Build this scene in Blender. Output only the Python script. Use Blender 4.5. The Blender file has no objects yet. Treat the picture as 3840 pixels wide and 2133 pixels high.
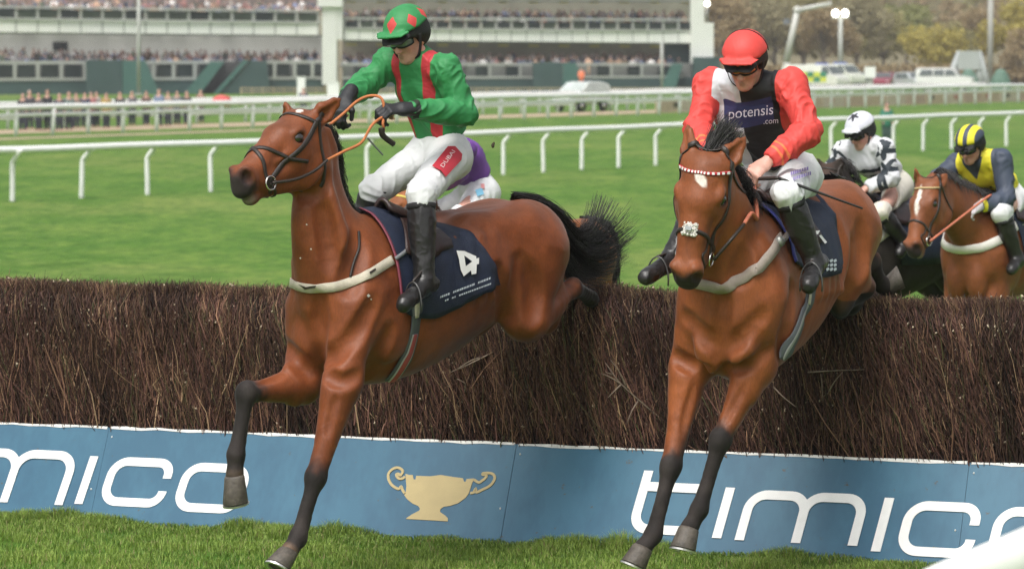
# Steeplechase: two horses landing over a birch fence in front of a grandstand.
import bpy, bmesh, math, random, time
import numpy as np
from mathutils import Vector, Matrix
T0 = time.time()
rng = np.random.default_rng(11)
random.seed(5)
SC = bpy.context.scene
COL = SC.collection

# ------------------------------------------------------------------ camera, light, exposure
FPX = 13800.0; CZ = 2.7; CX, CY = 1920.0, 1066.5
PIT = math.atan((CY - 190) / FPX)
cam_d = bpy.data.cameras.new('camera')
cam = bpy.data.objects.new('camera', cam_d)
COL.objects.link(cam)
cam_d.sensor_width = 36.0
cam_d.lens = 36.0 * FPX / 3840.0
cam_d.clip_start = 0.5
cam_d.clip_end = 4000
cam.location = (0, 0, CZ)
cam.rotation_euler = (math.pi / 2 - PIT, 0, 0)
cam_d.dof.use_dof = True
cam_d.dof.focus_distance = 18.6
cam_d.dof.aperture_fstop = 5.4
SC.camera = cam

SUN_EL, SUN_AZ = math.radians(58), math.radians(205)   # azimuth clockwise from +Y; high, behind the camera's left shoulder
world = bpy.data.worlds.new('World')
SC.world = world
world.use_nodes = True
wn = world.node_tree.nodes; wl = world.node_tree.links
wn.clear()
sky = wn.new('ShaderNodeTexSky'); sky.sky_type = 'NISHITA'; sky.sun_disc = False
sky.sun_elevation = SUN_EL; sky.sun_rotation = SUN_AZ
sky.air_density = 1.0; sky.dust_density = 6.0; sky.ozone_density = 1.0
hs = wn.new('ShaderNodeHueSaturation'); hs.inputs['Saturation'].default_value = 0.22
bg = wn.new('ShaderNodeBackground'); bg.inputs['Strength'].default_value = 0.15
wo = wn.new('ShaderNodeOutputWorld')
wl.new(sky.outputs[0], hs.inputs['Color']); wl.new(hs.outputs[0], bg.inputs['Color']); wl.new(bg.outputs[0], wo.inputs['Surface'])

sun_d = bpy.data.lights.new('sun', 'SUN')
sun_d.energy = 1.5; sun_d.angle = math.radians(22); sun_d.color = (1.0, 0.965, 0.91)
sun = bpy.data.objects.new('sun', sun_d); COL.objects.link(sun)
sdir = Vector((math.sin(SUN_AZ) * math.cos(SUN_EL), math.cos(SUN_AZ) * math.cos(SUN_EL), math.sin(SUN_EL)))
sun.rotation_euler = sdir.to_track_quat('Z', 'Y').to_euler()
sun.location = (-6, -8, 14)

vs = SC.view_settings
vs.view_transform = 'Standard'; vs.look = 'None'; vs.gamma = 1.0; vs.exposure = 0.30
vs.use_curve_mapping = False
try:
    SC.cycles.use_denoising = True; SC.cycles.denoiser = 'OPENIMAGEDENOISE'; SC.cycles.denoising_input_passes = 'RGB_ALBEDO_NORMAL'; SC.cycles.denoising_prefilter = 'NONE'
    SC.cycles.max_bounces = 6
    SC.cycles.caustics_reflective = False; SC.cycles.caustics_refractive = False
except Exception:
    pass

# ------------------------------------------------------------------ geometry helpers
cp_, sp_ = math.cos(PIT), math.sin(PIT)
def A3(*v): return np.array(v, float)
def ray(px, py):
    x = (px - CX) / FPX; y = -(py - CY) / FPX
    return A3(x, cp_ + y * sp_, -sp_ + y * cp_)
def at(px, py, D):
    r = ray(px, py); r = r * (D / r[1]); return A3(r[0], r[1], CZ + r[2])
def unit(v): v = np.asarray(v, float); return v / (np.linalg.norm(v) + 1e-12)
class Frame:
    """a local frame: a forward, b to its own left, c up"""
    def __init__(s, o, ang):
        s.o = np.array(o, float); q = math.radians(ang)
        s.F = A3(-math.cos(q), -math.sin(q), 0); s.L = A3(-s.F[1], s.F[0], 0); s.U = A3(0, 0, 1)
    def hit(s, px, py, n, v):
        r = ray(px, py); c = A3(0, 0, CZ); t = (v - np.dot(c - s.o, n)) / np.dot(r, n); return c + r * t
    def b(s, px, py, b=0.0): return s.hit(px, py, s.L, b)
    def a(s, px, py, a=0.0): return s.hit(px, py, s.F, a)
    def l(s, a, b, c): return s.o + s.F * a + s.L * b + s.U * c
    def loc(s, p): d = np.asarray(p) - s.o; return A3(d @ s.F, d @ s.L, d[2])
    def dirv(s, a, b, c): return s.F * a + s.L * b + s.U * c

def hash3(i, j, k, seed):
    h = (i * 374761393 + j * 668265263 + k * 2147483647 + seed * 974711) & 0xffffffff
    h = ((h ^ (h >> 13)) * 1274126177) & 0xffffffff
    h = h ^ (h >> 16)
    return (h & 0xffff) / 65535.0
def vnoise(P, scale=1.0, seed=0):
    """smooth value noise, -1..1"""
    Q = np.asarray(P, float) * scale
    I = np.floor(Q).astype(np.int64); f = Q - I; f = f * f * (3 - 2 * f)
    r = 0
    for dx in (0, 1):
        for dy in (0, 1):
            for dz in (0, 1):
                w = (f[:, 0] if dx else 1 - f[:, 0]) * (f[:, 1] if dy else 1 - f[:, 1]) * (f[:, 2] if dz else 1 - f[:, 2])
                r = r + w * hash3(I[:, 0] + dx, I[:, 1] + dy, I[:, 2] + dz, seed)
    return r * 2 - 1
def sstep(e0, e1, x):
    t = np.clip((np.asarray(x, float) - e0) / (e1 - e0), 0, 1); return t * t * (3 - 2 * t)

def tag(o, label=None, cat=None, group=None, kind=None):
    if label: o['label'] = label
    if cat: o['category'] = cat
    if group: o['group'] = group
    if kind: o['kind'] = kind
    return o
def empty(name, loc, label=None, cat=None, group=None):
    o = bpy.data.objects.new(name, None); COL.objects.link(o)
    o.empty_display_size = 0.2
    o.location = Vector([float(x) for x in loc])
    return tag(o, label, cat, group)
def link(name, me, parent=None, mats=None):
    o = bpy.data.objects.new(name, me); COL.objects.link(o)
    if parent is not None: o.parent = parent
    if mats is not None and len(me.materials) == 0:
        for m in (mats if isinstance(mats, (list, tuple)) else [mats]): me.materials.append(m)
    return o
def base_of(parent):
    p = A3(0, 0, 0)
    while parent is not None:
        p = p + np.array(parent.location); parent = parent.parent
    return p
def mesh_obj(name, V, Fc, mat, parent=None, smooth=False, attrs=None, world_space=True, mat_idx=None):
    """V in world coordinates; stored relative to the parent's place"""
    V = np.asarray(V, float).reshape(-1, 3)
    if world_space and parent is not None: V = V - base_of(parent)
    me = bpy.data.meshes.new(name)
    if isinstance(Fc, np.ndarray):
        n, m = Fc.shape
        me.vertices.add(len(V)); me.vertices.foreach_set('co', V.astype(np.float32).ravel())
        me.loops.add(n * m); me.loops.foreach_set('vertex_index', Fc.astype(np.int32).ravel())
        me.polygons.add(n); me.polygons.foreach_set('loop_start', np.arange(0, n * m, m, dtype=np.int32))
        me.update(calc_edges=True)
    else:
        me.from_pydata(V.tolist(), [], Fc)
    if attrs:
        for k, d in attrs.items():
            d = np.asarray(d, np.float32)
            if d.ndim == 2:
                at_ = me.attributes.new(k, 'FLOAT_COLOR', 'POINT')
                if d.shape[1] == 3: d = np.concatenate([d, np.ones((len(d), 1), np.float32)], 1)
                at_.data.foreach_set('color', d.ravel())
            else:
                at_ = me.attributes.new(k, 'FLOAT', 'POINT'); at_.data.foreach_set('value', d.ravel())
    if smooth: me.polygons.foreach_set('use_smooth', np.ones(len(me.polygons), bool))
    if mat_idx is not None: me.polygons.foreach_set('material_index', np.asarray(mat_idx, np.int32))
    me.update()
    return link(name, me, parent, mat)

class MB:
    """collects simple shapes, then becomes ONE mesh object"""
    def __init__(s): s.V = []; s.F = []; s.n = 0
    def add(s, V, F):
        V = np.asarray(V, float).reshape(-1, 3)
        s.F += [tuple(int(i) + s.n for i in f) for f in F]; s.V.append(V); s.n += len(V); return s
    def box(s, lo, hi, M=None):
        (x0, y0, z0), (x1, y1, z1) = lo, hi
        V = A3([x0, y0, z0], [x1, y0, z0], [x1, y1, z0], [x0, y1, z0], [x0, y0, z1], [x1, y0, z1], [x1, y1, z1], [x0, y1, z1])
        if M is not None: V = M(V)
        return s.add(V, [(0, 3, 2, 1), (4, 5, 6, 7), (0, 1, 5, 4), (1, 2, 6, 5), (2, 3, 7, 6), (3, 0, 4, 7)])
    def bar(s, a, b, w, h, up=(0, 0, 1)):
        a = np.asarray(a, float); b = np.asarray(b, float); d = unit(b - a)
        u = np.asarray(up, float); u = u - d * (u @ d)
        if np.linalg.norm(u) < 1e-5: u = A3(1, 0, 0) - d * d[0]
        u = unit(u); v = np.cross(d, u)
        V = [p + v * sx * w / 2 + u * sy * h / 2 for p in (a, b) for sx, sy in ((-1, -1), (1, -1), (1, 1), (-1, 1))]
        return s.add(V, [(3, 2, 1, 0), (4, 5, 6, 7), (0, 1, 5, 4), (1, 2, 6, 5), (2, 3, 7, 6), (3, 0, 4, 7)])
    def tube(s, pts, r, n=8, caps=True):
        V, F = tube_geo(pts, r, n, caps); return s.add(V, F)
    def ell(s, c, r, n=10, m=7, M=None):
        c = np.asarray(c, float); V = []; F = []
        r = np.asarray(r, float) * np.ones(3)
        for i in range(m + 1):
            th = math.pi * i / m
            for j in range(n):
                ph = 2 * math.pi * j / n
                v = A3(math.sin(th) * math.cos(ph), math.sin(th) * math.sin(ph), math.cos(th)) * r
                V.append(c + (M @ v if M is not None else v))
        for i in range(m):
            for j in range(n):
                F.append((i * n + j, (i + 1) * n + j, (i + 1) * n + (j + 1) % n, i * n + (j + 1) % n))
        return s.add(V, F)
    def build(s, name, mat, parent=None, smooth=False, **kw):
        return mesh_obj(name, np.concatenate(s.V), s.F, mat, parent, smooth, **kw)

def spline(pts, n):
    """Catmull-Rom through pts (rows may carry radii too), n samples per span"""
    P = np.asarray(pts, float)
    if len(P) < 3: return np.array([P[0] + (P[-1] - P[0]) * t for t in np.linspace(0, 1, n + 1)])
    Q = np.vstack([2 * P[0] - P[1], P, 2 * P[-1] - P[-2]]); out = []
    for i in range(1, len(Q) - 2):
        p0, p1, p2, p3 = Q[i - 1], Q[i], Q[i + 1], Q[i + 2]
        for t in np.linspace(0, 1, n, endpoint=False):
            out.append(0.5 * ((2 * p1) + (-p0 + p2) * t + (2 * p0 - 5 * p1 + 4 * p2 - p3) * t * t + (-p0 + 3 * p1 - 3 * p2 + p3) * t ** 3))
    out.append(P[-1]); return np.array(out)
def frames_along(P, hint=(0.13, 0.21, 0.97)):
    T = np.gradient(P, axis=0); T /= np.linalg.norm(T, axis=1)[:, None] + 1e-12
    u = np.asarray(hint, float); U = []
    for t in T:
        u = u - t * (u @ t)
        if np.linalg.norm(u) < 1e-4: u = np.cross(t, A3(1, 0.3, 0.1))
        u = unit(u); U.append(u)
    U = np.array(U); return T, U, np.cross(T, U)
def tube_geo(pts, r, n=8, caps=True, hint=(0.13, 0.21, 0.97)):
    P = np.asarray(pts, float); m = len(P)
    r = np.broadcast_to(np.asarray(r, float), (m,))
    T, U, W = frames_along(P, hint)
    an = np.arange(n) * 2 * math.pi / n
    V = P[:, None, :] + r[:, None, None] * (np.cos(an)[None, :, None] * U[:, None, :] + np.sin(an)[None, :, None] * W[:, None, :])
    V = V.reshape(-1, 3)
    F = [(i * n + j, i * n + (j + 1) % n, (i + 1) * n + (j + 1) % n, (i + 1) * n + j) for i in range(m - 1) for j in range(n)]
    if caps: F += [tuple(range(n - 1, -1, -1)), tuple((m - 1) * n + j for j in range(n))]
    return V, F

# ------------------------------------------------------------------ implicit modelling (blended solids -> one skin)
class Cone:
    """elliptic cone; radii (ru along hint, rv across)"""
    def __init__(s, a, b, ra, rb, hint=(0, 0, 1), cap=1.0):
        s.a = np.asarray(a, float); s.b = np.asarray(b, float)
        s.ra = np.broadcast_to(np.asarray(ra, float), (2,)); s.rb = np.broadcast_to(np.asarray(rb, float), (2,))
        s.L = np.linalg.norm(s.b - s.a) + 1e-9; s.d = (s.b - s.a) / s.L
        u = np.asarray(hint, float); u = u - s.d * (u @ s.d)
        if np.linalg.norm(u) < 1e-4: u = np.cross(s.d, A3(0.3, 1, 0.2))
        s.u = unit(u); s.v = np.cross(s.d, s.u); s.cap = cap
        R = max(s.ra.max(), s.rb.max()) * max(1, cap)
        s.lo = np.minimum(s.a, s.b) - R; s.hi = np.maximum(s.a, s.b) + R
    def dist(s, X, Y, Z):
        x = X - s.a[0]; y = Y - s.a[1]; z = Z - s.a[2]
        w = x * s.d[0] + y * s.d[1] + z * s.d[2]
        t = np.clip(w / s.L, 0, 1)
        ru = s.ra[0] + (s.rb[0] - s.ra[0]) * t; rv = s.ra[1] + (s.rb[1] - s.ra[1]) * t
        qu = (x * s.u[0] + y * s.u[1] + z * s.u[2]) / ru
        qv = (x * s.v[0] + y * s.v[1] + z * s.v[2]) / rv
        m = np.minimum(ru, rv)
        qw = (w - t * s.L) / (m * s.cap)
        return (np.sqrt(qu * qu + qv * qv + qw * qw) - 1) * m
class Ell:
    def __init__(s, c, r, ax=None):
        s.c = np.asarray(c, float); s.r = np.broadcast_to(np.asarray(r, float), (3,))
        s.ax = np.eye(3) if ax is None else np.asarray(ax, float)   # rows = axes
        e = np.sqrt(((s.ax * s.r[:, None]) ** 2).sum(0)); s.lo = s.c - e; s.hi = s.c + e
    def dist(s, X, Y, Z):
        x = X - s.c[0]; y = Y - s.c[1]; z = Z - s.c[2]
        q = [x * s.ax[i, 0] + y * s.ax[i, 1] + z * s.ax[i, 2] for i in range(3)]
        k0 = np.sqrt((q[0] / s.r[0]) ** 2 + (q[1] / s.r[1]) ** 2 + (q[2] / s.r[2]) ** 2)
        k1 = np.sqrt((q[0] / s.r[0] ** 2) ** 2 + (q[1] / s.r[1] ** 2) ** 2 + (q[2] / s.r[2] ** 2) ** 2)
        return k0 * (k0 - 1) / (k1 + 1e-9)
class Loft:
    """smooth tube along a straight axis: stations (w along axis, cu, cv centre offsets, ru, rv radii)"""
    def __init__(s, o, d, hint, stations, ends=.6):
        s.o = np.asarray(o, float); s.d = unit(d); u = np.asarray(hint, float); s.u = unit(u - s.d * (u @ s.d)); s.v = np.cross(s.d, s.u)
        T = spline(sorted([list(map(float, q)) for q in stations]), 10); s.T = T; s.w0, s.w1 = T[0, 0], T[-1, 0]; s.ends = ends
        C = s.o + T[:, :1] * s.d + T[:, 1:2] * s.u + T[:, 2:3] * s.v; R = T[:, 3:5].max()
        s.lo = C.min(0) - R; s.hi = C.max(0) + R
    def dist(s, X, Y, Z):
        x = X - s.o[0]; y = Y - s.o[1]; z = Z - s.o[2]
        w = x * s.d[0] + y * s.d[1] + z * s.d[2]; wc = np.clip(w, s.w0, s.w1)
        g = lambda i: np.interp(wc, s.T[:, 0], s.T[:, i])
        ru, rv = g(3), g(4); m = np.minimum(ru, rv)
        qu = (x * s.u[0] + y * s.u[1] + z * s.u[2] - g(1)) / ru; qv = (x * s.v[0] + y * s.v[1] + z * s.v[2] - g(2)) / rv
        qw = (w - wc) / (m * s.ends)
        return (np.sqrt(qu * qu + qv * qv + qw * qw) - 1) * m
class Half:
    """everything on the far side of a plane (used to cut)"""
    def __init__(s, p, n, lo, hi):
        s.p = np.asarray(p, float); s.n = unit(n); s.lo = np.asarray(lo, float); s.hi = np.asarray(hi, float)
    def dist(s, X, Y, Z):
        return -((X - s.p[0]) * s.n[0] + (Y - s.p[1]) * s.n[1] + (Z - s.p[2]) * s.n[2])
class Solid:
    def __init__(s): s.P = []
    def add(s, prim, k=0.02, sub=False): s.P.append((prim, k, sub)); return s
    def cone(s, a, b, ra, rb, k=0.02, hint=(0, 0, 1), sub=False, cap=1.0): return s.add(Cone(a, b, ra, rb, hint, cap), k, sub)
    def ell(s, c, r, k=0.02, ax=None, sub=False): return s.add(Ell(c, r, ax), k, sub)
    def chain(s, pts, radii, k=0.02, hint=(0, 0, 1), n=3):
        R = np.asarray(radii, float)
        if R.ndim == 1: R = np.stack([R, R], 1)
        Q = spline(np.hstack([np.asarray(pts, float), R]), n)
        for i in range(len(Q) - 1):
            s.cone(Q[i, :3], Q[i + 1, :3], Q[i, 3:5], Q[i + 1, 3:5], k if i == 0 else min(k, 0.02), hint)
        return s
    @staticmethod
    def blend(a, b, k, sub):
        if sub: b = -b; h = np.maximum(k - np.abs(a - b), 0) / k; return np.maximum(a, b) + h * h * k * 0.25
        h = np.maximum(k - np.abs(a - b), 0) / k
        return np.minimum(a, b) - h * h * k * 0.25
    def ev(s, pts):
        if getattr(s, 'G', None) is not None:
            q = (np.asarray(pts, float) - s.glo) / s.gv; i = np.clip(np.floor(q).astype(int), 0, np.array(s.G.shape) - 2); f = np.clip(q - i, 0, 1); r = 0
            for dx in (0, 1):
                for dy in (0, 1):
                    for dz in (0, 1):
                        r = r + (f[:, 0] if dx else 1 - f[:, 0]) * (f[:, 1] if dy else 1 - f[:, 1]) * (f[:, 2] if dz else 1 - f[:, 2]) * s.G[i[:, 0] + dx, i[:, 1] + dy, i[:, 2] + dz]
            return r
        X, Y, Z = np.asarray(pts, float).T; d = np.full(len(X), 0.5)
        for p, k, sub in s.P: d = s.blend(d, p.dist(X, Y, Z), k, sub)
        return d
    def grad(s, pts, e=0.003):
        if getattr(s, 'G', None) is not None: e = max(e, s.gv * 1.2)
        pts = np.asarray(pts, float); g = np.zeros_like(pts)
        for i in range(3):
            dv = np.zeros(3); dv[i] = e
            g[:, i] = s.ev(pts + dv) - s.ev(pts - dv)
        return g / (np.linalg.norm(g, axis=1)[:, None] + 1e-12)
    def snap(s, pts, off=0.0, it=10):
        p = np.array(pts, float)
        for _ in range(it):
            d = s.ev(p) - off; g = s.grad(p); p = p - g * np.clip(d, -0.05, 0.05)[:, None] * 0.8
        return p, s.grad(p)
    def mesh(s, vox):
        pos = [p for p, k, sub in s.P if not sub]
        lo = np.min([p.lo for p in pos], 0) - 3 * vox; hi = np.max([p.hi for p in pos], 0) + 3 * vox
        N = np.ceil((hi - lo) / vox).astype(int) + 1
        G = np.full(N, 0.5, np.float32)
        ax = [lo[i] + vox * np.arange(N[i]) for i in range(3)]
        for p, k, sub in s.P:
            m = k + 3 * vox
            i0 = np.clip(np.floor((p.lo - m - lo) / vox).astype(int), 0, N - 1); i1 = np.clip(np.ceil((p.hi + m - lo) / vox).astype(int) + 1, 1, N)
            if (i1 <= i0).any(): continue
            sl = tuple(slice(i0[i], i1[i]) for i in range(3))
            X = ax[0][sl[0]].astype(np.float32)[:, None, None]; Y = ax[1][sl[1]].astype(np.float32)[None, :, None]; Z = ax[2][sl[2]].astype(np.float32)[None, None, :]
            G[sl] = s.blend(G[sl], p.dist(X, Y, Z).astype(np.float32), k, sub)
        s.G, s.glo, s.gv = G, lo, vox
        return surface_net(G, lo, vox)
def surface_net(G, lo, vox):
    S = G < 0
    n0, n1, n2 = G.shape
    c = np.zeros((n0 - 1, n1 - 1, n2 - 1), np.uint8)
    for dx in (0, 1):
        for dy in (0, 1):
            for dz in (0, 1): c += S[dx:n0 - 1 + dx, dy:n1 - 1 + dy, dz:n2 - 1 + dz]
    I = np.argwhere((c > 0) & (c < 8))
    idx = np.full(c.shape, -1, np.int64); idx[I[:, 0], I[:, 1], I[:, 2]] = np.arange(len(I))
    acc = np.zeros((len(I), 3)); cnt = np.zeros(len(I))
    cor = [(dx, dy, dz) for dx in (0, 1) for dy in (0, 1) for dz in (0, 1)]
    val = {q: G[I[:, 0] + q[0], I[:, 1] + q[1], I[:, 2] + q[2]].astype(float) for q in cor}
    for q in cor:
        for a in range(3):
            if q[a]: continue
            r = tuple(q[i] + (i == a) for i in range(3)); v0, v1 = val[q], val[r]
            m = (v0 < 0) != (v1 < 0); t = np.where(m, v0 / np.where(m, v0 - v1, 1), 0)
            P = np.tile(np.array(q, float), (len(I), 1)); P[:, a] += t
            acc += P * m[:, None]; cnt += m
    V = lo + vox * (I + acc / np.maximum(cnt, 1)[:, None])
    Q = []
    for a in range(3):
        b, d = (a + 1) % 3, (a + 2) % 3
        s0 = [slice(None)] * 3; s1 = [slice(None)] * 3; s0[a] = slice(0, -1); s1[a] = slice(1, None)
        E = S[tuple(s0)] != S[tuple(s1)]
        J = np.argwhere(E); J = J[(J[:, b] > 0) & (J[:, d] > 0) & (J[:, b] < G.shape[b] - 1) & (J[:, d] < G.shape[d] - 1)]
        if len(J) == 0: continue
        q = []
        for ob, od in ((-1, -1), (0, -1), (0, 0), (-1, 0)):
            K = J.copy(); K[:, b] += ob; K[:, d] += od; q.append(idx[K[:, 0], K[:, 1], K[:, 2]])
        q = np.stack(q, 1); inside = S[J[:, 0], J[:, 1], J[:, 2]]
        q[~inside] = q[~inside][:, ::-1]
        Q.append(q)
    Q = np.concatenate(Q)
    Q = Q[(Q >= 0).all(1)]
    return V, Q
def vnormals(V, Q):
    n = np.cross(V[Q[:, 2]] - V[Q[:, 0]], V[Q[:, 3]] - V[Q[:, 1]]); N = np.zeros_like(V)
    for i in range(4): np.add.at(N, Q[:, i], n)
    return N / (np.linalg.norm(N, axis=1)[:, None] + 1e-12)
def relax(V, Q, it=2, f=0.5):
    for _ in range(it):
        S = np.zeros_like(V); c = np.zeros(len(V))
        for i in range(4):
            for j in (1, 3):
                np.add.at(S, Q[:, i], V[Q[:, (i + j) % 4]]); np.add.at(c, Q[:, i], 1)
        V = V + (S / np.maximum(c, 1)[:, None] - V) * f
    return V
def ribbon(P, N, w, th, closed=False):
    """flat strap along P lying on a surface with normals N"""
    P = np.asarray(P, float); N = np.asarray(N, float); m = len(P)
    T = (np.roll(P, -1, 0) - np.roll(P, 1, 0)) if closed else np.gradient(P, axis=0)
    T /= np.linalg.norm(T, axis=1)[:, None] + 1e-12
    B = np.cross(N, T); B /= np.linalg.norm(B, axis=1)[:, None] + 1e-12; N = np.cross(T, B)
    w = np.broadcast_to(np.asarray(w, float), (m,))[:, None]
    ring = [P - B * w / 2, P + B * w / 2, P + B * w * 0.46 + N * th, P - B * w * 0.46 + N * th]
    V = np.stack(ring, 1).reshape(-1, 3); F = []
    for i in range(m if closed else m - 1):
        j = (i + 1) % m
        for q in range(4): F.append((i * 4 + q, i * 4 + (q + 1) % 4, j * 4 + (q + 1) % 4, j * 4 + q))
    if not closed: F += [(3, 2, 1, 0), tuple((m - 1) * 4 + q for q in range(4))]
    return V, F
def strap(sol, pts, w, th=0.006, off=0.003, n=8, closed=False, smooth_it=0):
    P = spline(list(pts) + ([pts[0]] if closed else []), n)
    if closed: P = P[:-1]
    P, N = sol.snap(P, off)
    for _ in range(smooth_it):
        if closed: P = 0.5 * P + 0.25 * (np.roll(P, 1, 0) + np.roll(P, -1, 0))
        else: P[1:-1] = 0.5 * P[1:-1] + 0.25 * (P[2:] + P[:-2])
    return ribbon(P, N, w, th, closed)

# ------------------------------------------------------------------ materials
MATS = {}
def nmat(name):
    m = bpy.data.materials.new(name); m.use_nodes = True
    nt = m.node_tree; nt.nodes.clear()
    o = nt.nodes.new('ShaderNodeOutputMaterial'); p = nt.nodes.new('ShaderNodeBsdfPrincipled')
    nt.links.new(p.outputs[0], o.inputs['Surface']); return m, nt, p, o
def sock(nt, x):
    return x
def lnk(nt, a, b): nt.links.new(a, b)
def noise_node(nt, scale, detail=3, rough=0.55, coord='Object', vec=None, stretch=None):
    n = nt.nodes.new('ShaderNodeTexNoise'); n.inputs['Scale'].default_value = scale; n.inputs['Detail'].default_value = detail; n.inputs['Roughness'].default_value = rough
    tc = nt.nodes.new('ShaderNodeTexCoord'); src = tc.outputs[coord]
    if stretch is not None:
        mp = nt.nodes.new('ShaderNodeMapping'); mp.inputs['Scale'].default_value = stretch; nt.links.new(src, mp.inputs[0]); src = mp.outputs[0]
    nt.links.new(src, n.inputs['Vector']); return n
def ramp(nt, src, stops):
    r = nt.nodes.new('ShaderNodeValToRGB'); e = r.color_ramp.elements
    while len(e) > 1: e.remove(e[-1])
    e[0].position = stops[0][0]; e[0].color = (*stops[0][1], 1)
    for p, c in stops[1:]:
        q = e.new(p); q.color = (*c, 1)
    nt.links.new(src, r.inputs[0]); return r
def mixc(nt, fac, a, b, mode='MIX'):
    m = nt.nodes.new('ShaderNodeMix'); m.data_type = 'RGBA'; m.blend_type = mode
    for s_, i in ((fac, 0), (a, 6), (b, 7)):
        if isinstance(s_, (int, float)): m.inputs[i].default_value = s_
        elif isinstance(s_, (tuple, list)): m.inputs[i].default_value = (*s_[:3], 1)
        else: nt.links.new(s_, m.inputs[i])
    return m.outputs[2]
def bump(nt, p, height, strength=0.3, dist=0.01):
    b = nt.nodes.new('ShaderNodeBump'); b.inputs['Strength'].default_value = strength; b.inputs['Distance'].default_value = dist
    nt.links.new(height, b.inputs['Height']); nt.links.new(b.outputs[0], p.inputs['Normal']); return b
def mat(name, col, rough=0.6, var=0.12, scale=8.0, bmp=0.0, bscale=None, metal=0.0, spec=0.5, sheen=0.0, stretch=None, bdist=0.01, emit=None, coat=0.0):
    """plain surface with mottled colour and roughness"""
    if name in MATS: return MATS[name]
    m, nt, p, o = nmat(name)
    n = noise_node(nt, scale, 4, 0.6, stretch=stretch)
    c = np.array(col)
    r = ramp(nt, n.outputs[0], [(0.25, tuple(c * (1 - var))), (0.75, tuple(np.minimum(c * (1 + var), 1)))])
    lnk(nt, r.outputs[0], p.inputs['Base Color'])
    p.inputs['Roughness'].default_value = rough; p.inputs['Metallic'].default_value = metal
    p.inputs['Specular IOR Level'].default_value = spec
    if sheen: p.inputs['Sheen Weight'].default_value = sheen; p.inputs['Sheen Roughness'].default_value = 0.5
    if coat: p.inputs['Coat Weight'].default_value = coat; p.inputs['Coat Roughness'].default_value = 0.2
    if bmp:
        b = noise_node(nt, bscale or scale * 6, 4, 0.6, stretch=stretch); bump(nt, p, b.outputs[0], bmp, bdist)
    if emit: p.inputs['Emission Color'].default_value = (*emit[0], 1); p.inputs['Emission Strength'].default_value = emit[1]
    MATS[name] = m; return m
def attr_mat(name, base, layers, rough=0.6, sheen=0.0, bmp=0.25, bscale=220, var=0.08, spec=0.4, wr=None, coat=0.0):
    """colour layers switched on where a vertex value (metres inside an edge) is positive"""
    if name in MATS: return MATS[name]
    m, nt, p, o = nmat(name)
    def tone(c):
        n = noise_node(nt, 14, 3, 0.6); c = np.array(c)
        return ramp(nt, n.outputs[0], [(0.3, tuple(c * (1 - var))), (0.7, tuple(np.minimum(c * (1 + var), 1)))]).outputs[0]
    cur = tone(base)
    for a, c in layers:
        an = nt.nodes.new('ShaderNodeAttribute'); an.attribute_name = a
        mr = nt.nodes.new('ShaderNodeMapRange'); mr.inputs[1].default_value = -0.0012; mr.inputs[2].default_value = 0.0012
        lnk(nt, an.outputs['Fac'], mr.inputs[0])
        cur = mixc(nt, mr.outputs[0], cur, tone(c))
    lnk(nt, cur, p.inputs['Base Color'])
    p.inputs['Roughness'].default_value = rough; p.inputs['Specular IOR Level'].default_value = spec
    if sheen: p.inputs['Sheen Weight'].default_value = sheen
    if coat: p.inputs['Coat Weight'].default_value = coat; p.inputs['Coat Roughness'].default_value = 0.25
    b = noise_node(nt, bscale, 3, 0.6); bb = bump(nt, p, b.outputs[0], bmp, 0.003)
    if wr:
        c1 = noise_node(nt, 6.5, 2, .5, stretch=wr); c1.inputs['Distortion'].default_value = .5
        m1 = nt.nodes.new('ShaderNodeMath'); m1.operation = 'SUBTRACT'; m1.inputs[1].default_value = .5; lnk(nt, c1.outputs[0], m1.inputs[0]); m2 = nt.nodes.new('ShaderNodeMath'); m2.operation = 'ABSOLUTE'; lnk(nt, m1.outputs[0], m2.inputs[0])
        vr = nt.nodes.new('ShaderNodeMapRange'); vr.interpolation_type = 'SMOOTHSTEP'; vr.inputs[1].default_value = 0; vr.inputs[2].default_value = .09; lnk(nt, m2.outputs[0], vr.inputs[0])
        bc = nt.nodes.new('ShaderNodeBump'); bc.inputs['Strength'].default_value = .12; bc.inputs['Distance'].default_value = .010; lnk(nt, vr.outputs[0], bc.inputs['Height']); lnk(nt, bc.outputs[0], bb.inputs['Normal'])
    MATS[name] = m; return m
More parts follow.
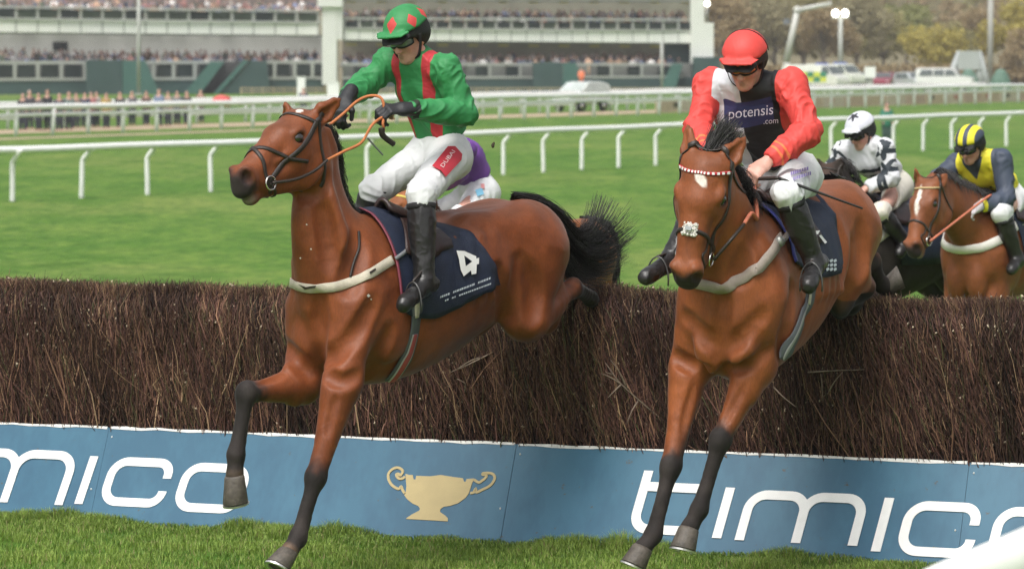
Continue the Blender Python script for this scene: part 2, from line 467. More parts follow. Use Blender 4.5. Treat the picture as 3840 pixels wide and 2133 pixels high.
def coat_mat(name, rough=0.47):
    """short horse hair: colour from the animal's own markings plus fine hair grain"""
    if name in MATS: return MATS[name]
    m, nt, p, o = nmat(name)
    an = nt.nodes.new('ShaderNodeAttribute'); an.attribute_name = 'Col'
    n1 = noise_node(nt, 6, 4, 0.6); n2 = noise_node(nt, 160, 3, 0.7, stretch=(1, 1, 0.22))
    r1 = ramp(nt, n1.outputs[0], [(0.3, (0.74, 0.72, 0.72)), (0.7, (1.18, 1.16, 1.12))])
    r2 = ramp(nt, n2.outputs[0], [(0.3, (0.82, 0.82, 0.82)), (0.7, (1.14, 1.12, 1.1))])
    c = mixc(nt, 1.0, an.outputs['Color'], r1.outputs[0], 'MULTIPLY'); c = mixc(nt, 1.0, c, r2.outputs[0], 'MULTIPLY')
    lnk(nt, c, p.inputs['Base Color'])
    rr = nt.nodes.new('ShaderNodeMapRange'); rr.inputs[3].default_value = rough - 0.08; rr.inputs[4].default_value = rough + 0.14
    lnk(nt, n1.outputs[0], rr.inputs[0])
    bw = nt.nodes.new('ShaderNodeRGBToBW'); lnk(nt, an.outputs['Color'], bw.inputs[0]); dl = nt.nodes.new('ShaderNodeMapRange'); dl.inputs[1].default_value = .03; dl.inputs[2].default_value = .075; dl.inputs[3].default_value = .26; dl.inputs[4].default_value = 0; lnk(nt, bw.outputs[0], dl.inputs[0])
    ad = nt.nodes.new('ShaderNodeMath'); ad.operation = 'ADD'; lnk(nt, rr.outputs[0], ad.inputs[0]); lnk(nt, dl.outputs[0], ad.inputs[1]); lnk(nt, ad.outputs[0], p.inputs['Roughness'])   # dusty black legs are duller than the coat
    p.inputs['Specular IOR Level'].default_value = 0.30
    p.inputs['Sheen Weight'].default_value = 0.08; p.inputs['Sheen Roughness'].default_value = 0.35
    n4 = noise_node(nt, 5.5, 2, .5); ab = nt.nodes.new('ShaderNodeMath'); ab.operation = 'SUBTRACT'; ab.inputs[1].default_value = .5; lnk(nt, n4.outputs[0], ab.inputs[0])
    a2_ = nt.nodes.new('ShaderNodeMath'); a2_.operation = 'ABSOLUTE'; lnk(nt, ab.outputs[0], a2_.inputs[0]); vr = nt.nodes.new('ShaderNodeMapRange'); vr.interpolation_type = 'SMOOTHSTEP'; vr.inputs[1].default_value = .0; vr.inputs[2].default_value = .035; vr.inputs[3].default_value = 1; vr.inputs[4].default_value = 0; lnk(nt, a2_.outputs[0], vr.inputs[0])
    b0 = nt.nodes.new('ShaderNodeBump'); b0.inputs['Strength'].default_value = .12; b0.inputs['Distance'].default_value = .005; lnk(nt, vr.outputs[0], b0.inputs['Height'])
    n5 = noise_node(nt, 26, 3, .6); b1_ = nt.nodes.new('ShaderNodeBump'); b1_.inputs['Strength'].default_value = .30; b1_.inputs['Distance'].default_value = .006; lnk(nt, n5.outputs[0], b1_.inputs['Height']); lnk(nt, b0.outputs[0], b1_.inputs['Normal'])
    b2_ = bump(nt, p, n2.outputs[0], 0.16, 0.003); lnk(nt, b1_.outputs[0], b2_.inputs['Normal'])
    MATS[name] = m; return m
def text_geo(body, size=1.0, extrude=0.0, bold=False):
    """flat outline mesh of a word in the built-in font: returns V (x,y,0), faces"""
    cu = bpy.data.curves.new('t', 'FONT'); cu.body = body; cu.size = size; cu.extrude = 0; cu.resolution_u = 3
    if bold: cu.offset = 0.018 * size
    o = bpy.data.objects.new('t', cu); COL.objects.link(o)
    dg = bpy.context.evaluated_depsgraph_get(); me = bpy.data.meshes.new_from_object(o.evaluated_get(dg))
    V = np.array([v.co[:] for v in me.vertices]); F = [tuple(p.vertices) for p in me.polygons]
    bpy.data.objects.remove(o); bpy.data.curves.remove(cu); bpy.data.meshes.remove(me)
    return V, F
# ------------------------------------------------------------------ ground
# fence line on the ground (landing side foot of the boards)
FA = at(0, 1950, 2.7 * FPX / (1950 - 190)); FB = at(3840, 2150, 2.7 * FPX / (2150 - 190))
FA[2] = FB[2] = 0
FT = unit(FB - FA)                      # along the fence, left to right
FN = A3(-FT[1], FT[0], 0)               # away from the camera
if FN[1] < 0: FN = -FN
def fp(s, n, z): return FA + FT * s + FN * n + A3(0, 0, z)
GZ = -.6                                # the land falls a little beyond the fence, then rises to a wooded hill
def atg(px, py): return at(px, py, (CZ - GZ) * FPX / (py - 190))
def terrain(x, y):
    z = GZ * sstep(32, 58, y)
    return z + 2.5 * sstep(330, 420, y) * sstep(8, 40, x) + 42 * sstep(430, 900, y)
xs = np.concatenate([np.linspace(-600, -60, 19), np.linspace(-54, 70, 63), np.linspace(76, 700, 22)])
ys = np.concatenate([np.linspace(-60, 14, 8), np.linspace(16, 60, 30), np.linspace(62, 200, 70), np.linspace(205, 520, 64), np.linspace(540, 1400, 28)])
X, Y = np.meshgrid(xs, ys); Z = terrain(X, Y)
nx, ny = len(xs), len(ys)
I = np.arange(nx * ny).reshape(ny, nx)
Fq = np.stack([I[:-1, :-1], I[:-1, 1:], I[1:, 1:], I[1:, :-1]], -1).reshape(-1, 4)
gm, nt, p, o = nmat('turf')
n1 = noise_node(nt, .10, 4, .6, stretch=(1, .5, 1)); n2 = noise_node(nt, .9, 5, .68, stretch=(1, .42, 1)); n2b = noise_node(nt, 4.5, 4, .7, stretch=(1, .45, 1)); n3 = noise_node(nt, 28, 3, .7)
r1 = ramp(nt, n1.outputs[0], [(.40, (.080, .172, .020)), (.50, (.098, .186, .026)), (.60, (.128, .200, .038))])
r2 = ramp(nt, n2.outputs[0], [(.36, (.62, .78, .45)), (.46, (.90, .97, .84)), (.53, (1.06, 1.02, 1.05)), (.63, (1.38, 1.18, 1.35))])
r2b = ramp(nt, n2b.outputs[0], [(.38, (.66, .76, .58)), (.5, (1, 1, 1)), (.62, (1.25, 1.17, 1.15))])
r3 = ramp(nt, n3.outputs[0], [(.3, (.72, .75, .7)), (.7, (1.2, 1.18, 1.15))])
c = mixc(nt, 1.0, r1.outputs[0], r2.outputs[0], 'MULTIPLY'); c = mixc(nt, 1.0, c, r2b.outputs[0], 'MULTIPLY'); c = mixc(nt, .8, c, r3.outputs[0], 'MULTIPLY')
# leaf litter and rough pasture take over on the hill
tc_ = nt.nodes.new('ShaderNodeTexCoord'); sx = nt.nodes.new('ShaderNodeSeparateXYZ'); lnk(nt, tc_.outputs['Object'], sx.inputs[0]); mr_ = nt.nodes.new('ShaderNodeMapRange'); mr_.inputs[1].default_value = 318; mr_.inputs[2].default_value = 345; lnk(nt, sx.outputs['Y'], mr_.inputs[0])
c = mixc(nt, mr_.outputs[0], c, (.19, .165, .095))
lnk(nt, c, p.inputs['Base Color']); p.inputs['Roughness'].default_value = .85; p.inputs['Specular IOR Level'].default_value = .25
bump(nt, p, n3.outputs[0], .6, .03)
g = mesh_obj('ground', np.stack([X, Y, Z], -1).reshape(-1, 3), Fq, gm, None, True); tag(g, 'mown green racecourse turf', None, None, 'structure')

# grass blades on the landing side, thicker and taller against the boards
def grass_blades():
    g = np.random.default_rng(21); n = 160000
    s = g.uniform(-.4, 6.6, n); d = -g.uniform(0, 1, n) ** 1.35 * 3.4 + .02
    cl = vnoise(np.stack([s, d * 1.5, s * 0], 1), 3.2, 5); cl2 = vnoise(np.stack([s, d, s * 0], 1), 11, 6)
    keep = g.random(n) < .62 + .35 * cl + .25 * cl2 + .3 * (d > -.35); s, d, cl, cl2 = s[keep], d[keep], cl[keep], cl2[keep]; n = len(s)
    edge = sstep(-.5, -.05, d)
    h = (.020 + .016 * g.random(n) + .018 * np.clip(cl, 0, 1) + .030 * edge * (.3 + 1.5 * np.clip(cl, -.2, 1))) * (1 + .25 * cl2)
    base = FA + s[:, None] * FT + d[:, None] * FN
    az = g.uniform(0, 2 * math.pi, n); lean = g.uniform(.15, .9, n) * h
    w = g.uniform(.0018, .0034, n); side = np.stack([np.cos(az + 1.57), np.sin(az + 1.57), az * 0], 1) * w[:, None]
    ln = np.stack([np.cos(az), np.sin(az), az * 0], 1) * lean[:, None]
    up = np.zeros((n, 3)); up[:, 2] = h
    v0 = base - side; v1 = base + side; m = base + up * .6 + ln * .35; v2 = m + side * .75; v3 = m - side * .75; v4 = base + up + ln
    V = np.stack([v0, v1, v2, v3, v4], 1).reshape(-1, 3)
    k = np.arange(n)[:, None] * 5
    T = np.concatenate([k + [0, 1, 2], k + [0, 2, 3], k + [3, 2, 4]], 0)
    tone = np.clip(.5 + .30 * cl + .2 * cl2 + g.normal(0, .26, n), 0, 1)
    dry = (g.random(n) < .07).astype(float)
    C = A3(.095, .180, .024) * (1 - tone)[:, None] + A3(.330, .445, .095) * tone[:, None]
    C = C * (1 - dry)[:, None] + A3(.33, .29, .13) * dry[:, None]
    C = np.repeat(C, 5, 0)
    m_, nt, p, o = nmat('grass_blade')
    an = nt.nodes.new('ShaderNodeAttribute'); an.attribute_name = 'Col'; lnk(nt, an.outputs['Color'], p.inputs['Base Color'])
    p.inputs['Roughness'].default_value = .55; p.inputs['Specular IOR Level'].default_value = .3
    tr = nt.nodes.new('ShaderNodeBsdfTranslucent'); lnk(nt, an.outputs['Color'], tr.inputs[0]); ms = nt.nodes.new('ShaderNodeMixShader'); ms.inputs[0].default_value = .35
    lnk(nt, p.outputs[0], ms.inputs[1]); lnk(nt, tr.outputs[0], ms.inputs[2]); lnk(nt, ms.outputs[0], o.inputs['Surface'])
    o_ = mesh_obj('grass', V, T, m_, None, False, {'Col': C}); tag(o_, 'tufted green grass at the foot of the fence', 'grass', None, 'stuff')
grass_blades()
# ------------------------------------------------------------------ the birch fence with its sponsor boards
fence = empty('steeplechase_fence', fp(2.9, .3, 0), 'dark birch steeplechase fence with blue sponsor boards along its foot', 'fence')
LEAN, BZ = .26, .525                     # boards lean back: foot nearer than top
def bp(s, v, out=0.0):
    """point on the board face: s along, v up the slope 0..1"""
    nn = unit(A3(*(-FN)) * BZ + A3(0, 0, LEAN)); return fp(s, LEAN * v, BZ * v) + nn * out
def px2board(px, py):
    r = ray(px, py); o = A3(0, 0, CZ); n = unit(-FN * BZ + A3(0, 0, LEAN)); t = ((FA - o) @ n) / (r @ n); q = o + r * t - FA
    v = q[2] / BZ; return (q @ FT), v
bm_, nt, p, o = nmat('board_paint')
na = noise_node(nt, 1.1, 4, .6); nb = noise_node(nt, 30, 4, .7); ncx = noise_node(nt, .5, 2, .5, stretch=(1.3, 1.3, .2))
r1 = ramp(nt, na.outputs[0], [(.3, (.031, .112, .186)), (.7, (.047, .142, .222))])
sp = ramp(nt, nb.outputs[0], [(.70, (1, 1, 1)), (.80, (1.5, 1.4, 1.3))])
c = mixc(nt, 1.0, r1.outputs[0], sp.outputs[0], 'MULTIPLY')
nd = noise_node(nt, 17, 5, .75); rd = ramp(nt, nd.outputs[0], [(.655, (0, 0, 0)), (.70, (1, 1, 1))]); c = mixc(nt, rd.outputs[0], c, (.085, .070, .050))
ns = noise_node(nt, 3.2, 4, .7, stretch=(1, 1, .25)); rs = ramp(nt, ns.outputs[0], [(.42, (.86, .88, .90)), (.60, (1.12, 1.09, 1.06))]); c = mixc(nt, 1.0, c, rs.outputs[0], 'MULTIPLY')
lnk(nt, c, p.inputs['Base Color']); p.inputs['Roughness'].default_value = .42; p.inputs['Specular IOR Level'].default_value = .35
WHITE = mat('white_paint', (.80, .80, .78), .45, .05, 12)
seams = [-2.0] + [px2board(x, y)[0] for x, y in ((402, 1640), (1925, 1740), (3620, 1860))] + [8.4]
for i in range(len(seams) - 1):
    s0, s1 = seams[i] + .0012, seams[i + 1] - .0012
    V = []; jit = (.0, .0015, .0, .001)[i]
    for s, v, q in ((s0, -.02, 0), (s1, -.02, 0), (s1, 1, 0), (s0, 1, 0), (s0, -.02, -.018), (s1, -.02, -.018), (s1, 1, -.018), (s0, 1, -.018)): V.append(bp(s, v, q + jit))
    bd = mesh_obj('board', V, [(0, 1, 2, 3), (5, 4, 7, 6), (1, 5, 6, 2), (4, 0, 3, 7), (3, 2, 6, 7), (4, 5, 1, 0)], bm_, fence)
    # white capping strip along the top edge, a little uneven and chipped
    g = np.random.default_rng(i); n = 26; ss = np.linspace(s0 + .01, s1 - .01, n); top = 1.008 + g.uniform(-.006, .008, n); bot = .985 + g.uniform(-.010, .008, n)
    V = []; F = []
    for k in range(n):
        for v, q in ((bot[k], .003), (top[k], .003), (top[k], -.022), (bot[k], .0005)): V.append(bp(ss[k], v, q + jit))
    for k in range(n - 1):
        for q in range(4): F.append((k * 4 + q, (k + 1) * 4 + q, (k + 1) * 4 + (q + 1) % 4, k * 4 + (q + 1) % 4))
    mesh_obj('capping_strip', V, F, mat('chipped_white', (.72, .71, .68), .6, .2, 18), bd)
    for k, (ds, vv) in enumerate(((.03, .90), (-.03, .35))):      # fixing screws with chipped paint
        c = bp((s0 if ds > 0 else s1) + ds, vv, jit + .002); b = MB(); b.ell(c, (.005, .005, .006), 7, 5); b.build('fixing_screw', WHITE, bd)

# lettering: drawn as rounded strokes, cut as thin white vinyl on the boards
def stroke_poly(path, w):
    """outline strip of a polyline with constant width"""
    P = np.array(path, float); T = np.gradient(P, axis=0); T /= np.linalg.norm(T, axis=1)[:, None] + 1e-9
    Nn = np.stack([-T[:, 1], T[:, 0]], 1); return P + Nn * w / 2, P - Nn * w / 2
def arc(cx, cy, rx, ry, a0, a1, n=10): return [(cx + rx * math.cos(t), cy + ry * math.sin(t)) for t in np.linspace(math.radians(a0), math.radians(a1), n)]
def letter(ch, w, h, t):
    """strokes in a w x h box, origin lower left, stroke width t"""
    r = .30 * h; i = t / 2
    if ch == 'o': 
        return [arc(w - i - r, h - i - r, r, r, 0, 90) + arc(i + r, h - i - r, r, r, 90, 180) + arc(i + r, i + r, r, r, 180, 270) + arc(w - i - r, i + r, r, r, 270, 360) + [(w - i, h * .5), (w - i, h * .62)]]
    if ch == 'c':
        return [[(w - i, h * .60)] + arc(w - i - r * .8, h - i - r * .8, r * .8, r * .8, 0, 90) + arc(i + r, h - i - r, r, r, 90, 180) + arc(i + r, i + r, r, r, 180, 270) + arc(w - i - r * .8, i + r * .8, r * .8, r * .8, 270, 360) + [(w - i, h * .34)]]
    if ch == 'i': return [[(w / 2, 0), (w / 2, h * .5), (w / 2, h)]]
    if ch == 'm':
        m = w / 2; q = r * 1.05
        return [[(i, 0), (i, h * .4)] + arc(i + q, h - i - q, q, q, 180, 90) + arc(m - q, h - i - q, q, q, 90, 0) + [(m, h * .3), (m, 0)],
                [(m, h * .45)] + arc(m + q, h - i - q, q, q, 180, 90) + arc(w - i - q, h - i - q, q, q, 90, 0) + [(w - i, h * .3), (w - i, 0)]]
    if ch == 't':
        return [[(i, h * 1.22), (i, h * .7)] + arc(i + r, i + r, r, r, 180, 270) + [(w * .7, i), (w, i)], [(i, h - i), (w * .5, h - i), (w, h - i)]]
def put_letter(ch, s0, s1, v0, v1, slant=.13):
    H = (v1 - v0) * math.hypot(BZ, LEAN); W = s1 - s0; t = .052; V = []; F = []; n0 = 0
    for k, path in enumerate(letter(ch, W, H, t)):
        L, R = stroke_poly(path, t); m = len(L)
        for e, out in ((L, .006), (R, .006), (L, .0012), (R, .0012)):
            for x, y in e: V.append(bp(s0 + x + slant * y, v0 + y / math.hypot(BZ, LEAN), out + .0015 * k))
        for j in range(m - 1):
            F += [(n0 + m + j, n0 + m + j + 1, n0 + j + 1, n0 + j), (n0 + j, n0 + j + 1, n0 + 2 * m + j + 1, n0 + 2 * m + j), (n0 + m + j + 1, n0 + m + j, n0 + 3 * m + j, n0 + 3 * m + j + 1)]
        n0 += 4 * m
    mesh_obj('letter', V, F, mat('letter_white', (.82, .82, .80), .4, .04, 20), fence)
def place(ch, bl, br, tl):
    """from the letter's lower-left, lower-right and upper-left pixels"""
    s0, v0 = px2board(*bl); s1, _ = px2board(*br); _, v1 = px2board(*tl); put_letter(ch, s0, s1, v0, v1)
place('m', (-205, 1872), (237, 1888), (-30, 1680)); place('i', (275, 1888), (315, 1890), (338, 1710))
place('c', (364, 1893), (606, 1904), (432, 1712)); place('o', (640, 1915), (893, 1930), (714, 1733))
place('t', (2350, 1997), (2578, 2008), (2410, 1806)); place('i', (2665, 2016), (2710, 2018), (2713, 1827)); place('m', (2755, 2024), (3213, 2060), (2830, 1836))
place('i', (3261, 2066), (3306, 2069), (3303, 1865)); place('c', (3352, 2080), (3640, 2098), (3420, 1876)); place('o', (3690, 2105), (3970, 2120), (3765, 1898))
# gold trophy emblem
body = [(538, 548), (565, 556), (592, 556), (598, 590), (612, 590), (618, 562), (720, 566), (800, 556), (900, 572), (965, 580), (972, 606), (985, 606), (992, 586), (1048, 582), (1030, 625), (1010, 690), (985, 725), (930, 765), (870, 785), (820, 792), (796, 812), (795, 830), (835, 858), (852, 876), (852, 900), (542, 882), (548, 874), (590, 846), (640, 820), (646, 806), (632, 786), (590, 768), (550, 735), (528, 705), (540, 690), (545, 640)]
hl = [(535, 568), (520, 580), (495, 585), (478, 572), (470, 552), (486, 548), (500, 560), (512, 545), (518, 528), (500, 508), (470, 502), (435, 518), (412, 548), (412, 585), (430, 622), (455, 645), (490, 660), (505, 640), (515, 665), (532, 692)]
hr = [(1048, 590), (1060, 600), (1085, 612), (1105, 600), (1125, 585), (1140, 566), (1130, 552), (1115, 555), (1112, 545), (1150, 542), (1185, 548), (1202, 575), (1190, 608), (1160, 640), (1110, 665), (1065, 685), (1060, 655), (1045, 685), (1020, 690)]
def cpx(q): return px2board(1250 + q[0] * .5047, 1500 + q[1] * .5047)
GOLD = mat('gold_vinyl', (.44, .345, .155), .5, .08, 9)
from mathutils.geometry import tessellate_polygon
def flat_poly(name, pts, to3d, mat_, parent, th=.005):
    tri = tessellate_polygon([[Vector((x, y, 0)) for x, y in pts]]); n = len(pts)
    V = [to3d(q, th) for q in pts] + [to3d(q, .001) for q in pts]
    F = []
    for a, b, c in tri:
        A, B, C = pts[a], pts[b], pts[c]; cr = (B[0] - A[0]) * (C[1] - A[1]) - (B[1] - A[1]) * (C[0] - A[0])
        F.append((a, b, c) if cr < 0 else (c, b, a))
    F += [(i, (i + 1) % n, n + (i + 1) % n, n + i) for i in range(n)]
    return mesh_obj(name, V, F, mat_, parent)
em = flat_poly('trophy_emblem', body, lambda q, th: bp(*cpx(q), th), GOLD, fence)
for hh in (hl, hr):
    P = spline([cpx(q) for q in hh], 3); P3 = np.array([bp(s, v, .002) for s, v in P]); nn = unit(-FN * BZ + A3(0, 0, LEAN))
    V, F = ribbon(P3, np.tile(nn, (len(P3), 1)), .016, .0045); mesh_obj('trophy_handle', V, F, GOLD, em)

# birch: thousands of upright twigs packed in a frame; tips form the uneven top
def top_h(s): 
    q = np.stack([np.asarray(s), np.asarray(s) * 0, np.asarray(s) * 0], 1)
    return 1.360 + .006 * np.asarray(s) + .016 * vnoise(q, 1.1, 4) + .012 * vnoise(q, 4.5, 6) + .032 * np.exp(-((np.asarray(s) - 3.50) / .35) ** 2)
def birch():
    g = np.random.default_rng(7)
    # a packed core keeps daylight from showing through
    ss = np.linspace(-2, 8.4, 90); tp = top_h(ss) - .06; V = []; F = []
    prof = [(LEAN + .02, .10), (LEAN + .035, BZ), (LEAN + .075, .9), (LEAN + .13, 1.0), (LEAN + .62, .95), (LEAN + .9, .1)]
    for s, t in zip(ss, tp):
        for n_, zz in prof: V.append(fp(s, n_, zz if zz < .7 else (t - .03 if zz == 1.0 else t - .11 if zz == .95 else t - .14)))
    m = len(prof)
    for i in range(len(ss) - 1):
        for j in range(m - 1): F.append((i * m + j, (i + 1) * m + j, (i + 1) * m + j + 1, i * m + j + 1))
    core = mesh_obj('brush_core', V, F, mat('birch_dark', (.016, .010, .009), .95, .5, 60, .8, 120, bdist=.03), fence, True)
    def batch(name, n, kind):
        s = g.uniform(-1.0, 7.2, n)
        lean = -.10 - .14 * sstep(1.5, 4.5, s) + g.normal(0, .17, n) + (g.random(n) < .12) * g.normal(0, .5, n) + .10 * vnoise(np.stack([s * 1, s * 0, s * 0], 1), 2.2, 9)
        if kind == 'face':
            z0 = BZ - .06 + g.random(n) ** 1.0 * .80; L = g.uniform(.10, .42, n); lay = g.random(n)
            n0 = LEAN - .005 + .075 * lay + .05 * (z0 - BZ) + .09 * sstep(top_h(s) - .22, top_h(s) - .02, z0); tilt = g.normal(.02, .09, n)
        elif kind == 'top':
            z0 = top_h(s) - g.uniform(.06, .24, n); L = (top_h(s) - z0) + g.normal(.0, .018, n); n0 = LEAN + g.random(n) ** 1.2 * .62; tilt = g.normal(.0, .12, n) + .12 * (n0 - LEAN - .2)
            n0 = np.maximum(n0, LEAN + .09 + .03 * g.random(n)); L = np.maximum(L - .14 * np.clip(n0 - LEAN - .12, 0, 1), .05)
        zt = z0 + L
        zt = np.minimum(zt, top_h(s) - (.14 * np.clip(n0 - LEAN - .12, 0, 1) if kind == 'top' else 0) + g.normal(0, .010, n) + (g.random(n) < .05) * g.random(n) * .05); L = np.maximum(zt - z0, .05)
        a = FA + s[:, None] * FT + n0[:, None] * FN; a[:, 2] = z0
        mid = a + (lean * L * .5 + g.normal(0, .020, n))[:, None] * FT + (tilt * L * .5 + g.normal(0, .008, n) - .006)[:, None] * FN; mid[:, 2] = z0 + L * .52
        e = a + (lean * L + g.normal(0, .034, n))[:, None] * FT + (tilt * L + g.normal(0, .02, n))[:, None] * FN; e[:, 2] = z0 + L
        if kind == 'face':
            # rounded shoulder: upper tips lean back into the fence
            bk = sstep(top_h(s) - .20, top_h(s), e[:, 2]) * .10; e += bk[:, None] * FN
        r = g.uniform(.0013, .0034, n) * (1 + 1.0 * (g.random(n) < .08)); V = []
        ang = g.uniform(0, 6.28, n)
        LV = ((a, 1.0), (mid, .8), (e, .35)) if kind == 'face' else ((a, 1.0), (e, .35)); nl = len(LV)
        for P, f in LV:
            for j in range(3):
                t = ang + j * 2.094; V.append(P + (np.cos(t) * r * f)[:, None] * FT + (np.sin(t) * r * f)[:, None] * FN)
        V = np.stack(V, 1).reshape(-1, 3); k = np.arange(n)[:, None] * 3 * nl; Q = []
        for q in range(nl - 1):
            for j in range(3): Q.append(k + [q * 3 + j, q * 3 + (j + 1) % 3, (q + 1) * 3 + (j + 1) % 3, (q + 1) * 3 + j])
        Q = np.concatenate(Q, 0)
        u = g.random(n); pn = vnoise(np.stack([s, z0, s * 0], 1), 2.0, 3)
        C = np.tile(A3(.098, .048, .037), (n, 1)) * (.2 + 1.6 * g.random(n) ** 1.5)[:, None]
        C = np.where((u < .20 + .14 * pn + (.12 if kind == 'top' else 0))[:, None], A3(.215, .120, .074) * (.5 + .9 * g.random(n))[:, None], C)
        C = np.where((u > .90)[:, None], A3(.085, .078, .035) * (.7 + .6 * g.random(n))[:, None], C)
        C = np.where((u > (.970 if kind == 'face' else .82))[:, None], A3(.40, .27, .16) * (.7 + .5 * g.random(n))[:, None], C)
        bun = vnoise(np.stack([(s + .18 * z0) * 1.0, z0 * .25, s * 0], 1), 7.0, 31); bun2 = vnoise(np.stack([s, z0, s * 0], 1), 3.0, 32)
        C = C * np.clip(1 + .55 * bun + .35 * bun2, .3, 2)[:, None]
        C = np.repeat(C, 3 * nl, 0)
        if 'twig' not in MATS:
            m_, nt, p, o = nmat('twig'); an = nt.nodes.new('ShaderNodeAttribute'); an.attribute_name = 'Col'; lnk(nt, an.outputs['Color'], p.inputs['Base Color']); p.inputs['Roughness'].default_value = .6; p.inputs['Specular IOR Level'].default_value = .3; MATS['twig'] = m_
        b = mesh_obj(name, V, Q, MATS['twig'], fence, False, {'Col': C}); b['kind'] = 'stuff'
    batch('birch_twigs', 44000, 'face'); batch('birch_tips', 20000, 'top')
    # catkins, buds and pale cut ends
    n = 9500; s = g.uniform(-1.0, 7.2, n); u = g.random(n) ** .6; z = BZ + .03 + u * (top_h(s) - BZ - .02); nn_ = LEAN - .005 + .05 * (z - BZ) + .03 * g.random(n) + .10 * sstep(top_h(s) - .16, top_h(s), z)
    V = []; C = []
    for i in range(n):
        c = fp(s[i], nn_[i], z[i]); d = unit(g.normal(0, 1, 3) + A3(0, 0, 1.5)) * g.uniform(.006, .013) * (1.0 if i % 5 else 1.25); w = unit(np.cross(d, A3(.3, -1, .1))) * (g.uniform(.002, .0038) if i % 5 else g.uniform(.0050, .0085)); w2 = unit(np.cross(d, w)) * .002
        V += [c - d, c + w, c + w2, c - w, c + d]
        C += [np.array([.36, .25, .15]) * g.uniform(.3, 1.1) if i % 5 else np.array([.70, .58, .42]) * g.uniform(.55, 1.2)] * 5
    k = np.arange(n)[:, None] * 5
    T = np.concatenate([k + q for q in ([0, 1, 2], [0, 2, 3], [0, 3, 1], [4, 2, 1], [4, 3, 2], [4, 1, 3])], 0)
    b = mesh_obj('birch_buds', V, T, MATS['twig'], fence, False, {'Col': np.array(C)}); b['kind'] = 'stuff'
    # a few broken pale branches sticking out of the face
    br = mat('pale_branch', (.20, .15, .11), .7, .3, 30)
    def fz(px, py, out):     # point on the brush face
        r = ray(px, py); o = A3(0, 0, CZ); t = ((fp(0, LEAN + .03 - out, 0) - o) @ FN) / (r @ FN); return o + r * t
    for pts in ([(2490, 1580, .0), (2420, 1520, .06), (2330, 1440, .12), (2270, 1360, .10)], [(2330, 1440, .12), (2300, 1470, .16), (2280, 1490, .18)], [(2395, 1500, .07), (2370, 1540, .10), (2350, 1590, .12)],
                [(2330, 1440, .12), (2290, 1415, .15), (2255, 1400, .17)], [(2350, 1455, .1), (2320, 1390, .14), (2290, 1350, .15)], [(2300, 1405, .10), (2270, 1395, .13)],
                [(1850, 1320, .0), (1760, 1365, .06), (1690, 1395, .10)], [(1840, 1330, .0), (1770, 1350, .05), (1712, 1385, .09)], [(1740, 1480, .02), (1745, 1440, .06), (1715, 1420, .08)],
                [(3030, 1395, .03), (3120, 1390, .07), (3240, 1385, .09)], [(3110, 1465, .06), (3130, 1430, .08), (3160, 1395, .08)], [(2900, 1450, .02), (2940, 1490, .08), (2985, 1525, .1)], [(3085, 1500, .02), (3082, 1440, .05), (3078, 1400, .06)]):
        P = spline([fz(*q) for q in pts], 4); V, F = tube_geo(P, np.linspace(.0055, .002, len(P)), 5); mesh_obj('broken_branch', V, F, br, fence, True)
birch()
print('fence', round(time.time() - T0, 1))
# ------------------------------------------------------------------ horses
def cast(sol, pix, off=0.0, start=12.0, steps=140, rate=.85, most=.045):
    """points where the sight lines of photo pixels meet a solid's surface"""
    R = np.array([unit(ray(x, y)) for x, y in pix]); t = np.full(len(R), start); o = A3(0, 0, CZ)
    ok = np.zeros(len(R), bool)
    lo = np.min([p.lo for p, k, s_ in sol.P if not s_], 0); hi = np.max([p.hi for p, k, s_ in sol.P if not s_], 0)
    t[:] = max(start, np.linalg.norm((lo + hi) / 2 - o) - np.linalg.norm(hi - lo) / 2 - 0.05)
    best = t.copy(); bd = np.full(len(R), 9.0)
    for _ in range(steps):
        d = sol.ev(o + R * t[:, None]) - off
        m = d < bd; best[m] = t[m]; bd[m] = d[m]
        t = np.where(d < 0.0008, t, t + np.clip(d * rate, 0.002, most))
    P = o + R * best[:, None]
    P, N = sol.snap(P, off, 6)
    return P, N

def head_axes(poll, muz, dors, L):
    x = unit(muz - poll); z = unit(dors - x * (np.asarray(dors) @ x)); y = np.cross(z, x)
    if y @ L < 0: y = -y
    return np.stack([x, y, z])
class HeadFrame:
    def __init__(s, poll, muz, dors, L, length=0.62, c=1.0):
        s.c = c
        s.o = np.asarray(poll, float); s.ax = head_axes(s.o, np.asarray(muz, float), dors, L)
        s.k = np.linalg.norm(np.asarray(muz) - s.o) / length
    def p(s, x, y, z): return s.o + (s.ax[0] * x + s.ax[1] * y + s.ax[2] * z) * s.k
    def loc(s, P): return ((np.asarray(P) - s.o) @ s.ax.T) / s.k

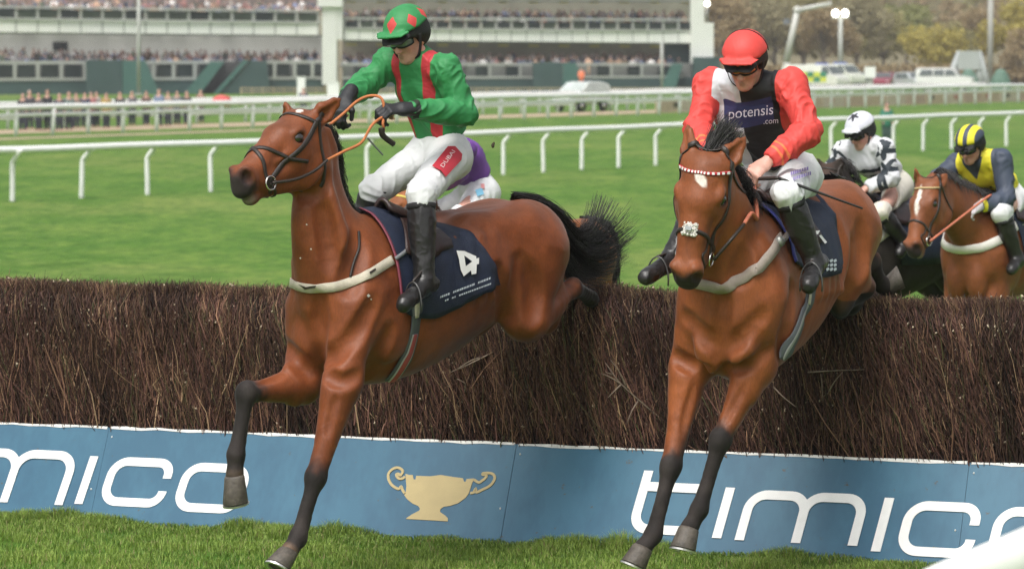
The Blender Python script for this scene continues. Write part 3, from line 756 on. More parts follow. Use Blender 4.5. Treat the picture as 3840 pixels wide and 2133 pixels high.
def add_head(S, H, ears):
    k = H.k; c = H.c; kc = k * c; KK = A3(k, kc, kc); ax = H.ax
    def p(x, y, z): return H.p(x, y * c, z * c)
    # skull, face and muzzle
    S.ell(p(.075, 0, -.03), A3(.125, .088, .10) * KK, .05, ax)
    S.cone(p(.06, 0, .012), p(.22, 0, .018), (.066 * kc, .082 * kc), (.058 * kc, .074 * kc), .04, ax[2])
    S.cone(p(.22, 0, .018), p(.38, 0, -.004), (.055 * kc, .074 * kc), (.046 * kc, .050 * kc), .03, ax[2])
    S.cone(p(.38, 0, -.004), p(.53, 0, -.035), (.046 * kc, .050 * kc), (.050 * kc, .050 * kc), .03, ax[2])
    S.cone(p(.30, 0, -.04), p(.52, 0, -.055), (.075 * kc, .052 * kc), (.058 * kc, .048 * kc), .03, ax[2])
    for s in (1, -1):
        S.ell(p(.135, s * .050, -.112), A3(.140, .040, .135) * KK, .035, ax)          # cheek
        S.ell(p(.20, s * .066, -.045), A3(.10, .034, .06) * KK, .035, ax)
        S.cone(p(.14, s * .042, -.200), p(.44, s * .020, -.130), .034 * kc, .024 * kc, .05, ax[2])   # jaw bars
        S.cone(p(.25, s * .030, -.10), p(.45, s * .020, -.09), .050 * kc, .034 * kc, .04, ax[2])
        S.cone(p(.20, s * .086, -.022), p(.37, s * .052, -.036), .014 * kc, .007 * kc, .02, ax[2])   # facial crest
        S.ell(p(.178, s * .080, .027), A3(.042, .020, .020) * KK, .022, ax)            # brow
        S.ell(p(.195, s * .088, -.018), A3(.034, .013, .014) * KK, .015, ax)           # lower lid
        S.ell(p(.548, s * .037, -.018), A3(.048, .029, .045) * KK, .02, ax)            # nostril wing
    S.ell(p(.555, 0, -.045), A3(.055, .052, .055) * KK, .03, ax)
    S.ell(p(.583, 0, -.072), A3(.038, .044, .034) * KK, .02, ax)                       # upper lip
    S.ell(p(.545, 0, -.122), A3(.044, .034, .026) * KK, .02, ax)                       # lower lip, chin
    S.cone(p(.40, 0, -.11), p(.54, 0, -.118), .034 * kc, .028 * kc, .02, ax[2])
    for s in (1, -1):
        S.ell(p(.190, s * .096, .004), A3(.030, .022, .021) * KK, .01, ax, sub=True)   # eye opening
        S.ell(p(.582, s * .056, -.014), A3(.030, .026, .036) * KK, .014, ax, sub=True) # nostril
        S.cone(p(.60, s * .030, -.101), p(.50, s * .058, -.098), .005 * kc, .004 * kc, .008, ax[2], sub=True)  # mouth
    # ears: cupped
    for s, tip, open_ in ears:
        b = p(.018, s * .070, .018); tip = np.asarray(tip, float); d = unit(tip - b); L = np.linalg.norm(tip - b)
        o = np.asarray(open_, float); o = unit(o - d * (o @ d)); w = np.cross(d, o)
        A = np.stack([d, w, o])
        S.cone(b - d * .02, b + d * L * .35, (.030 * kc, .036 * kc), (.024 * kc, .044 * kc), .03, o)
        S.cone(b + d * L * .35, b + d * L * .80, (.024 * kc, .044 * kc), (.012 * kc, .023 * kc), .015, o)
        S.cone(b + d * L * .80, tip - d * .004, (.012 * kc, .023 * kc), (.006 * kc, .006 * kc), .01, o)
        S.cone(b + d * L * .22 + o * .026, b + d * L * .78 + o * .015, (.016 * kc, .028 * kc), (.006 * kc, .008 * kc), .008, o, sub=True)

def add_foreleg(S, sh, el, kn, fe, co, k=1.0, fwd=None):
    sh, el, kn, fe, co = [np.asarray(q, float) for q in (sh, el, kn, fe, co)]
    f = kn - el; c = fe - kn; q = co - fe; fwd = A3(0, -1, 0) if fwd is None else fwd
    def caud(d): d = unit(d); v = -fwd - d * (-fwd @ d); return unit(v)
    cb, cc = caud(f), caud(c); sd = unit(np.cross(f, cb))
    S.cone(sh, el, .105 * k, .090 * k, .09)
    S.chain([el, el + f * .28, el + f * .62, el + f * .90, kn], np.array([.088, .076, .052, .044, .046]) * k, .07)
    S.ell(el + f * .20 - cb * .030 + sd * .012, A3(.055, .052, .12) * k, .03); S.ell(el + f * .20 - cb * .030 - sd * .012, A3(.05, .05, .11) * k, .03)   # extensors
    S.cone(el + f * .05 + cb * .035, el + f * .80 + cb * .012, .052 * k, .030 * k, .035)              # flexors
    S.ell(kn, A3(.053, .050, .060) * k, .018); S.ell(kn - cc * .014 + unit(c) * .018, A3(.040, .036, .030) * k, .012); S.ell(kn - cc * .014 - unit(c) * .022, A3(.042, .038, .030) * k, .012); S.ell(kn + cc * .036, A3(.020, .020, .032) * k, .012)
    S.chain([kn, kn + c * .16, kn + c * .5, kn + c * .85, fe], np.array([.046, .035, .0305, .033, .040]) * k, .02)
    S.chain([kn + c * .08 + cc * .030, kn + c * .5 + cc * .026, kn + c * .92 + cc * .030], np.array([.018, .0165, .021]) * k, .010)   # tendons
    S.ell(fe, A3(.041, .040, .044) * k, .015); S.ell(fe + cc * .030 + unit(c) * .012, A3(.022, .022, .026) * k, .015)
    S.chain([fe, fe + q * .5, co], np.array([.038, .031, .043]) * k, .02)
def add_hindleg(S, hip, st, ho, fe, co, k=1.0, fwd=None):
    hip, st, ho, fe, co = [np.asarray(q, float) for q in (hip, st, ho, fe, co)]
    g = ho - st; c = fe - ho; q = co - fe; fwd = A3(0, -1, 0) if fwd is None else fwd
    d = unit(c); cc = unit(-fwd - d * (-fwd @ d))
    S.cone(hip, st, .20 * k, .110 * k, .10); S.ell(st, A3(.075, .075, .085) * k, .05)
    S.chain([st, st + g * .35, st + g * .75, ho], np.array([.110, .092, .052, .046]) * k, .06)
    S.ell(ho, A3(.050, .046, .058) * k, .02); S.ell(ho + unit(ho - fe) * .03 + unit(ho - st) * .03, A3(.028, .028, .034) * k, .02)
    S.chain([ho, ho + c * .2, ho + c * .6, fe], np.array([.048, .036, .029, .040]) * k, .02); S.chain([ho + c * .15 + cc * .03, ho + c * .55 + cc * .028, ho + c * .95 + cc * .03], np.array([.018, .016, .020]) * k, .01)
    S.chain([fe, fe + q * .5, co], np.array([.041, .034, .045]) * k, .02)

def hoof_mesh(name, co, toe, fwd, parent, k=1.0, shoe=True):
    """tapered wall, flat sole and an iron shoe round its rim"""
    co = np.asarray(co, float); toe = np.asarray(toe, float); d = unit(toe - co); h = np.linalg.norm(toe - co)
    f = np.asarray(fwd, float); f = unit(f - d * (f @ d)); s = np.cross(d, f); n = 20
    rings = [(-.012, .040, .040, 0), (.0, .046, .046, 0), (h * .35, .049, .052, .006), (h * .96, .056, .062, .018), (h, .055, .061, .018)]
    V = []; F = []
    for w, rs, rf, sh in rings:
        for j in range(n):
            t = 2 * math.pi * j / n
            rfj = rf if math.cos(t) > 0 else rf * .82
            V.append(co + d * w + (s * rs * math.sin(t) + f * (rfj * math.cos(t) + sh)) * k)
    m = len(rings)
    for i in range(m - 1):
        for j in range(n): F.append((i * n + j, i * n + (j + 1) % n, (i + 1) * n + (j + 1) % n, (i + 1) * n + j))
    F.append(tuple((m - 1) * n + j for j in range(n))); F.append(tuple(range(n - 1, -1, -1)))
    F = [tuple(reversed(q)) for q in F]
    hf = mesh_obj(name, V, F, mat('hoof_horn', (.085, .072, .058), .55, .45, 26, .4, 90), parent, True)
    if shoe:
        P = []
        for t in np.linspace(-2.5, 2.5, 22): P.append(co + d * (h + .004) + (s * .050 * math.sin(t) + f * ((.056 if math.cos(t) > 0 else .048) * math.cos(t) + .018)) * k)
        Vr, Fr = ribbon(P, np.tile(d, (22, 1)), .020, .009)
        mesh_obj('horseshoe', Vr, Fr, mat('horseshoe_metal', (.75, .73, .70), .32, .2, 30, metal=.9), hf)
    return hf

def limb_param(V, chain):
    """nearest place along a leg: returns (distance, progress)"""
    best = np.full(len(V), 9.0); prog = np.zeros(len(V))
    for i in range(len(chain) - 1):
        a = np.asarray(chain[i], float); b = np.asarray(chain[i + 1], float); d = b - a; L2 = d @ d
        t = np.clip(((V - a) @ d) / L2, 0, 1); q = np.linalg.norm(V - (a + t[:, None] * d), axis=1)
        m = q < best; best[m] = q[m]; prog[m] = i + t[m]
    return best, prog

def strands(name, guides, n, r, mat_, parent, spread=.01, seed=1, seg=4, cross=None, sides=3, frizz=.006):
    """hair: strands blended between neighbouring guide curves"""
    g = np.random.default_rng(seed); G = np.array(guides); V = []; F = []; off = 0
    for _ in range(n):
        q = g.random() * (len(G) - 1); i = min(int(q), len(G) - 2); f = q - i
        C = G[i] * (1 - f) + G[i + 1] * f
        C = C + g.normal(0, spread, 3) * np.linspace(.3, 1, len(C))[:, None] + g.normal(0, frizz, C.shape)
        L = .72 + .33 * g.random()
        P = spline(C, seg); m = max(4, int(len(P) * min(L, 1))); P = P[:m]
        rr = r * (.7 + .6 * g.random()) * np.linspace(1, .25, m) ** .7
        v, fc = tube_geo(P, rr, sides, False, hint=g.normal(0, 1, 3))
        V.append(v); F += [tuple(x + off for x in k) for k in fc]; off += len(v)
    return mesh_obj(name, np.concatenate(V), F, mat_, parent, True)

BAY = A3(.212, .060, .020)
def coat_colours(V, N, spec):
    n1 = vnoise(V, 3.1, 3); n2 = vnoise(V, 9.0, 5); n3 = vnoise(V, 34.0, 8)
    base = np.asarray(spec.get('coat', BAY)); C = np.tile(base, (len(V), 1)) * (1 + .20 * n1 + .10 * n2)[:, None]
    dk = np.asarray(spec.get('points', (.022, .018, .017)))
    # darker along the topline, redder underneath: the coat's own shading of a bay
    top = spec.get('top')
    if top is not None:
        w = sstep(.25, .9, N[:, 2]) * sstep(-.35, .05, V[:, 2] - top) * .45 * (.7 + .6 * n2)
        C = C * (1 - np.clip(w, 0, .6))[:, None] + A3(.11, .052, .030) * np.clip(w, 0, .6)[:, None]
    for chain, s0, s1 in spec['legs']:
        d, pr = limb_param(V, chain)
        w = sstep(s0, s1, pr + .10 * n2 + .08 * n3) * sstep(.24, .14, d)
        grey = dk * (1.15 + .9 * np.clip(vnoise(V, 16, 4), -.4, 1))[:, None]
        C = C * (1 - w)[:, None] + grey * w[:, None]
    H = spec['head']; q = H.loc(V) / A3(1, H.c, H.c); near = sstep(.20, .15, np.sqrt(q[:, 1] ** 2 + (q[:, 2] + .05) ** 2)) * (q[:, 0] > -.06) * (q[:, 0] < .68)
    w = sstep(.525, .585, q[:, 0] - .30 * np.clip(q[:, 2] + .06, 0, 1) - .1 * np.clip(-.08 - q[:, 2], 0, 1) + .02 * n3) * near
    C = C * (1 - w)[:, None] + A3(.035, .028, .027) * w[:, None]
    w = np.exp(-(((q[:, 0] - .190) / .036) ** 2 + ((np.abs(q[:, 1]) - .085) / .035) ** 2 + ((q[:, 2] - .004) / .028) ** 2)) * .9
    C = C * (1 - w)[:, None] + A3(.03, .02, .016) * w[:, None]
    w = np.exp(-(((q[:, 0] - .580) / .034) ** 2 + ((np.abs(q[:, 1]) - .050) / .03) ** 2 + ((q[:, 2] + .012) / .036) ** 2)) * 1.25; w = np.clip(w, 0, 1)
    C = C * (1 - w)[:, None] + A3(.022, .012, .012) * w[:, None]
    w = np.exp(-(((q[:, 0] - .575) / .030) ** 2 + ((q[:, 1] - .01) / .045) ** 2 + ((q[:, 2] + .118) / .018) ** 2)) * .8 * near
    C = C * (1 - w)[:, None] + A3(.36, .27, .23) * w[:, None]
    for (cx, cz, rx, rz, tilt) in spec.get('star', []):
        u = (q[:, 0] - cx) * math.cos(tilt) + (q[:, 1] - cz) * math.sin(tilt); v = -(q[:, 0] - cx) * math.sin(tilt) + (q[:, 1] - cz) * math.cos(tilt)
        w = sstep(1.15, .8, np.sqrt((u / rx) ** 2 + (v / rz) ** 2) + .25 * n3 + .1 * n2) * (q[:, 2] > 0.0) * near
        C = C * (1 - w)[:, None] + A3(.78, .74, .68) * w[:, None]
    for ctr, rad, col in spec.get('spots', []):
        w = sstep(rad, rad * .5, np.linalg.norm(V - np.asarray(ctr), axis=1)) * .7
        C = C * (1 - w)[:, None] + np.asarray(col) * w[:, None]
    return np.clip(C, .004, 1)

class Horse: pass
def make_horse(spec, vox):
    h = Horse(); S = Solid(); fr = spec['frame']; h.S = S; h.fr = fr; h.spec = spec
    st = spec['trunk']
    S.add(Loft(fr.o, fr.F, fr.U, [(a, (ct + cb) / 2, 0, (ct - cb) / 2, hw) for a, ct, cb, hw in st]), .04)
    for prim in spec.get('extra', []): prim(S, fr)
    nkq = spec['neck']; no = nkq[0][0]; nd = unit(nkq[-1][0] - no); nu = np.asarray(spec.get('neck_hint', fr.F)); nu = unit(nu - nd * (nu @ nd)); nv = np.cross(nd, nu)
    S.add(Loft(no, nd, nu, [((q[0] - no) @ nd, (q[0] - no) @ nu, (q[0] - no) @ nv, q[1], q[2]) for q in nkq]), .12)
    H = HeadFrame(spec['poll'], spec['muzzle'], spec['dorsal'], spec.get('head_left', fr.L), c=spec.get('head_c', 1.15)); h.H = H; spec['head'] = H
    for j in spec['fore']: add_foreleg(S, *j[:5], fwd=fr.F)
    for j in spec['hind']: add_hindleg(S, *j[:5], fwd=fr.F)
    for prim in spec.get('muscle', []): prim(S, fr)
    add_head(S, H, spec['ears'])
    gr = spec.get('grooves', [])
    if gr:                                    # creases between muscles, laid where they show
        flat = [p for pts, r, d, k in gr for p in pts]; P, Nn = cast(S, flat, 0.0, steps=70, rate=.9, most=.09); i = 0; todo = []
        for pts, r, d, k in gr:
            C = spline(P[i:i + len(pts)] + Nn[i:i + len(pts)] * (r - d), 4); i += len(pts); m = len(C) - 1
            for q in range(m): t = min(1, 1.6 * math.sin(math.pi * (q + .5) / m)); todo.append((C[q], C[q + 1], r * (.55 + .45 * t), k))
        for a, b, r, k in todo: S.cone(a, b, r, r, k, sub=True)
    V, Q = S.mesh(vox)
    N = vnormals(V, Q)
    amp = .0016
    V = V + N * (vnoise(V, 22, 2) * amp + np.abs(vnoise(V, 9, 7)) * .002)[:, None]
    spec['legs'] = [([j[1], j[2], j[3], j[4]], spec.get('fore_dark', (.62, .98))[0], spec.get('fore_dark', (.62, .98))[1]) for j in spec['fore']] + \
                   [([j[1], j[2], j[3], j[4]], .75, 1.05) for j in spec['hind']]
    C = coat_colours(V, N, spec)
    feet = [j[5] for j in spec['fore']] + [j[5] for j in spec['hind']]
    base = fr.l(-.4, 0, 0); base[2] = 0
    root = empty('horse', base, spec['label'], 'horse', 'racehorses'); h.root = root
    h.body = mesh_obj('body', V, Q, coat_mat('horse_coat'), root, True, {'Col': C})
    for i, j in enumerate(list(spec['fore']) + list(spec['hind'])):
        hoof_mesh('hoof', j[4], j[5], fr.F if len(j) < 7 else j[6], root, 1.14, shoe=len(j) < 8)
    for s in (1, -1):
        b = MB(); b.ell(H.p(.190, s * .072 * H.c, .004 * H.c), A3(.030, .030, .027) * H.k * H.c, 16, 10)
        b.build('eye', mat('horse_eye', (.012, .008, .006), .06, .3, 20, spec=.8, coat=1.0), root, True)
    return h

def near_c(fr, P): return fr.loc(P)

# ---- horse on the left: landing, head high, near foreleg straight
h1 = Frame(at(1400, 815, 18.8), 50)
def b1(x, y, b=0.0): return h1.b(x, y, b)
def nk(x, y, W, hb, fr, f=.643, g=.766, bb=0.0):
    ha = math.sqrt(max(W * W - (hb * g) ** 2, (.3 * W) ** 2)) / f
    return (fr.b(x, y, bb), ha, hb)
spec1 = dict(frame=h1, label='bay horse with white chest strap and number four cloth, ears back, landing',
    trunk=[(.36, -.30, -.72, .16), (.25, -.12, -.81, .22), (.08, -.02, -.85, .25), (-.18, -.03, -.835, .272), (-.45, -.04, -.765, .285), (-.70, .0, -.665, .275), (-.95, .035, -.555, .25), (-1.13, .04, -.48, .22), (-1.27, -.03, -.42, .15)],
    neck=[nk(1300, 1080, .245, .20, h1), nk(1265, 965, .222, .180, h1), nk(1215, 850, .166, .130, h1), nk(1193, 750, .134, .100, h1), nk(1192, 665, .110, .085, h1), nk(1196, 580, .095, .078, h1), nk(1180, 510, .085, .072, h1)],
    poll=b1(1152, 462), muzzle=b1(866, 668), head_c=1.25, dorsal=h1.dirv(.42, -.06, .9),
    ears=[(1, b1(1278, 368, .15), h1.dirv(.35, 1, -.1)), (-1, b1(1068, 384, -.10), h1.dirv(.9, -.5, .2))],
    fore=[(h1.l(.30, .17, -.42), b1(1285, 1430, .17), b1(1184, 1790, .16), b1(1117, 2018, .15), b1(1080, 2072, .15), b1(1052, 2132, .15)),
          (h1.l(.32, -.17, -.45), b1(1135, 1440, -.15), b1(925, 1472, -.16), b1(884, 1705, -.16), b1(880, 1788, -.16), b1(893, 1878, -.16), h1.dirv(.9, .2, -.5))],
    hind=[(h1.l(-1.10, .13, -.22), b1(1975, 1195, .18), b1(2148, 1080, .14), at(2212, 1116, 20.14), at(2230, 1140, 20.28), at(2240, 1165, 20.38)),
          (h1.l(-1.10, -.13, -.22), h1.l(-.98, -.17, -.55), h1.l(-1.42, -.14, -.42), at(2236, 1106, 20.40), at(2252, 1128, 20.50), at(2260, 1150, 20.58))],
    grooves=[([(1196, 1110), (1200, 1200), (1197, 1300), (1188, 1385)], .035, .020, .04), ([(1408, 1120), (1350, 1230), (1275, 1310), (1222, 1350)], .04, .013, .05), ([(1062, 1290), (1105, 1350), (1165, 1395)], .035, .014, .04),
        ([(1462, 1230), (1420, 1330), (1375, 1410)], .035, .012, .045), ([(1222, 1400), (1280, 1432), (1345, 1400)], .03, .010, .035), ([(1212, 760), (1222, 880), (1240, 1010)], .035, .010, .045), ([(1140, 735), (1195, 715), (1232, 650)], .03, .012, .04),
        ([(1866, 1010), (1888, 1100), (1892, 1190)], .05, .024, .05), ([(1985, 1000), (2003, 1100), (1998, 1200)], .04, .012, .05), ([(1345, 905), (1330, 1000), (1300, 1090)], .045, .010, .06), ([(1262, 1480), (1240, 1560), (1228, 1630)], .018, .007, .02), ([(1070, 1400), (1010, 1425), (965, 1440)], .02, .008, .025)],
    top=h1.o[2], star=[(.055, .030, .022, .014, .3)],
    spots=[(b1(882, 1775, -.16), .055, (.30, .20, .12)), (b1(1083, 2066, .15), .055, (.34, .20, .11)), (b1(1905, 905, .27), .030, (.05, .035, .03)), (b1(1735, 800, .18), .07, (.10, .07, .06))],
)
def body_muscles(S, fr, rz=0.0):
    """shoulder, breast, loin and quarters; rz lifts the quarters"""
    ax = np.stack([fr.F, fr.L, fr.U]); sh = np.stack([unit(fr.dirv(.94, 0, -.35)), fr.L, unit(fr.dirv(.35, 0, .94))])
    for s in (1, -1):
        S.ell(fr.l(.22, s * .155, -.40), A3(.13, .085, .30), .05, sh)                                  # blade
        S.ell(fr.l(.12, s * .195, -.55), A3(.17, .075, .17), .035, ax)                                 # triceps
        S.ell(fr.l(.33, s * .150, -.50), A3(.085, .085, .13), .03, ax)                                 # point of shoulder
        S.ell(fr.l(.385, s * .085, -.62), A3(.085, .080, .17), .025, ax)                               # breast
        S.cone(fr.l(.40, s * .10, -.22), fr.l(.36, s * .155, -.46), .065, .05, .04)                     # neck-to-shoulder strap muscle
        S.cone(fr.l(.02, s * .05, -.06), fr.l(.20, s * .15, -.36), .045, .045, .08)
        S.ell(fr.l(-1.08, s * .125, -.20 + rz), A3(.28, .150, .25), .08, np.stack([unit(fr.dirv(.95, 0, .12)), fr.L, unit(fr.dirv(-.12, 0, .95))]))
        S.ell(fr.l(-1.19, s * .11, -.38 + rz), A3(.135, .118, .30), .04, np.stack([unit(fr.dirv(.95, 0, -.30)), fr.L, unit(fr.dirv(.30, 0, .95))]))
        S.ell(fr.l(-.99, s * .16, -.42 + rz), A3(.12, .090, .24), .05, np.stack([unit(fr.dirv(.95, 0, .25)), fr.L, unit(fr.dirv(-.25, 0, .95))]))
        S.cone(fr.l(-.62, s * .10, -.06 + rz * .6), fr.l(-.98, s * .18, -.07 + rz), .05, .06, .10)
        S.cone(fr.l(-.845, s * .285, -.26 + rz), fr.l(-.80, s * .265, -.55 + rz), .035, .045, .07, sub=True)   # flank hollow
        S.cone(fr.l(-.10, s * .30, -.40), fr.l(-.04, s * .275, -.66), .02, .03, .06, sub=True)             # behind the elbow
        for i in range(5): S.cone(fr.l(-.30 - i * .10, s * .20, -.12 + rz * .3), fr.l(-.24 - i * .095, s * .268, -.42), .010, .010, .06)   # ribs under the skin
    S.cone(fr.l(.02, 0, -.02), fr.l(-.14, 0, -.04 + rz * .3), .05, .045, .06)
def mus1(S, fr):
    body_muscles(S, fr)
    for s in (1, -1): S.cone(b1(1205, 640, s * .075), b1(1290, 930, s * .15), .030, .045, .05)           # neck muscle edge
spec1['muscle'] = [mus1]
H1 = make_horse(spec1, .0092)
print('horse1', round(time.time() - T0, 1), len(H1.body.data.vertices))
# ---- horse on the right: face on, star on the forehead
h2 = Frame(at(2822, 790, 18.4), 67)
def a2(x, y, a=0.0): return h2.a(x, y, a)
spec2 = dict(frame=h2, label='bay horse with white star and fluffy noseband, seen face on',
    trunk=[(.36, -.30, -.74, .165), (.25, -.12, -.83, .23), (.08, -.02, -.85, .255), (-.18, .0, -.80, .272), (-.45, .02, -.72, .285), (-.70, .06, -.60, .275), (-.95, .10, -.49, .25), (-1.13, .11, -.41, .22), (-1.27, .04, -.33, .15)],
    neck=[(a2(2765, 1060, .20), .30, .20), (a2(2745, 960, .26), .27, .185), (a2(2715, 830, .38), .20, .14), (a2(2690, 725, .50), .16, .11), (a2(2672, 645, .58), .125, .088)],
    neck_hint=h2.dirv(.7, 0, -.7),
    poll=a2(2658, 598, .60), muzzle=a2(2556, 1062, .82), dorsal=h2.dirv(.93, .10, .32), head_left=unit(h2.L + h2.U * -.12), head_c=1.27,
    ears=[(1, a2(2795, 515, .52), h2.dirv(.7, .6, 0)), (-1, a2(2580, 470, .55), h2.dirv(.8, -.5, 0))],
    fore=[(h2.l(.28, .165, -.42), a2(2832, 1375, .26), a2(2702, 1648, .42), a2(2622, 1912, .50), a2(2582, 1985, .54), a2(2566, 2060, .57)),
          (h2.l(.28, -.185, -.42), a2(2585, 1385, .26), a2(2516, 1748, .45), a2(2450, 2005, .55), a2(2408, 2056, .60), a2(2380, 2120, .63))],
    hind=[(h2.l(-1.08, .13, -.16), a2(3170, 1010, -.95), a2(3245, 1078, -1.22), a2(3150, 1165, -1.05), a2(3105, 1105, -1.0), a2(3085, 1050, -.98)),
          (h2.l(-1.08, -.13, -.16), h2.l(-.95, -.17, -.48), a2(3268, 985, -1.40), a2(3308, 1068, -1.52), a2(3328, 1078, -1.55), a2(3385, 1056, -1.58), h2.dirv(0, 0, 1), 'no shoe')],
    grooves=[([(2712, 1105), (2706, 1200), (2692, 1330)], .035, .022, .04), ([(2562, 1180), (2615, 1235), (2675, 1300)], .035, .010, .045), ([(2868, 1170), (2795, 1250), (2725, 1310)], .035, .010, .045), ([(2525, 1330), (2590, 1372), (2655, 1385)], .03, .012, .035), ([(2738, 1375), (2820, 1362), (2895, 1300)], .03, .012, .035),
        ([(2968, 1080), (2955, 1200), (2925, 1320)], .04, .012, .05), ([(3140, 850), (3168, 950), (3160, 1040)], .05, .020, .06), ([(3225, 850), (3240, 950), (3235, 1040)], .04, .010, .05), ([(2800, 950), (2785, 1010), (2770, 1050)], .035, .012, .05), ([(2600, 1450), (2575, 1540), (2560, 1620)], .018, .007, .02), ([(2790, 1450), (2745, 1530), (2715, 1590)], .018, .007, .02)],
    top=h2.o[2], fore_dark=(.70, 1.0), coat=(.262, .079, .026),
    star=[(.132, .010, .034, .018, .6)],
)
def mus2(S, fr): body_muscles(S, fr, .06)
spec2['muscle'] = [mus2]
H2 = make_horse(spec2, .0092)

# ---- the followers on the far side of the fence
def far_spec(fr, label, poll, muz, coat, ears, drop=0.0, points=(.022, .018, .017), dors=None, star=()):
    t = [(.36, -.30, -.72, .16), (.25, -.12, -.80, .225), (.08, -.02, -.84, .262), (-.18, -.03, -.82, .29), (-.45, -.06, -.77, .305), (-.70, -.03, -.70, .30), (-.95, .0, -.60, .265), (-1.13, -.01, -.50, .22), (-1.27, -.08, -.42, .15)]
    nb = fr.l(.28, 0, -.22); pl = np.asarray(poll)
    nk_ = [(nb + (pl - nb) * f, ha, hb) for f, ha, hb in ((0, .26, .17), (.35, .20, .13), (.68, .155, .10), (.95, .12, .085))]
    d = pl - nb; hint = unit(np.cross(fr.L, d))
    def mus(S, f):
        body_muscles(S, f, -.03)
    return dict(frame=fr, label=label, trunk=t, neck=nk_, neck_hint=hint, poll=pl, muzzle=np.asarray(muz), dorsal=dors if dors is not None else fr.dirv(.8, 0, .5), ears=ears,
        fore=[(fr.l(.28, .165, -.42), fr.l(.22, .16, -.74), fr.l(.45, .15, -1.02), fr.l(.30, .15, -1.28), fr.l(.22, .15, -1.36), fr.l(.20, .15, -1.43)),
              (fr.l(.28, -.165, -.42), fr.l(.22, -.16, -.74), fr.l(.38, -.15, -1.08), fr.l(.20, -.15, -1.32), fr.l(.12, -.15, -1.38), fr.l(.09, -.15, -1.45))],
        hind=[(fr.l(-1.10, .13, -.24), fr.l(-.85, .17, -.66), fr.l(-1.15, .14, -.98), fr.l(-1.02, .14, -1.36), fr.l(-.96, .14, -1.46), fr.l(-.93, .14, -1.54)),
              (fr.l(-1.10, -.13, -.24), fr.l(-.92, -.17, -.66), fr.l(-1.28, -.14, -.94), fr.l(-1.22, -.14, -1.34), fr.l(-1.17, -.14, -1.45), fr.l(-1.15, -.14, -1.54))],
        coat=coat, points=points, top=fr.o[2], muscle=[mus], star=list(star))
h3 = Frame(at(3715, 735, 28.2), 56)
spec3 = far_spec(h3, 'bay horse with narrow white blaze below the yellow-jacketed rider', h3.b(3490, 690, -.02), h3.b(3405, 945, -.02), (.22, .072, .026),
    [(1, h3.b(3556, 652, .10), h3.dirv(.7, .5, 0)), (-1, h3.b(3430, 628, -.10), h3.dirv(.8, -.5, 0))], dors=h3.dirv(.85, -.1, .4), star=[(.20, .0, .13, .018, .05)])
H3 = make_horse(spec3, .017)
h4 = Frame(at(3270, 745, 28.9), 48)
spec4 = far_spec(h4, 'nearly black horse carrying the rider in white with stars', h4.b(3125, 635, 0), h4.b(3000, 800, 0), (.030, .023, .020),
    [(1, h4.b(3152, 590, .10), h4.dirv(.7, .5, 0)), (-1, h4.b(3062, 592, -.10), h4.dirv(.8, -.5, 0))], dors=h4.dirv(.7, -.1, .6))
H4 = make_horse(spec4, .021)
h5 = Frame(at(1700, 850, 25.4), 40)
spec5 = far_spec(h5, 'chestnut horse showing between the green-jacketed jockey\'s legs', h5.b(1530, 745, 0), h5.b(1360, 885, 0), (.30, .105, .035),
    [(1, h5.b(1545, 690, .10), h5.dirv(.7, .5, 0)), (-1, h5.b(1500, 690, -.10), h5.dirv(.8, -.5, 0))], dors=h5.dirv(.6, -.1, .7))
H5 = make_horse(spec5, .021)
print('horses', round(time.time() - T0, 1))

# ---- manes and tails
HAIR = mat('horse_hair', (.016, .013, .012), .38, .35, 40, spec=.6)
HAIRG = mat('horse_hair_grey', (.045, .042, .042), .5, .35, 40, spec=.5)
def pxcurve(fr, pts, b): return np.array([fr.b(x, y, b) for x, y in pts])
tg = [[(1925, 738), (2010, 748), (2085, 800), (2150, 878), (2195, 850), (2228, 742)],
      [(1928, 738), (2020, 755), (2100, 812), (2165, 890), (2225, 850), (2262, 756)],
      [(1932, 740), (2030, 765), (2115, 830), (2190, 905), (2265, 865), (2325, 780)],
      [(1935, 742), (2040, 778), (2120, 850), (2200, 925), (2300, 900), (2378, 835)],
      [(1938, 744), (2045, 790), (2118, 870), (2195, 955), (2295, 945), (2362, 895)],
      [(1940, 746), (2050, 805), (2112, 900), (2180, 985), (2265, 1005), (2335, 965)],
      [(1943, 750), (2055, 820), (2104, 925), (2160, 1005), (2225, 1035), (2285, 1040)],
      [(1946, 755), (2060, 835), (2098, 940), (2125, 1010), (2165, 1042), (2240, 1062)],
      [(1948, 758), (2062, 845), (2094, 930), (2102, 985), (2112, 1020), (2128, 1035)]]
G = []
for i, q in enumerate(tg): G.append(pxcurve(h1, q, .02 + .05 * math.sin(i * 2.1)))
strands('tail', G, 2200, .0020, HAIR, H1.root, .024, 3, 2, frizz=.005)
# dock: the tail's fleshy root under the hair
b = MB(); b.tube(spline([h1.l(-1.10, 0, .01), h1.l(-1.24, 0, .03), b1(2020, 760), b1(2085, 835), b1(2125, 900)], 5), np.linspace(.045, .018, 21), 8); b.build('dock', HAIR, H1.root, True)
def crest_mane(h, pts, outward, L, n, r, m, seed, spread=.012, snap_off=-.004):
    P = spline(pts, 8); P, N = h.S.snap(P, snap_off)
    G = []
    for p, q in zip(P, N):
        o = np.asarray(outward(p, q)); G.append([p - q * .01, p + q * .03 * L / .08 + o * L * .25, p + q * .03 * L / .08 + o * L * .7, p + o * L])
    return strands('mane', np.array(G), n, r, m, h.root, spread, seed, 2)
crest_mane(H1, [b1(1205, 470), b1(1238, 520), b1(1255, 600), b1(1285, 690), b1(1320, 770), b1(1362, 826)], lambda p, q: unit(q * .35 + A3(.15, .1, -.85)), .075, 800, .0022, HAIR, 5)
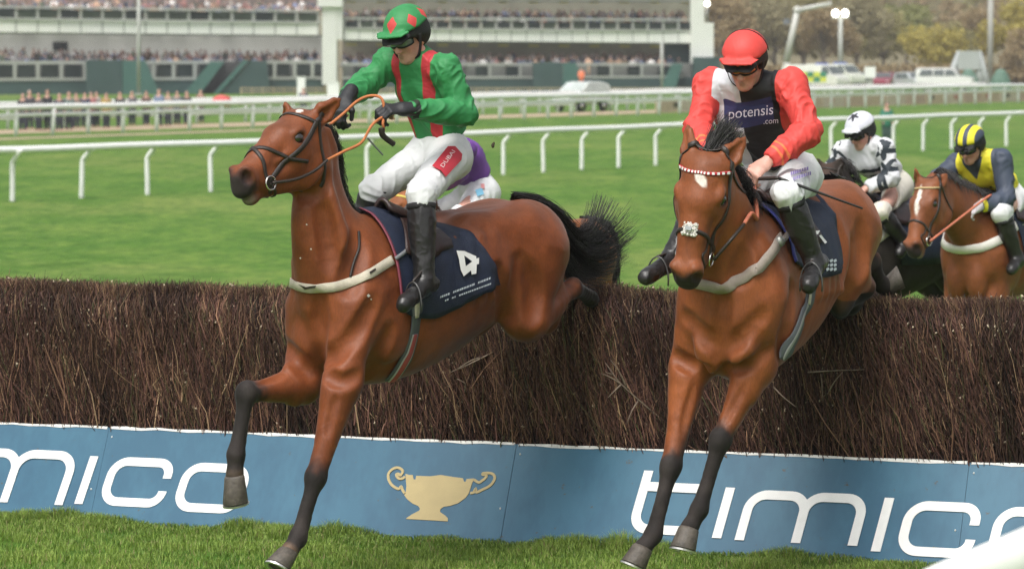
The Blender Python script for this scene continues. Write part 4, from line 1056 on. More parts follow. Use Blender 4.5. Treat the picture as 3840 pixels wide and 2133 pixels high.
# forelock wisps blown back between the ears
G = [pxcurve(h1, q, 0) for q in ([(1150, 465), (1168, 440), (1188, 425), (1200, 418)], [(1160, 468), (1180, 448), (1200, 432), (1222, 424)], [(1175, 475), (1195, 458), (1208, 445), (1222, 440)])]
strands('forelock', G, 150, .0024, HAIR, H1.root, .016, 8, 3)
# right horse: forelock flung up between the ears, mane behind
G = [np.array([a2(x, y, a) for x, y, a in q]) for q in (
    [(2640, 606, .62), (2655, 570, .60), (2680, 525, .57), (2715, 478, .55)], [(2650, 606, .62), (2672, 560, .60), (2700, 510, .57), (2738, 462, .54)],
    [(2662, 606, .60), (2692, 565, .58), (2722, 520, .55), (2750, 480, .52)], [(2675, 608, .58), (2705, 580, .56), (2735, 545, .53), (2755, 512, .50)])]
strands('forelock', G, 1300, .0026, HAIRG, H2.root, .026, 9, 3)
crest_mane(H2, [a2(2690, 600, .50), a2(2730, 640, .42), a2(2770, 700, .32), a2(2810, 770, .18)], lambda p, q: unit(q * .3 + h2.L * .6 + A3(0, 0, -.7)), .085, 500, .0024, HAIR, 6)
for H in (H2, H3, H4, H5):
    f = H.fr; dz = .11 if H is H2 else 0
    G = [np.array([f.l(-1.20, y, .02 + dz), f.l(-1.38, y, -.02 + dz), f.l(-1.46, y * 1.6, -.20 + dz), f.l(-1.44, y * 2, -.45 + dz), f.l(-1.42, y * 2, -.70 + dz)]) for y in (-.04, 0, .04)]
    strands('tail', G, 260, .004, HAIR, H.root, .02, 12, 3)
    if H is not H2:
        nb = f.l(.05, 0, .02); pl = H.H.o
        crest_mane(H, [pl + f.U * .06 - f.F * .04, pl * .5 + nb * .5 + f.U * .12, nb], lambda p, q: unit(f.L * .8 + A3(0, 0, -.5)), .14, 240, .004, HAIR if H is not H5 else mat('chestnut_hair', (.16, .06, .025), .5, .3, 30), 7)
print('hair', round(time.time() - T0, 1))
# ------------------------------------------------------------------ bridles, saddles and cloths
LEATHER = mat('dark_leather', (.030, .022, .018), .42, .3, 40, .3, 160, spec=.5)
STEEL = mat('steel', (.72, .71, .68), .25, .1, 30, metal=1.0)
REIN_TAN = mat('orange_rein', (.52, .17, .055), .6, .15, 30, .4, 300)
def ring(c, n, r, t, k=18):
    n = unit(n); u = unit(np.cross(n, A3(.2, .3, .9))); v = np.cross(n, u)
    P = np.array([c + (u * math.cos(q) + v * math.sin(q)) * r for q in np.linspace(0, 2 * math.pi, k, endpoint=False)])
    V = []; F = []; m = 6
    for i, p in enumerate(P):
        o = unit(p - c)
        for j in range(m): V.append(p + (o * math.cos(j * 2 * math.pi / m) + n * math.sin(j * 2 * math.pi / m)) * t)
    for i in range(k):
        for j in range(m): F.append((i * m + j, ((i + 1) % k) * m + j, ((i + 1) % k) * m + (j + 1) % m, i * m + (j + 1) % m))
    return V, F
def bridle(h, label, style='grackle', brow=None, w=.020):
    H = h.H; c = H.c; S = h.S
    def q(x, y, z): return H.p(x, y * c, z * c)
    root = empty('bridle', q(.2, 0, -.25), label, 'bridle', 'bridles')
    def st(name, pts, ww, m=LEATHER, closed=False, th=.005, n=8): 
        V, F = strap(S, pts, ww, th, .002, n, closed, 2); return mesh_obj(name, V, F, m, root, True)
    for s in (1, -1):
        st('cheek_strap', [q(.45, s * .058, -.085), q(.36, s * .075, -.06), q(.24, s * .095, -.035), q(.12, s * .10, -.01), q(.05, s * .095, .02)], w)
        st('throat_strap', [q(.03, s * .09, .03), q(.07, s * .10, -.08), q(.10, s * .07, -.20), q(.11, s * .02, -.245)], w * .7)
        V, F = ring(q(.455, s * .066, -.092), H.ax[1], .034, .0045); mesh_obj('bit_ring', V, F, STEEL, root, True)
        st('lip_strap', [q(.455, s * .06, -.095), q(.43, s * .05, -.14), q(.42, s * .01, -.165)], w * .6)
    st('headpiece', [q(.05, .095, .02), q(-.01, .09, .03), q(-.05, .055, .05), q(-.06, 0, .06), q(-.05, -.055, .05), q(-.01, -.09, .03), q(.05, -.095, .02)], w)
    b = st('browband', [q(.055, .098, .02), q(.085, .07, .06), q(.10, .03, .082), q(.10, 0, .085), q(.10, -.03, .082), q(.085, -.07, .06), q(.055, -.098, .02)], w * .65, brow or LEATHER)
    if brow is not None and style == 'fluffy':
        Pb = spline([q(.055, .098, .02), q(.085, .07, .06), q(.10, .03, .082), q(.10, 0, .085), q(.10, -.03, .082), q(.085, -.07, .06), q(.055, -.098, .02)], 5); Pb, Nb = S.snap(Pb, .008)
        for i in range(1, len(Pb) - 2, 2):
            V, F = ribbon(np.stack([Pb[i], Pb[i] * .5 + Pb[i + 1] * .5, Pb[i + 1]]), Nb[i:i + 3], w * .5, .003); mesh_obj('browband_square', V, F, WHITE, b)
    if style == 'grackle':
        st('noseband', [q(.20, .095, -.10), q(.28, .075, -.05), q(.36, .045, .015), q(.405, .0, .042), q(.43, -.04, .005), q(.46, -.055, -.06), q(.45, -.03, -.13)], w * .75)
        st('noseband', [q(.20, -.095, -.10), q(.28, -.075, -.05), q(.36, -.045, .015), q(.405, .0, .043), q(.43, .042, .005), q(.46, .057, -.06), q(.45, .03, -.13)], w * .75)
    else:
        nbp = [q(.37, 0, .05), q(.375, .045, .02), q(.385, .06, -.04), q(.395, .045, -.11), q(.395, 0, -.15), q(.395, -.045, -.11), q(.385, -.06, -.04), q(.375, -.045, .02)]
        st('noseband', nbp, w * .8, closed=True)
        st('drop_strap', [q(.385, .06, -.02), q(.43, .062, -.03), q(.47, .05, -.01), q(.50, .05, -.05), q(.49, .04, -.12)], w * .5)
    if style == 'fluffy':
        P, N = S.snap(np.array([q(.37, 0, .05)]), .0); g = np.random.default_rng(4); b = MB()
        for i in range(420):
            t = g.uniform(-1, 1); cc = P[0] + H.ax[1] * t * .037 + H.ax[0] * np.clip(g.normal(0, .016), -.03, .03) + N[0] * (g.uniform(-.006, .014) - .020 * t * t)
            b.ell(cc, g.uniform(.0035, .007), 5, 4)
        b.build('fleece_pad', mat('fleece', (.78, .76, .70), .95, .1, 60, .8, 200), root, True)
        b = MB(); b.box((-.016, -.010, 0), (.016, .010, .006), lambda V: P[0] + N[0] * .022 + V @ np.stack([H.ax[1], H.ax[0], N[0]])); b.build('pad_buckle', mat('grey_tape', (.25, .27, .28), .5), root)
    return root
def mirror(fr, P): P = np.asarray(P); return P - 2 * ((P - fr.o) @ fr.L)[:, None] * fr.L

def saddle_set(h, label, spine, bottom, cloth_col, off=.012, rows=14, pad=None, seat_at=(-.06, -.36), lift=0.0):
    """saddlecloth draped both sides with a light race saddle on top"""
    fr = h.fr; S = h.S
    root = empty('racing_saddle', spine[len(spine) // 2], label, 'saddle', 'race saddles')
    sp = spline(spine, 6); bt = spline(bottom, 6); nc = len(sp); g = []
    for j in range(rows + 1):
        t = j / rows; row = sp * (1 - t) + bt * t + fr.L * (.12 * math.sin(math.pi * min(t * 1.3, 1)))
        row, N = S.snap(row, off + .006 * t); g.append(row)
    G = np.array(g)
    wv = vnoise(G.reshape(-1, 3), 13, 6).reshape(G.shape[:2]); Nn = S.grad(G.reshape(-1, 3)).reshape(G.shape)
    G = G + Nn * (.010 * wv * np.linspace(0, 1, rows + 1)[:, None])[:, :, None]
    full = np.concatenate([mirror(fr, G.reshape(-1, 3)).reshape(G.shape)[::-1], G], 0); R = full.shape[0]
    I = np.arange(R * nc).reshape(R, nc); F = [tuple(x) for x in np.concatenate([np.stack([K[:-1, :-1], K[1:, :-1], K[1:, 1:], K[:-1, 1:]], -1).reshape(-1, 4) for K in (I[:R // 2], I[R // 2:])])]
    for c_ in range(nc - 1):
        if max(np.linalg.norm(full[R // 2 - 1, c_] - full[R // 2, c_]), np.linalg.norm(full[R // 2 - 1, c_ + 1] - full[R // 2, c_ + 1])) < .12: F.append((I[R // 2 - 1, c_], I[R // 2, c_], I[R // 2, c_ + 1], I[R // 2 - 1, c_ + 1]))
    cl = mesh_obj('saddle_cloth', full.reshape(-1, 3), F, cloth_col, root, True)
    md = cl.modifiers.new('thick', 'SOLIDIFY'); md.thickness = .005; md.offset = 0
    # saddle: a slim curved tree with a raised pommel and cantle, flaps down the sides
    a0, a1 = seat_at; st = []
    for t in np.linspace(0, 1, 13):
        a = a0 + (a1 - a0) * t; P, _ = S.snap(np.array([fr.l(a, 0, .03)]), off + .006); st.append(P[0] + A3(0, 0, lift + .018 + .035 * (abs(t - .45) / .5) ** 2))
    st = np.array(st); V = []; F = []; m = 11
    for i, p in enumerate(st):
        t = i / 12; w = .05 + .05 * math.sin(math.pi * t) + .05 * t
        for j in range(m):
            u = j / (m - 1) * 2 - 1; V.append(p + fr.L * u * w + A3(0, 0, -.055 * u * u))
    for i in range(12):
        for j in range(m - 1): F.append((i * m + j, i * m + j + 1, (i + 1) * m + j + 1, (i + 1) * m + j))
    se = mesh_obj('seat', V, F, mat('saddle_leather', (.035, .018, .016), .35, .25, 20, .2, 120), root, True); md = se.modifiers.new('thick', 'SOLIDIFY'); md.thickness = .022; md.offset = 0
    for s in (1, -1):
        fl = []
        for i in range(9):
            for j in range(7):
                u = i / 8; v = j / 6; q = fr.l(a0 + .10 * v * (1 - u) + (a1 - a0) * (.05 + .75 * u) * 1.0, s * (.08 + .13 * v), -.03 - .20 * v * (1 - .25 * (2 * u - 1) ** 2)); fl.append(q)
        fl, _ = S.snap(np.array(fl), off + .016)
        F = [(i * 7 + j, i * 7 + j + 1, (i + 1) * 7 + j + 1, (i + 1) * 7 + j) for i in range(8) for j in range(6)]
        o = mesh_obj('saddle_flap', fl, F, MATS['saddle_leather'], root, True); md = o.modifiers.new('thick', 'SOLIDIFY'); md.thickness = .006; md.offset = 0
    return root, G
def pixel_patch(sol, pts, name, mat_, parent, off, refine=1):
    """a printed patch: pixel outline laid on the solid's surface"""
    tri = tessellate_polygon([[Vector((x, y, 0)) for x, y in q] for q in pts]); flat = [x for q in pts for x in q]
    bm = bmesh.new(); vs_ = [bm.verts.new((x, y, 0)) for x, y in flat]
    for t in tri:
        try: bm.faces.new([vs_[i] for i in t])
        except ValueError: pass
    for _ in range(refine): bmesh.ops.subdivide_edges(bm, edges=[e for e in bm.edges if e.calc_length() > 14], cuts=1, use_grid_fill=True)
    bmesh.ops.triangulate(bm, faces=bm.faces[:])
    bm.verts.ensure_lookup_table(); pix = [(v.co.x, v.co.y) for v in bm.verts]; F = [tuple(v.index for v in f.verts) for f in bm.faces]
    for i, v in enumerate(bm.verts): v.index = i
    F = [tuple(v.index for v in f.verts) for f in bm.faces]; bm.free()
    P, N = cast(sol, pix, off); o = mesh_obj(name, P, F, mat_, parent, True)
    return o
def girth(h, root, pts, w, m, name='girth', off=.006, th=.008, n=8): 
    V, F = strap(h.S, pts, w, th, off, n, False, 1); return mesh_obj(name, V, F, m, root, True)
NAVY = mat('navy_cloth', (.011, .019, .046), .6, .3, 10, .5, 220)
WEB = mat('white_webbing', (.55, .50, .40), .75, .12, 30, .5, 260)

# left horse
bridle(H1, 'black grackle bridle on the horse with its ears back', 'grackle', w=.027)
sp1 = [h1.l(a, 0, .0) for a in (.10, -.08, -.28)] + list(cast(H1.S, [(1650, 846), (1725, 866), (1782, 905)], .0)[0])
bt1 = cast(H1.S, [(1502, 1165), (1545, 1188), (1620, 1192), (1700, 1158), (1790, 1108), (1868, 1064)], .0)[0]
S1, G1 = saddle_set(H1, 'navy saddlecloth with white number four under a light race saddle', sp1, bt1, NAVY)
C1 = Solid(); C1.P = H1.S.P
edge = spline(np.array([G1[j, 0] for j in range(len(G1))]), 2); Ne = H1.S.grad(edge)
V, F = ribbon(edge + Ne * .004, Ne, .016, .006); mesh_obj('cloth_piping', V, F, mat('maroon_tape', (.22, .045, .07), .6), S1, True)
four = [[(1712, 939), (1742, 941), (1786, 961), (1786, 969), (1797, 966), (1796, 990), (1788, 991), (1786, 1026), (1769, 1029), (1766, 1014), (1739, 1036), (1728, 1012), (1722, 975)], [(1741, 958), (1747, 998), (1771, 980)]]
pixel_patch(H1.S, four, 'number', WHITE, S1, .034, 2)
g = np.random.default_rng(3)
for row, (x0, y0, x1, y1) in enumerate(((1650, 1118, 1835, 1048), (1668, 1130, 1842, 1066))):
    k = 0.0
    while k < 1:
        w_ = g.uniform(.03, .055); xa, ya = x0 + (x1 - x0) * k, y0 + (y1 - y0) * k; xb, yb = x0 + (x1 - x0) * (k + w_ * .7), y0 + (y1 - y0) * (k + w_ * .7); hh = 8 if row == 0 else 6
        pixel_patch(H1.S, [[(xa, ya), (xb, yb), (xb + 1, yb - hh), (xa + 1, ya - hh)]], 'print_mark', mat('pale_print', (.55, .60, .66), .6), S1, .032, 0); k += w_ + (.06 if g.random() < .15 else 0)
girth(H1, S1, cast(H1.S, [(1470, 975), (1420, 1006), (1370, 1036), (1310, 1060), (1250, 1076), (1180, 1080), (1120, 1072), (1085, 1058)], .0)[0].tolist() + [h1.l(.33, -.24, -.33), h1.l(.15, -.28, -.28), h1.l(-.05, -.30, -.2)], .050, WEB, 'breast_girth', .006, .004)
pixel_patch(H1.S, [[(1118, 1066), (1146, 1076), (1186, 1070), (1182, 1080), (1142, 1086)]], 'strap_logo', LEATHER, S1, .014, 0); pixel_patch(H1.S, [[(1385, 1020), (1408, 1004), (1411, 1012), (1389, 1028)]], 'strap_logo', LEATHER, S1, .014, 0)
girth(H1, S1, cast(H1.S, [(1342, 868), (1345, 930), (1325, 985), (1312, 1040)], .0)[0], .012, LEATHER, 'neck_strap', .004)
girth(H1, S1, cast(H1.S, [(1470, 975), (1500, 955), (1530, 930)], .0)[0], .02, mat('grey_strap', (.20, .21, .22), .6), 'breast_girth_strap', .022)
gp = cast(H1.S, [(1560, 1120), (1556, 1190), (1548, 1250), (1528, 1320), (1498, 1375), (1462, 1418)], .0)[0]
girth(H1, S1, gp, .092, mat('girth_grey', (.10, .11, .12), .7), 'girth', .006)
girth(H1, S1, gp[2:], .060, mat('girth_white', (.50, .50, .50), .7), 'girth_stripe', .0145, .002); girth(H1, S1, gp[2:], .040, mat('girth_red', (.42, .07, .07), .7), 'girth_stripe', .0170, .002)
girth(H1, S1, gp[:2] + A3(0, -.012, 0), .036, WEB, 'girth_webbing', .016, .003)

# right horse
bridle(H2, 'dark bridle with white fleece noseband and red chequered browband', 'fluffy', mat('red_browband', (.45, .03, .04), .5), w=.026)
sp2 = [h2.l(a, 0, .02) for a in (.08, -.10, -.28, -.46, -.60, -.68)]
bt2 = cast(H2.S, [(2975, 985), (3010, 1015), (3050, 1040), (3090, 1040), (3125, 1030), (3150, 1010)], .0)[0]
S2, G2 = saddle_set(H2, 'blue-edged navy saddlecloth with white number, right-hand horse', sp2, bt2, NAVY)
edge = spline(np.array([G2[j, 0] for j in range(len(G2))]), 2); Ne = H2.S.grad(edge)
V, F = ribbon(edge + Ne * .004, Ne, .030, .008); mesh_obj('cloth_piping', V, F, mat('royal_blue_tape', (.05, .06, .30), .5), S2, True)
for q in ([(3022, 782), (3034, 790), (3036, 818), (3024, 812)], [(3044, 866), (3076, 864), (3068, 878), (3050, 880)], [(3072, 884), (3080, 880), (3102, 908), (3094, 914)]): pixel_patch(H2.S, [q], 'number', WHITE, S2, .034, 0)
for i in range(9):
    x = 3098 + (i % 3) * 14; y = 975 + (i // 3) * 16; pixel_patch(H2.S, [[(x, y), (x + 10, y - 5), (x + 13, y + 4), (x + 3, y + 10)]], 'print_mark', MATS['pale_print'], S2, .032, 0)
girth(H2, S2, cast(H2.S, [(2930, 890), (2900, 935), (2860, 985), (2810, 1030), (2750, 1058)], .0)[0].tolist() + [h2.l(.46, .03, -.35), h2.l(.44, -.10, -.34), h2.l(.33, -.22, -.31), h2.l(.15, -.28, -.26)], .056, mat('taupe_webbing', (.36, .30, .26), .75, .12, 30, .4, 260), 'breast_girth')
girth(H2, S2, cast(H2.S, [(2925, 905), (2945, 870), (2965, 840)], .0)[0], .03, MATS['taupe_webbing'], 'breast_girth_strap', .02)
b = MB(); c0 = cast(H2.S, [(2925, 905)], .02)[0][0]; b.ell(c0, (.028, .02, .028), 8, 6); b.build('buckle', mat('dull_metal', (.34, .35, .33), .4, metal=.6), S2, True)
gp = cast(H2.S, [(3035, 1080), (3022, 1140), (3000, 1200), (2965, 1280), (2925, 1345)], .0)[0]
girth(H2, S2, gp, .100, MATS['girth_grey'], 'girth', .006); girth(H2, S2, gp[1:], .03, mat('girth_pale', (.32, .32, .31), .7), 'girth_stripe', .0145, .002)
girth(H2, S2, cast(H2.S, [(3030, 1075), (3022, 1140)], .0)[0], .034, WEB, 'girth_webbing', .018, .003)

# the followers
for H, lab in ((H3, 'white chest band, saddle and dark cloth on the white-blazed horse'), (H4, 'navy saddlecloth on the nearly black horse'), (H5, 'saddle on the chestnut horse behind')):
    f = H.fr
    R, Gx = saddle_set(H, lab, [f.l(a, 0, 0) for a in (.08, -.2, -.45, -.66)], [f.l(a, .30, -.52) for a in (-.02, -.25, -.50, -.75)], NAVY if H is not H5 else NAVY, rows=8)
    if H is not H5: 
        pts = [f.l(-.05, .30, -.16), f.l(.18, .25, -.27), f.l(.38, .15, -.36), f.l(.45, 0, -.38), f.l(.38, -.15, -.36), f.l(.18, -.25, -.27), f.l(-.05, -.30, -.16)]
        girth(H, R, pts, .07, mat('bright_webbing', (.74, .71, .66), .7), 'breast_girth')
    q = Gx.reshape(-1, 3); 
    if H is H3: pixel_patch(H.S, [[(3796, 880), (3812, 878), (3826, 950), (3812, 958)]], 'number', WHITE, R, .03, 0)
bridle(H3, 'thin brown bridle with pale browband on white-blazed horse', 'plain', mat('tan_browband', (.45, .33, .16), .6), w=.022)
bridle(H4, 'dark bridle on the nearly black horse', 'plain', w=.022)
bridle(H5, 'bridle on the chestnut horse', 'plain', mat('yellow_browband', (.6, .5, .1), .6), w=.024)
print('tack', round(time.time() - T0, 1))

# flecks of foam thrown on the left horse's neck and shoulder
for x, y in ((1150, 842), (1166, 934), (1126, 968), (1382, 1108), (1392, 1122)):
    r = 3.5 if (x, y) != (1382, 1108) else 7; pixel_patch(H1.S, [[(x - r, y), (x, y + r), (x + r, y + 1), (x, y - r)]], 'foam_fleck', mat('foam', (.74, .70, .64), .6), H1.root, .004, 0)
# ------------------------------------------------------------------ jockeys
SKIN = mat('skin', (.56, .30, .215), .5, .10, 14, .15, 160, spec=.4)
LEATHERB = mat('boot_leather', (.018, .017, .017), .33, .3, 22, .35, 90, spec=.5, bdist=.004)
BLACKCLOTH = mat('black_fabric', (.014, .014, .015), .7, .25, 20, .4, 240)
def wrinkle(V, N, amp, seed=0, sc=9.0, stretch=None):
    W = V if stretch is None else V @ np.asarray(stretch).T
    w = np.stack([vnoise(W, 4.0, seed + 1), vnoise(W, 4.0, seed + 2), vnoise(W, 4.0, seed + 3)], 1) * .06
    Q = W + w
    r = (1 - np.abs(vnoise(Q, sc, seed + 4))) ** 3 * .8 + (1 - np.abs(vnoise(Q, sc * 2.3, seed + 5))) ** 3 * .4 + .3 * vnoise(Q, sc * .6, seed + 6)
    return V + N * (amp * (r - .35))[:, None]
def folds(V, N, amp, limbs, tor, seed=0):
    """cloth folds: rings round the limbs, long diagonal folds on the trunk"""
    best = np.full(len(V), 9.0); Q = np.stack([tor[:, 0] * 11 + tor[:, 1] * 4.5, tor[:, 1] * 4.0, tor[:, 2] * 11], 1)
    for ch, rad in limbs:
        d, pr = limb_param(V, ch); i = np.clip(pr.astype(int), 0, len(ch) - 2); a = np.array(ch)[i]; b = np.array(ch)[i + 1]; t = (pr - i)[:, None]; off = V - (a + (b - a) * t); off = off / (np.linalg.norm(off, axis=1)[:, None] + 1e-9)
        m = (d < best) & (d < rad); best[m] = d[m]; L = np.linalg.norm(b - a, axis=1); Q[m] = np.stack([pr * L * 17 + 1.3 * off[:, 2] + .8 * off[:, 0], off[:, 0] * 1.1, off[:, 1] * 1.1 + 40], 1)[m]
    Q = Q + np.stack([vnoise(Q, .5, seed + 1), vnoise(Q, .5, seed + 2), vnoise(Q, .5, seed + 3)], 1) * .9
    n1 = vnoise(Q, 1.0, seed + 4); n2 = vnoise(Q, 2.3, seed + 5); big = .5 + .5 * vnoise(V, 5, seed + 8)
    f = (1 - np.abs(n1)) ** 2.2 * (.45 + .75 * big) + .30 * (1 - np.abs(n2)) ** 2.5 * big - .45
    return V + N * (amp * f)[:, None]
def hand_solid(S, wrist, d, pn, side, k=1.0, curl=1.0):
    """palm and five bent fingers; d knuckle direction, pn back-of-hand normal, side = direction of thumb"""
    d = unit(d); pn = unit(np.asarray(pn) - d * (np.asarray(pn) @ d)); sd = np.cross(d, pn); 
    if sd @ np.asarray(side) < 0: sd = -sd
    w = np.asarray(wrist, float)
    S.cone(w - d * .03, w + d * .02, (.019 * k, .027 * k), (.017 * k, .030 * k), .015, pn)
    S.cone(w + d * .015, w + d * .075 * k, (.016 * k, .032 * k), (.013 * k, .040 * k), .015, pn)
    for i, (o, L, r) in enumerate(((.030, .044, .0095), (.010, .048, .0098), (-.010, .045, .0094), (-.029, .036, .0085))):
        p0 = w + d * .078 * k + sd * o * k; a1, a2, a3 = [q * curl for q in (.75 + .05 * i, 1.75, 2.75)]
        p1 = p0 + (d * math.cos(a1) - pn * math.sin(a1)) * L * .9 * k; p2 = p1 + (d * math.cos(a2) - pn * math.sin(a2)) * L * .7 * k; p3 = p2 + (d * math.cos(a3) - pn * math.sin(a3)) * L * .45 * k
        S.cone(p0, p1, r * k * 1.05, r * k, .008); S.cone(p1, p2, r * k, r * k * .92, .004); S.cone(p2, p3, r * k * .92, r * k * .85, .004)
    t0 = w + d * .025 * k + sd * .026 * k - pn * .006; t1 = t0 + (d * .75 + sd * .6 - pn * .35) * .036 * k; t2 = t1 + (d * .6 - pn * .8 - sd * .15) * .034 * k
    S.cone(t0, t1, .013 * k, .0115 * k, .012); S.cone(t1, t2, .011 * k, .009 * k, .005)
    return w + d * .085 * k - pn * .030 * k      # where a rein lies in the fist

def make_jockey(J, o):
    """J joints in the world; o clothing colours and masks"""
    g = lambda k: np.asarray(J[k], float)
    pel, wai, che, nek, hed = g('pelvis'), g('waist'), g('chest'), g('neck'), g('head')
    sl, sr = g('shL'), g('shR'); side = unit(sl - sr); up = unit(nek - pel); fw = unit(np.cross(side, up)); 
    if 'front' in J and fw @ np.asarray(J['front']) < 0: fw = -fw
    up = unit(che - wai)
    hip_side = unit(g('hipL') - g('hipR')); vox = o.get('vox', .0065); rnd = o.get('seed', 1)
    hf = unit(J['hf']); hu = np.asarray(J['hu'], float); hu = unit(hu - hf * (hu @ hf)); hs = np.cross(hu, hf)
    if hs @ side < 0: hs = -hs
    def hp(s, f, u): return hed + hs * s + hf * f + hu * u
    hax = np.stack([hs, hf, hu])
    base = g('seat'); root = empty('person', base, o['label'], 'person', 'jockeys')
    # ---- body: one continuous skin under the clothes
    B = Solid()
    B.cone(pel, wai, (.105, .085), (.115, .078), .05, hip_side); B.cone(wai, che, (.115, .078), (.145, .098), .05, side); B.cone(che, nek - up * .03, (.145, .095), (.10, .065), .05, side)
    B.cone(nek - up * .04, hed - hu * .05 - hf * .012, .056, .050, .04)
    for s, sh in (('L', sl), ('R', sr)):
        e, w = g('el' + s), g('wr' + s)
        B.cone(nek - up * .05, sh, .055, .052, .04); B.cone(sh, e, .048, .038, .03); B.chain([e, e * .6 + w * .4, w], [.039, .038, .026], .02)
        h, k_, a_, t_ = g('hip' + s), g('kn' + s), g('an' + s), g('toe' + s)
        B.cone(pel, h, .09, .085, .05); B.cone(h, k_, .076, .046, .05); B.chain([k_, k_ * .68 + a_ * .32, k_ * .25 + a_ * .75, a_], [.046, .047, .034, .032], .03); B.cone(a_, t_, .036, .026, .03)
    # head with a face
    B.ell(hp(0, -.012, .035), (.074, .094, .088), .03, hax); B.ell(hp(0, .030, -.030), (.060, .066, .082), .03, hax); B.ell(hp(0, .062, -.092), (.026, .024, .020), .025, hax)
    B.cone(hp(.045, .0, -.06), hp(.012, .068, -.092), .022, .016, .03); B.cone(hp(-.045, .0, -.06), hp(-.012, .068, -.092), .022, .016, .03)
    B.ell(hp(0, .088, .022), (.046, .012, .012), .016, hax); B.cone(hp(0, .092, .012), hp(0, .116, -.030), .0085, .0135, .014); 
    for s in (1, -1):
        B.ell(hp(s * .034, .076, -.022), (.022, .018, .018), .02, hax); B.ell(hp(s * .012, .108, -.034), (.009, .010, .008), .008, hax)
        B.ell(hp(s * .076, -.012, -.012), (.010, .021, .033), .012, hax); B.ell(hp(s * .031, .096, .004), (.017, .010, .011), .010, hax, sub=True)
    B.ell(hp(0, .094, -.060), (.023, .010, .0065), .008, hax); B.ell(hp(0, .092, -.072), (.020, .010, .0065), .008, hax); B.cone(hp(-.022, .105, -.0662), hp(.022, .105, -.0662), .0030, .0030, .006, sub=True)
    grips = {}
    gl = Solid() if o.get('gloves') else B
    for s in ('L', 'R'):
        w = g('wr' + s); d = unit(J['hd' + s]); grips[s] = hand_solid(gl, w + d * .01, d, J['hn' + s], J['ht' + s], o.get('hand_k', 1.0))
        if gl is not B: hand_solid(B, w + d * .01, d, J['hn' + s], J['ht' + s], .80)
        if gl is not B: B.cone(w - d * .02, w + d * .07, .020, .014, .02)
    V, Q = B.mesh(vox * 1.05); N = vnormals(V, Q)
    lip = np.exp(-(((V - hp(0, .100, -.066)) ** 2).sum(1) / .020 ** 2)); lipc = sstep(.45, .75, lip)
    ruddy = np.exp(-(((V - hp(.04, .07, -.025)) ** 2).sum(1)) / .03 ** 2) + np.exp(-(((V - hp(-.04, .07, -.025)) ** 2).sum(1)) / .03 ** 2) + .8 * np.exp(-(((V - hp(0, .115, -.03)) ** 2).sum(1)) / .018 ** 2)
    C = np.tile(A3(.64, .36, .285), (len(V), 1)) * (1 - .30 * lipc)[:, None] * (1 - np.clip(ruddy, 0, 1)[:, None] * A3(.0, .25, .22))
    mesh_obj('body', V, Q, coat_mat2('skin_tone'), root, True, {'Col': C})
    # ---- breeches
    R = Solid(); R.cone(pel - up * .01, wai, (.125, .105), (.132, .098), .04, hip_side)
    for s in ('L', 'R'):
        h, k_, a_ = g('hip' + s), g('kn' + s), g('an' + s); R.cone(pel, h, .115, .108, .05); R.cone(h, k_, .105, .074, .05); bt = o.get('boot' + s, .88) - .10; R.cone(k_, k_ * bt + a_ * (1 - bt), .074, .064, .03)
    R.add(Half(wai + up * .03, up, wai - .4, wai + .4), .01, True) if o.get('hem', True) else None
    V, Q = R.mesh(vox); N = vnormals(V, Q); hip = np.stack([(V - pel) @ hip_side, (V - pel) @ up, (V - pel) @ fw], 1); V = folds(V, N, .011, [([g('hip' + s), g('kn' + s), g('an' + s)], .13) for s in 'LR'], hip, rnd + 20); V = relax(V, Q, 1, .25)
    at_ = {}
    br = mesh_obj('breeches', V, Q, o['breeches'], root, True, at_)
    # ---- boots
    for s in ('L', 'R'):
        k_, a_, t_ = g('kn' + s), g('an' + s), g('toe' + s); K = Solid(); bt = o.get('boot' + s, .88); top = k_ * bt + a_ * (1 - bt); f = unit(t_ - a_)
        K.chain([top, k_ * .55 + a_ * .45, k_ * .25 + a_ * .75, a_], [.067, .064, .050, .046], .02)
        hl = a_ - f * .068 + unit(a_ - k_) * .032; K.cone(a_, hl, .042, .036, .03); K.cone(hl, t_ + unit(a_ - k_) * .012, .036, .034, .03); K.cone(a_ + f * .02, t_, .042, .026, .03); K.ell(t_ - f * .035, (.040, .036, .030), .03)
        K.add(Half(top, k_ - a_, top - .2, top + .2), .008, True)
        V, Q = K.mesh(vox); N = vnormals(V, Q); V = wrinkle(V, N, .006, rnd + 30, 14)
        bo = mesh_obj('boot', V, Q, LEATHERB, root, True)
        # turned top and sole
        ax = unit(k_ - a_); P = []
        u1 = unit(np.cross(ax, A3(.3, .8, .1))); v1 = np.cross(ax, u1)
        Pc = np.array([top - ax * .012 + (u1 * math.cos(q) + v1 * math.sin(q)) * .068 for q in np.linspace(0, 2 * math.pi, 20, endpoint=False)]); Nc = np.array([unit(p - top) for p in Pc])
        Vr, Fr = ribbon(Pc, Nc, .035, .006, True); mesh_obj('boot_top', Vr, Fr, BLACKCLOTH, bo, True)
    # ---- jacket
    K = Solid(); bulk = o.get('bulk', 1.0)
    K.cone(wai - up * .015, che, (.148 * bulk, .118 * bulk), (.172 * bulk, .130 * bulk), .05, side); K.cone(che, nek - up * .045, (.172 * bulk, .125 * bulk), (.115, .085), .05, side); K.cone(nek - up * .06, nek + unit(hed - nek) * .005, .078, .064, .03)
    for s, sh in (('L', sl), ('R', sr)):
        e, w = g('el' + s), g('wr' + s); K.cone(nek - up * .06, sh, .078, .076, .04); K.cone(sh, e, .078, .064, .03); K.chain([e, e * .55 + w * .45, w], [.064, .059, .040], .03)
        K.add(Half(w - unit(J['hd' + s]) * .012, unit(w - e), w - .09, w + .09), .006, True)
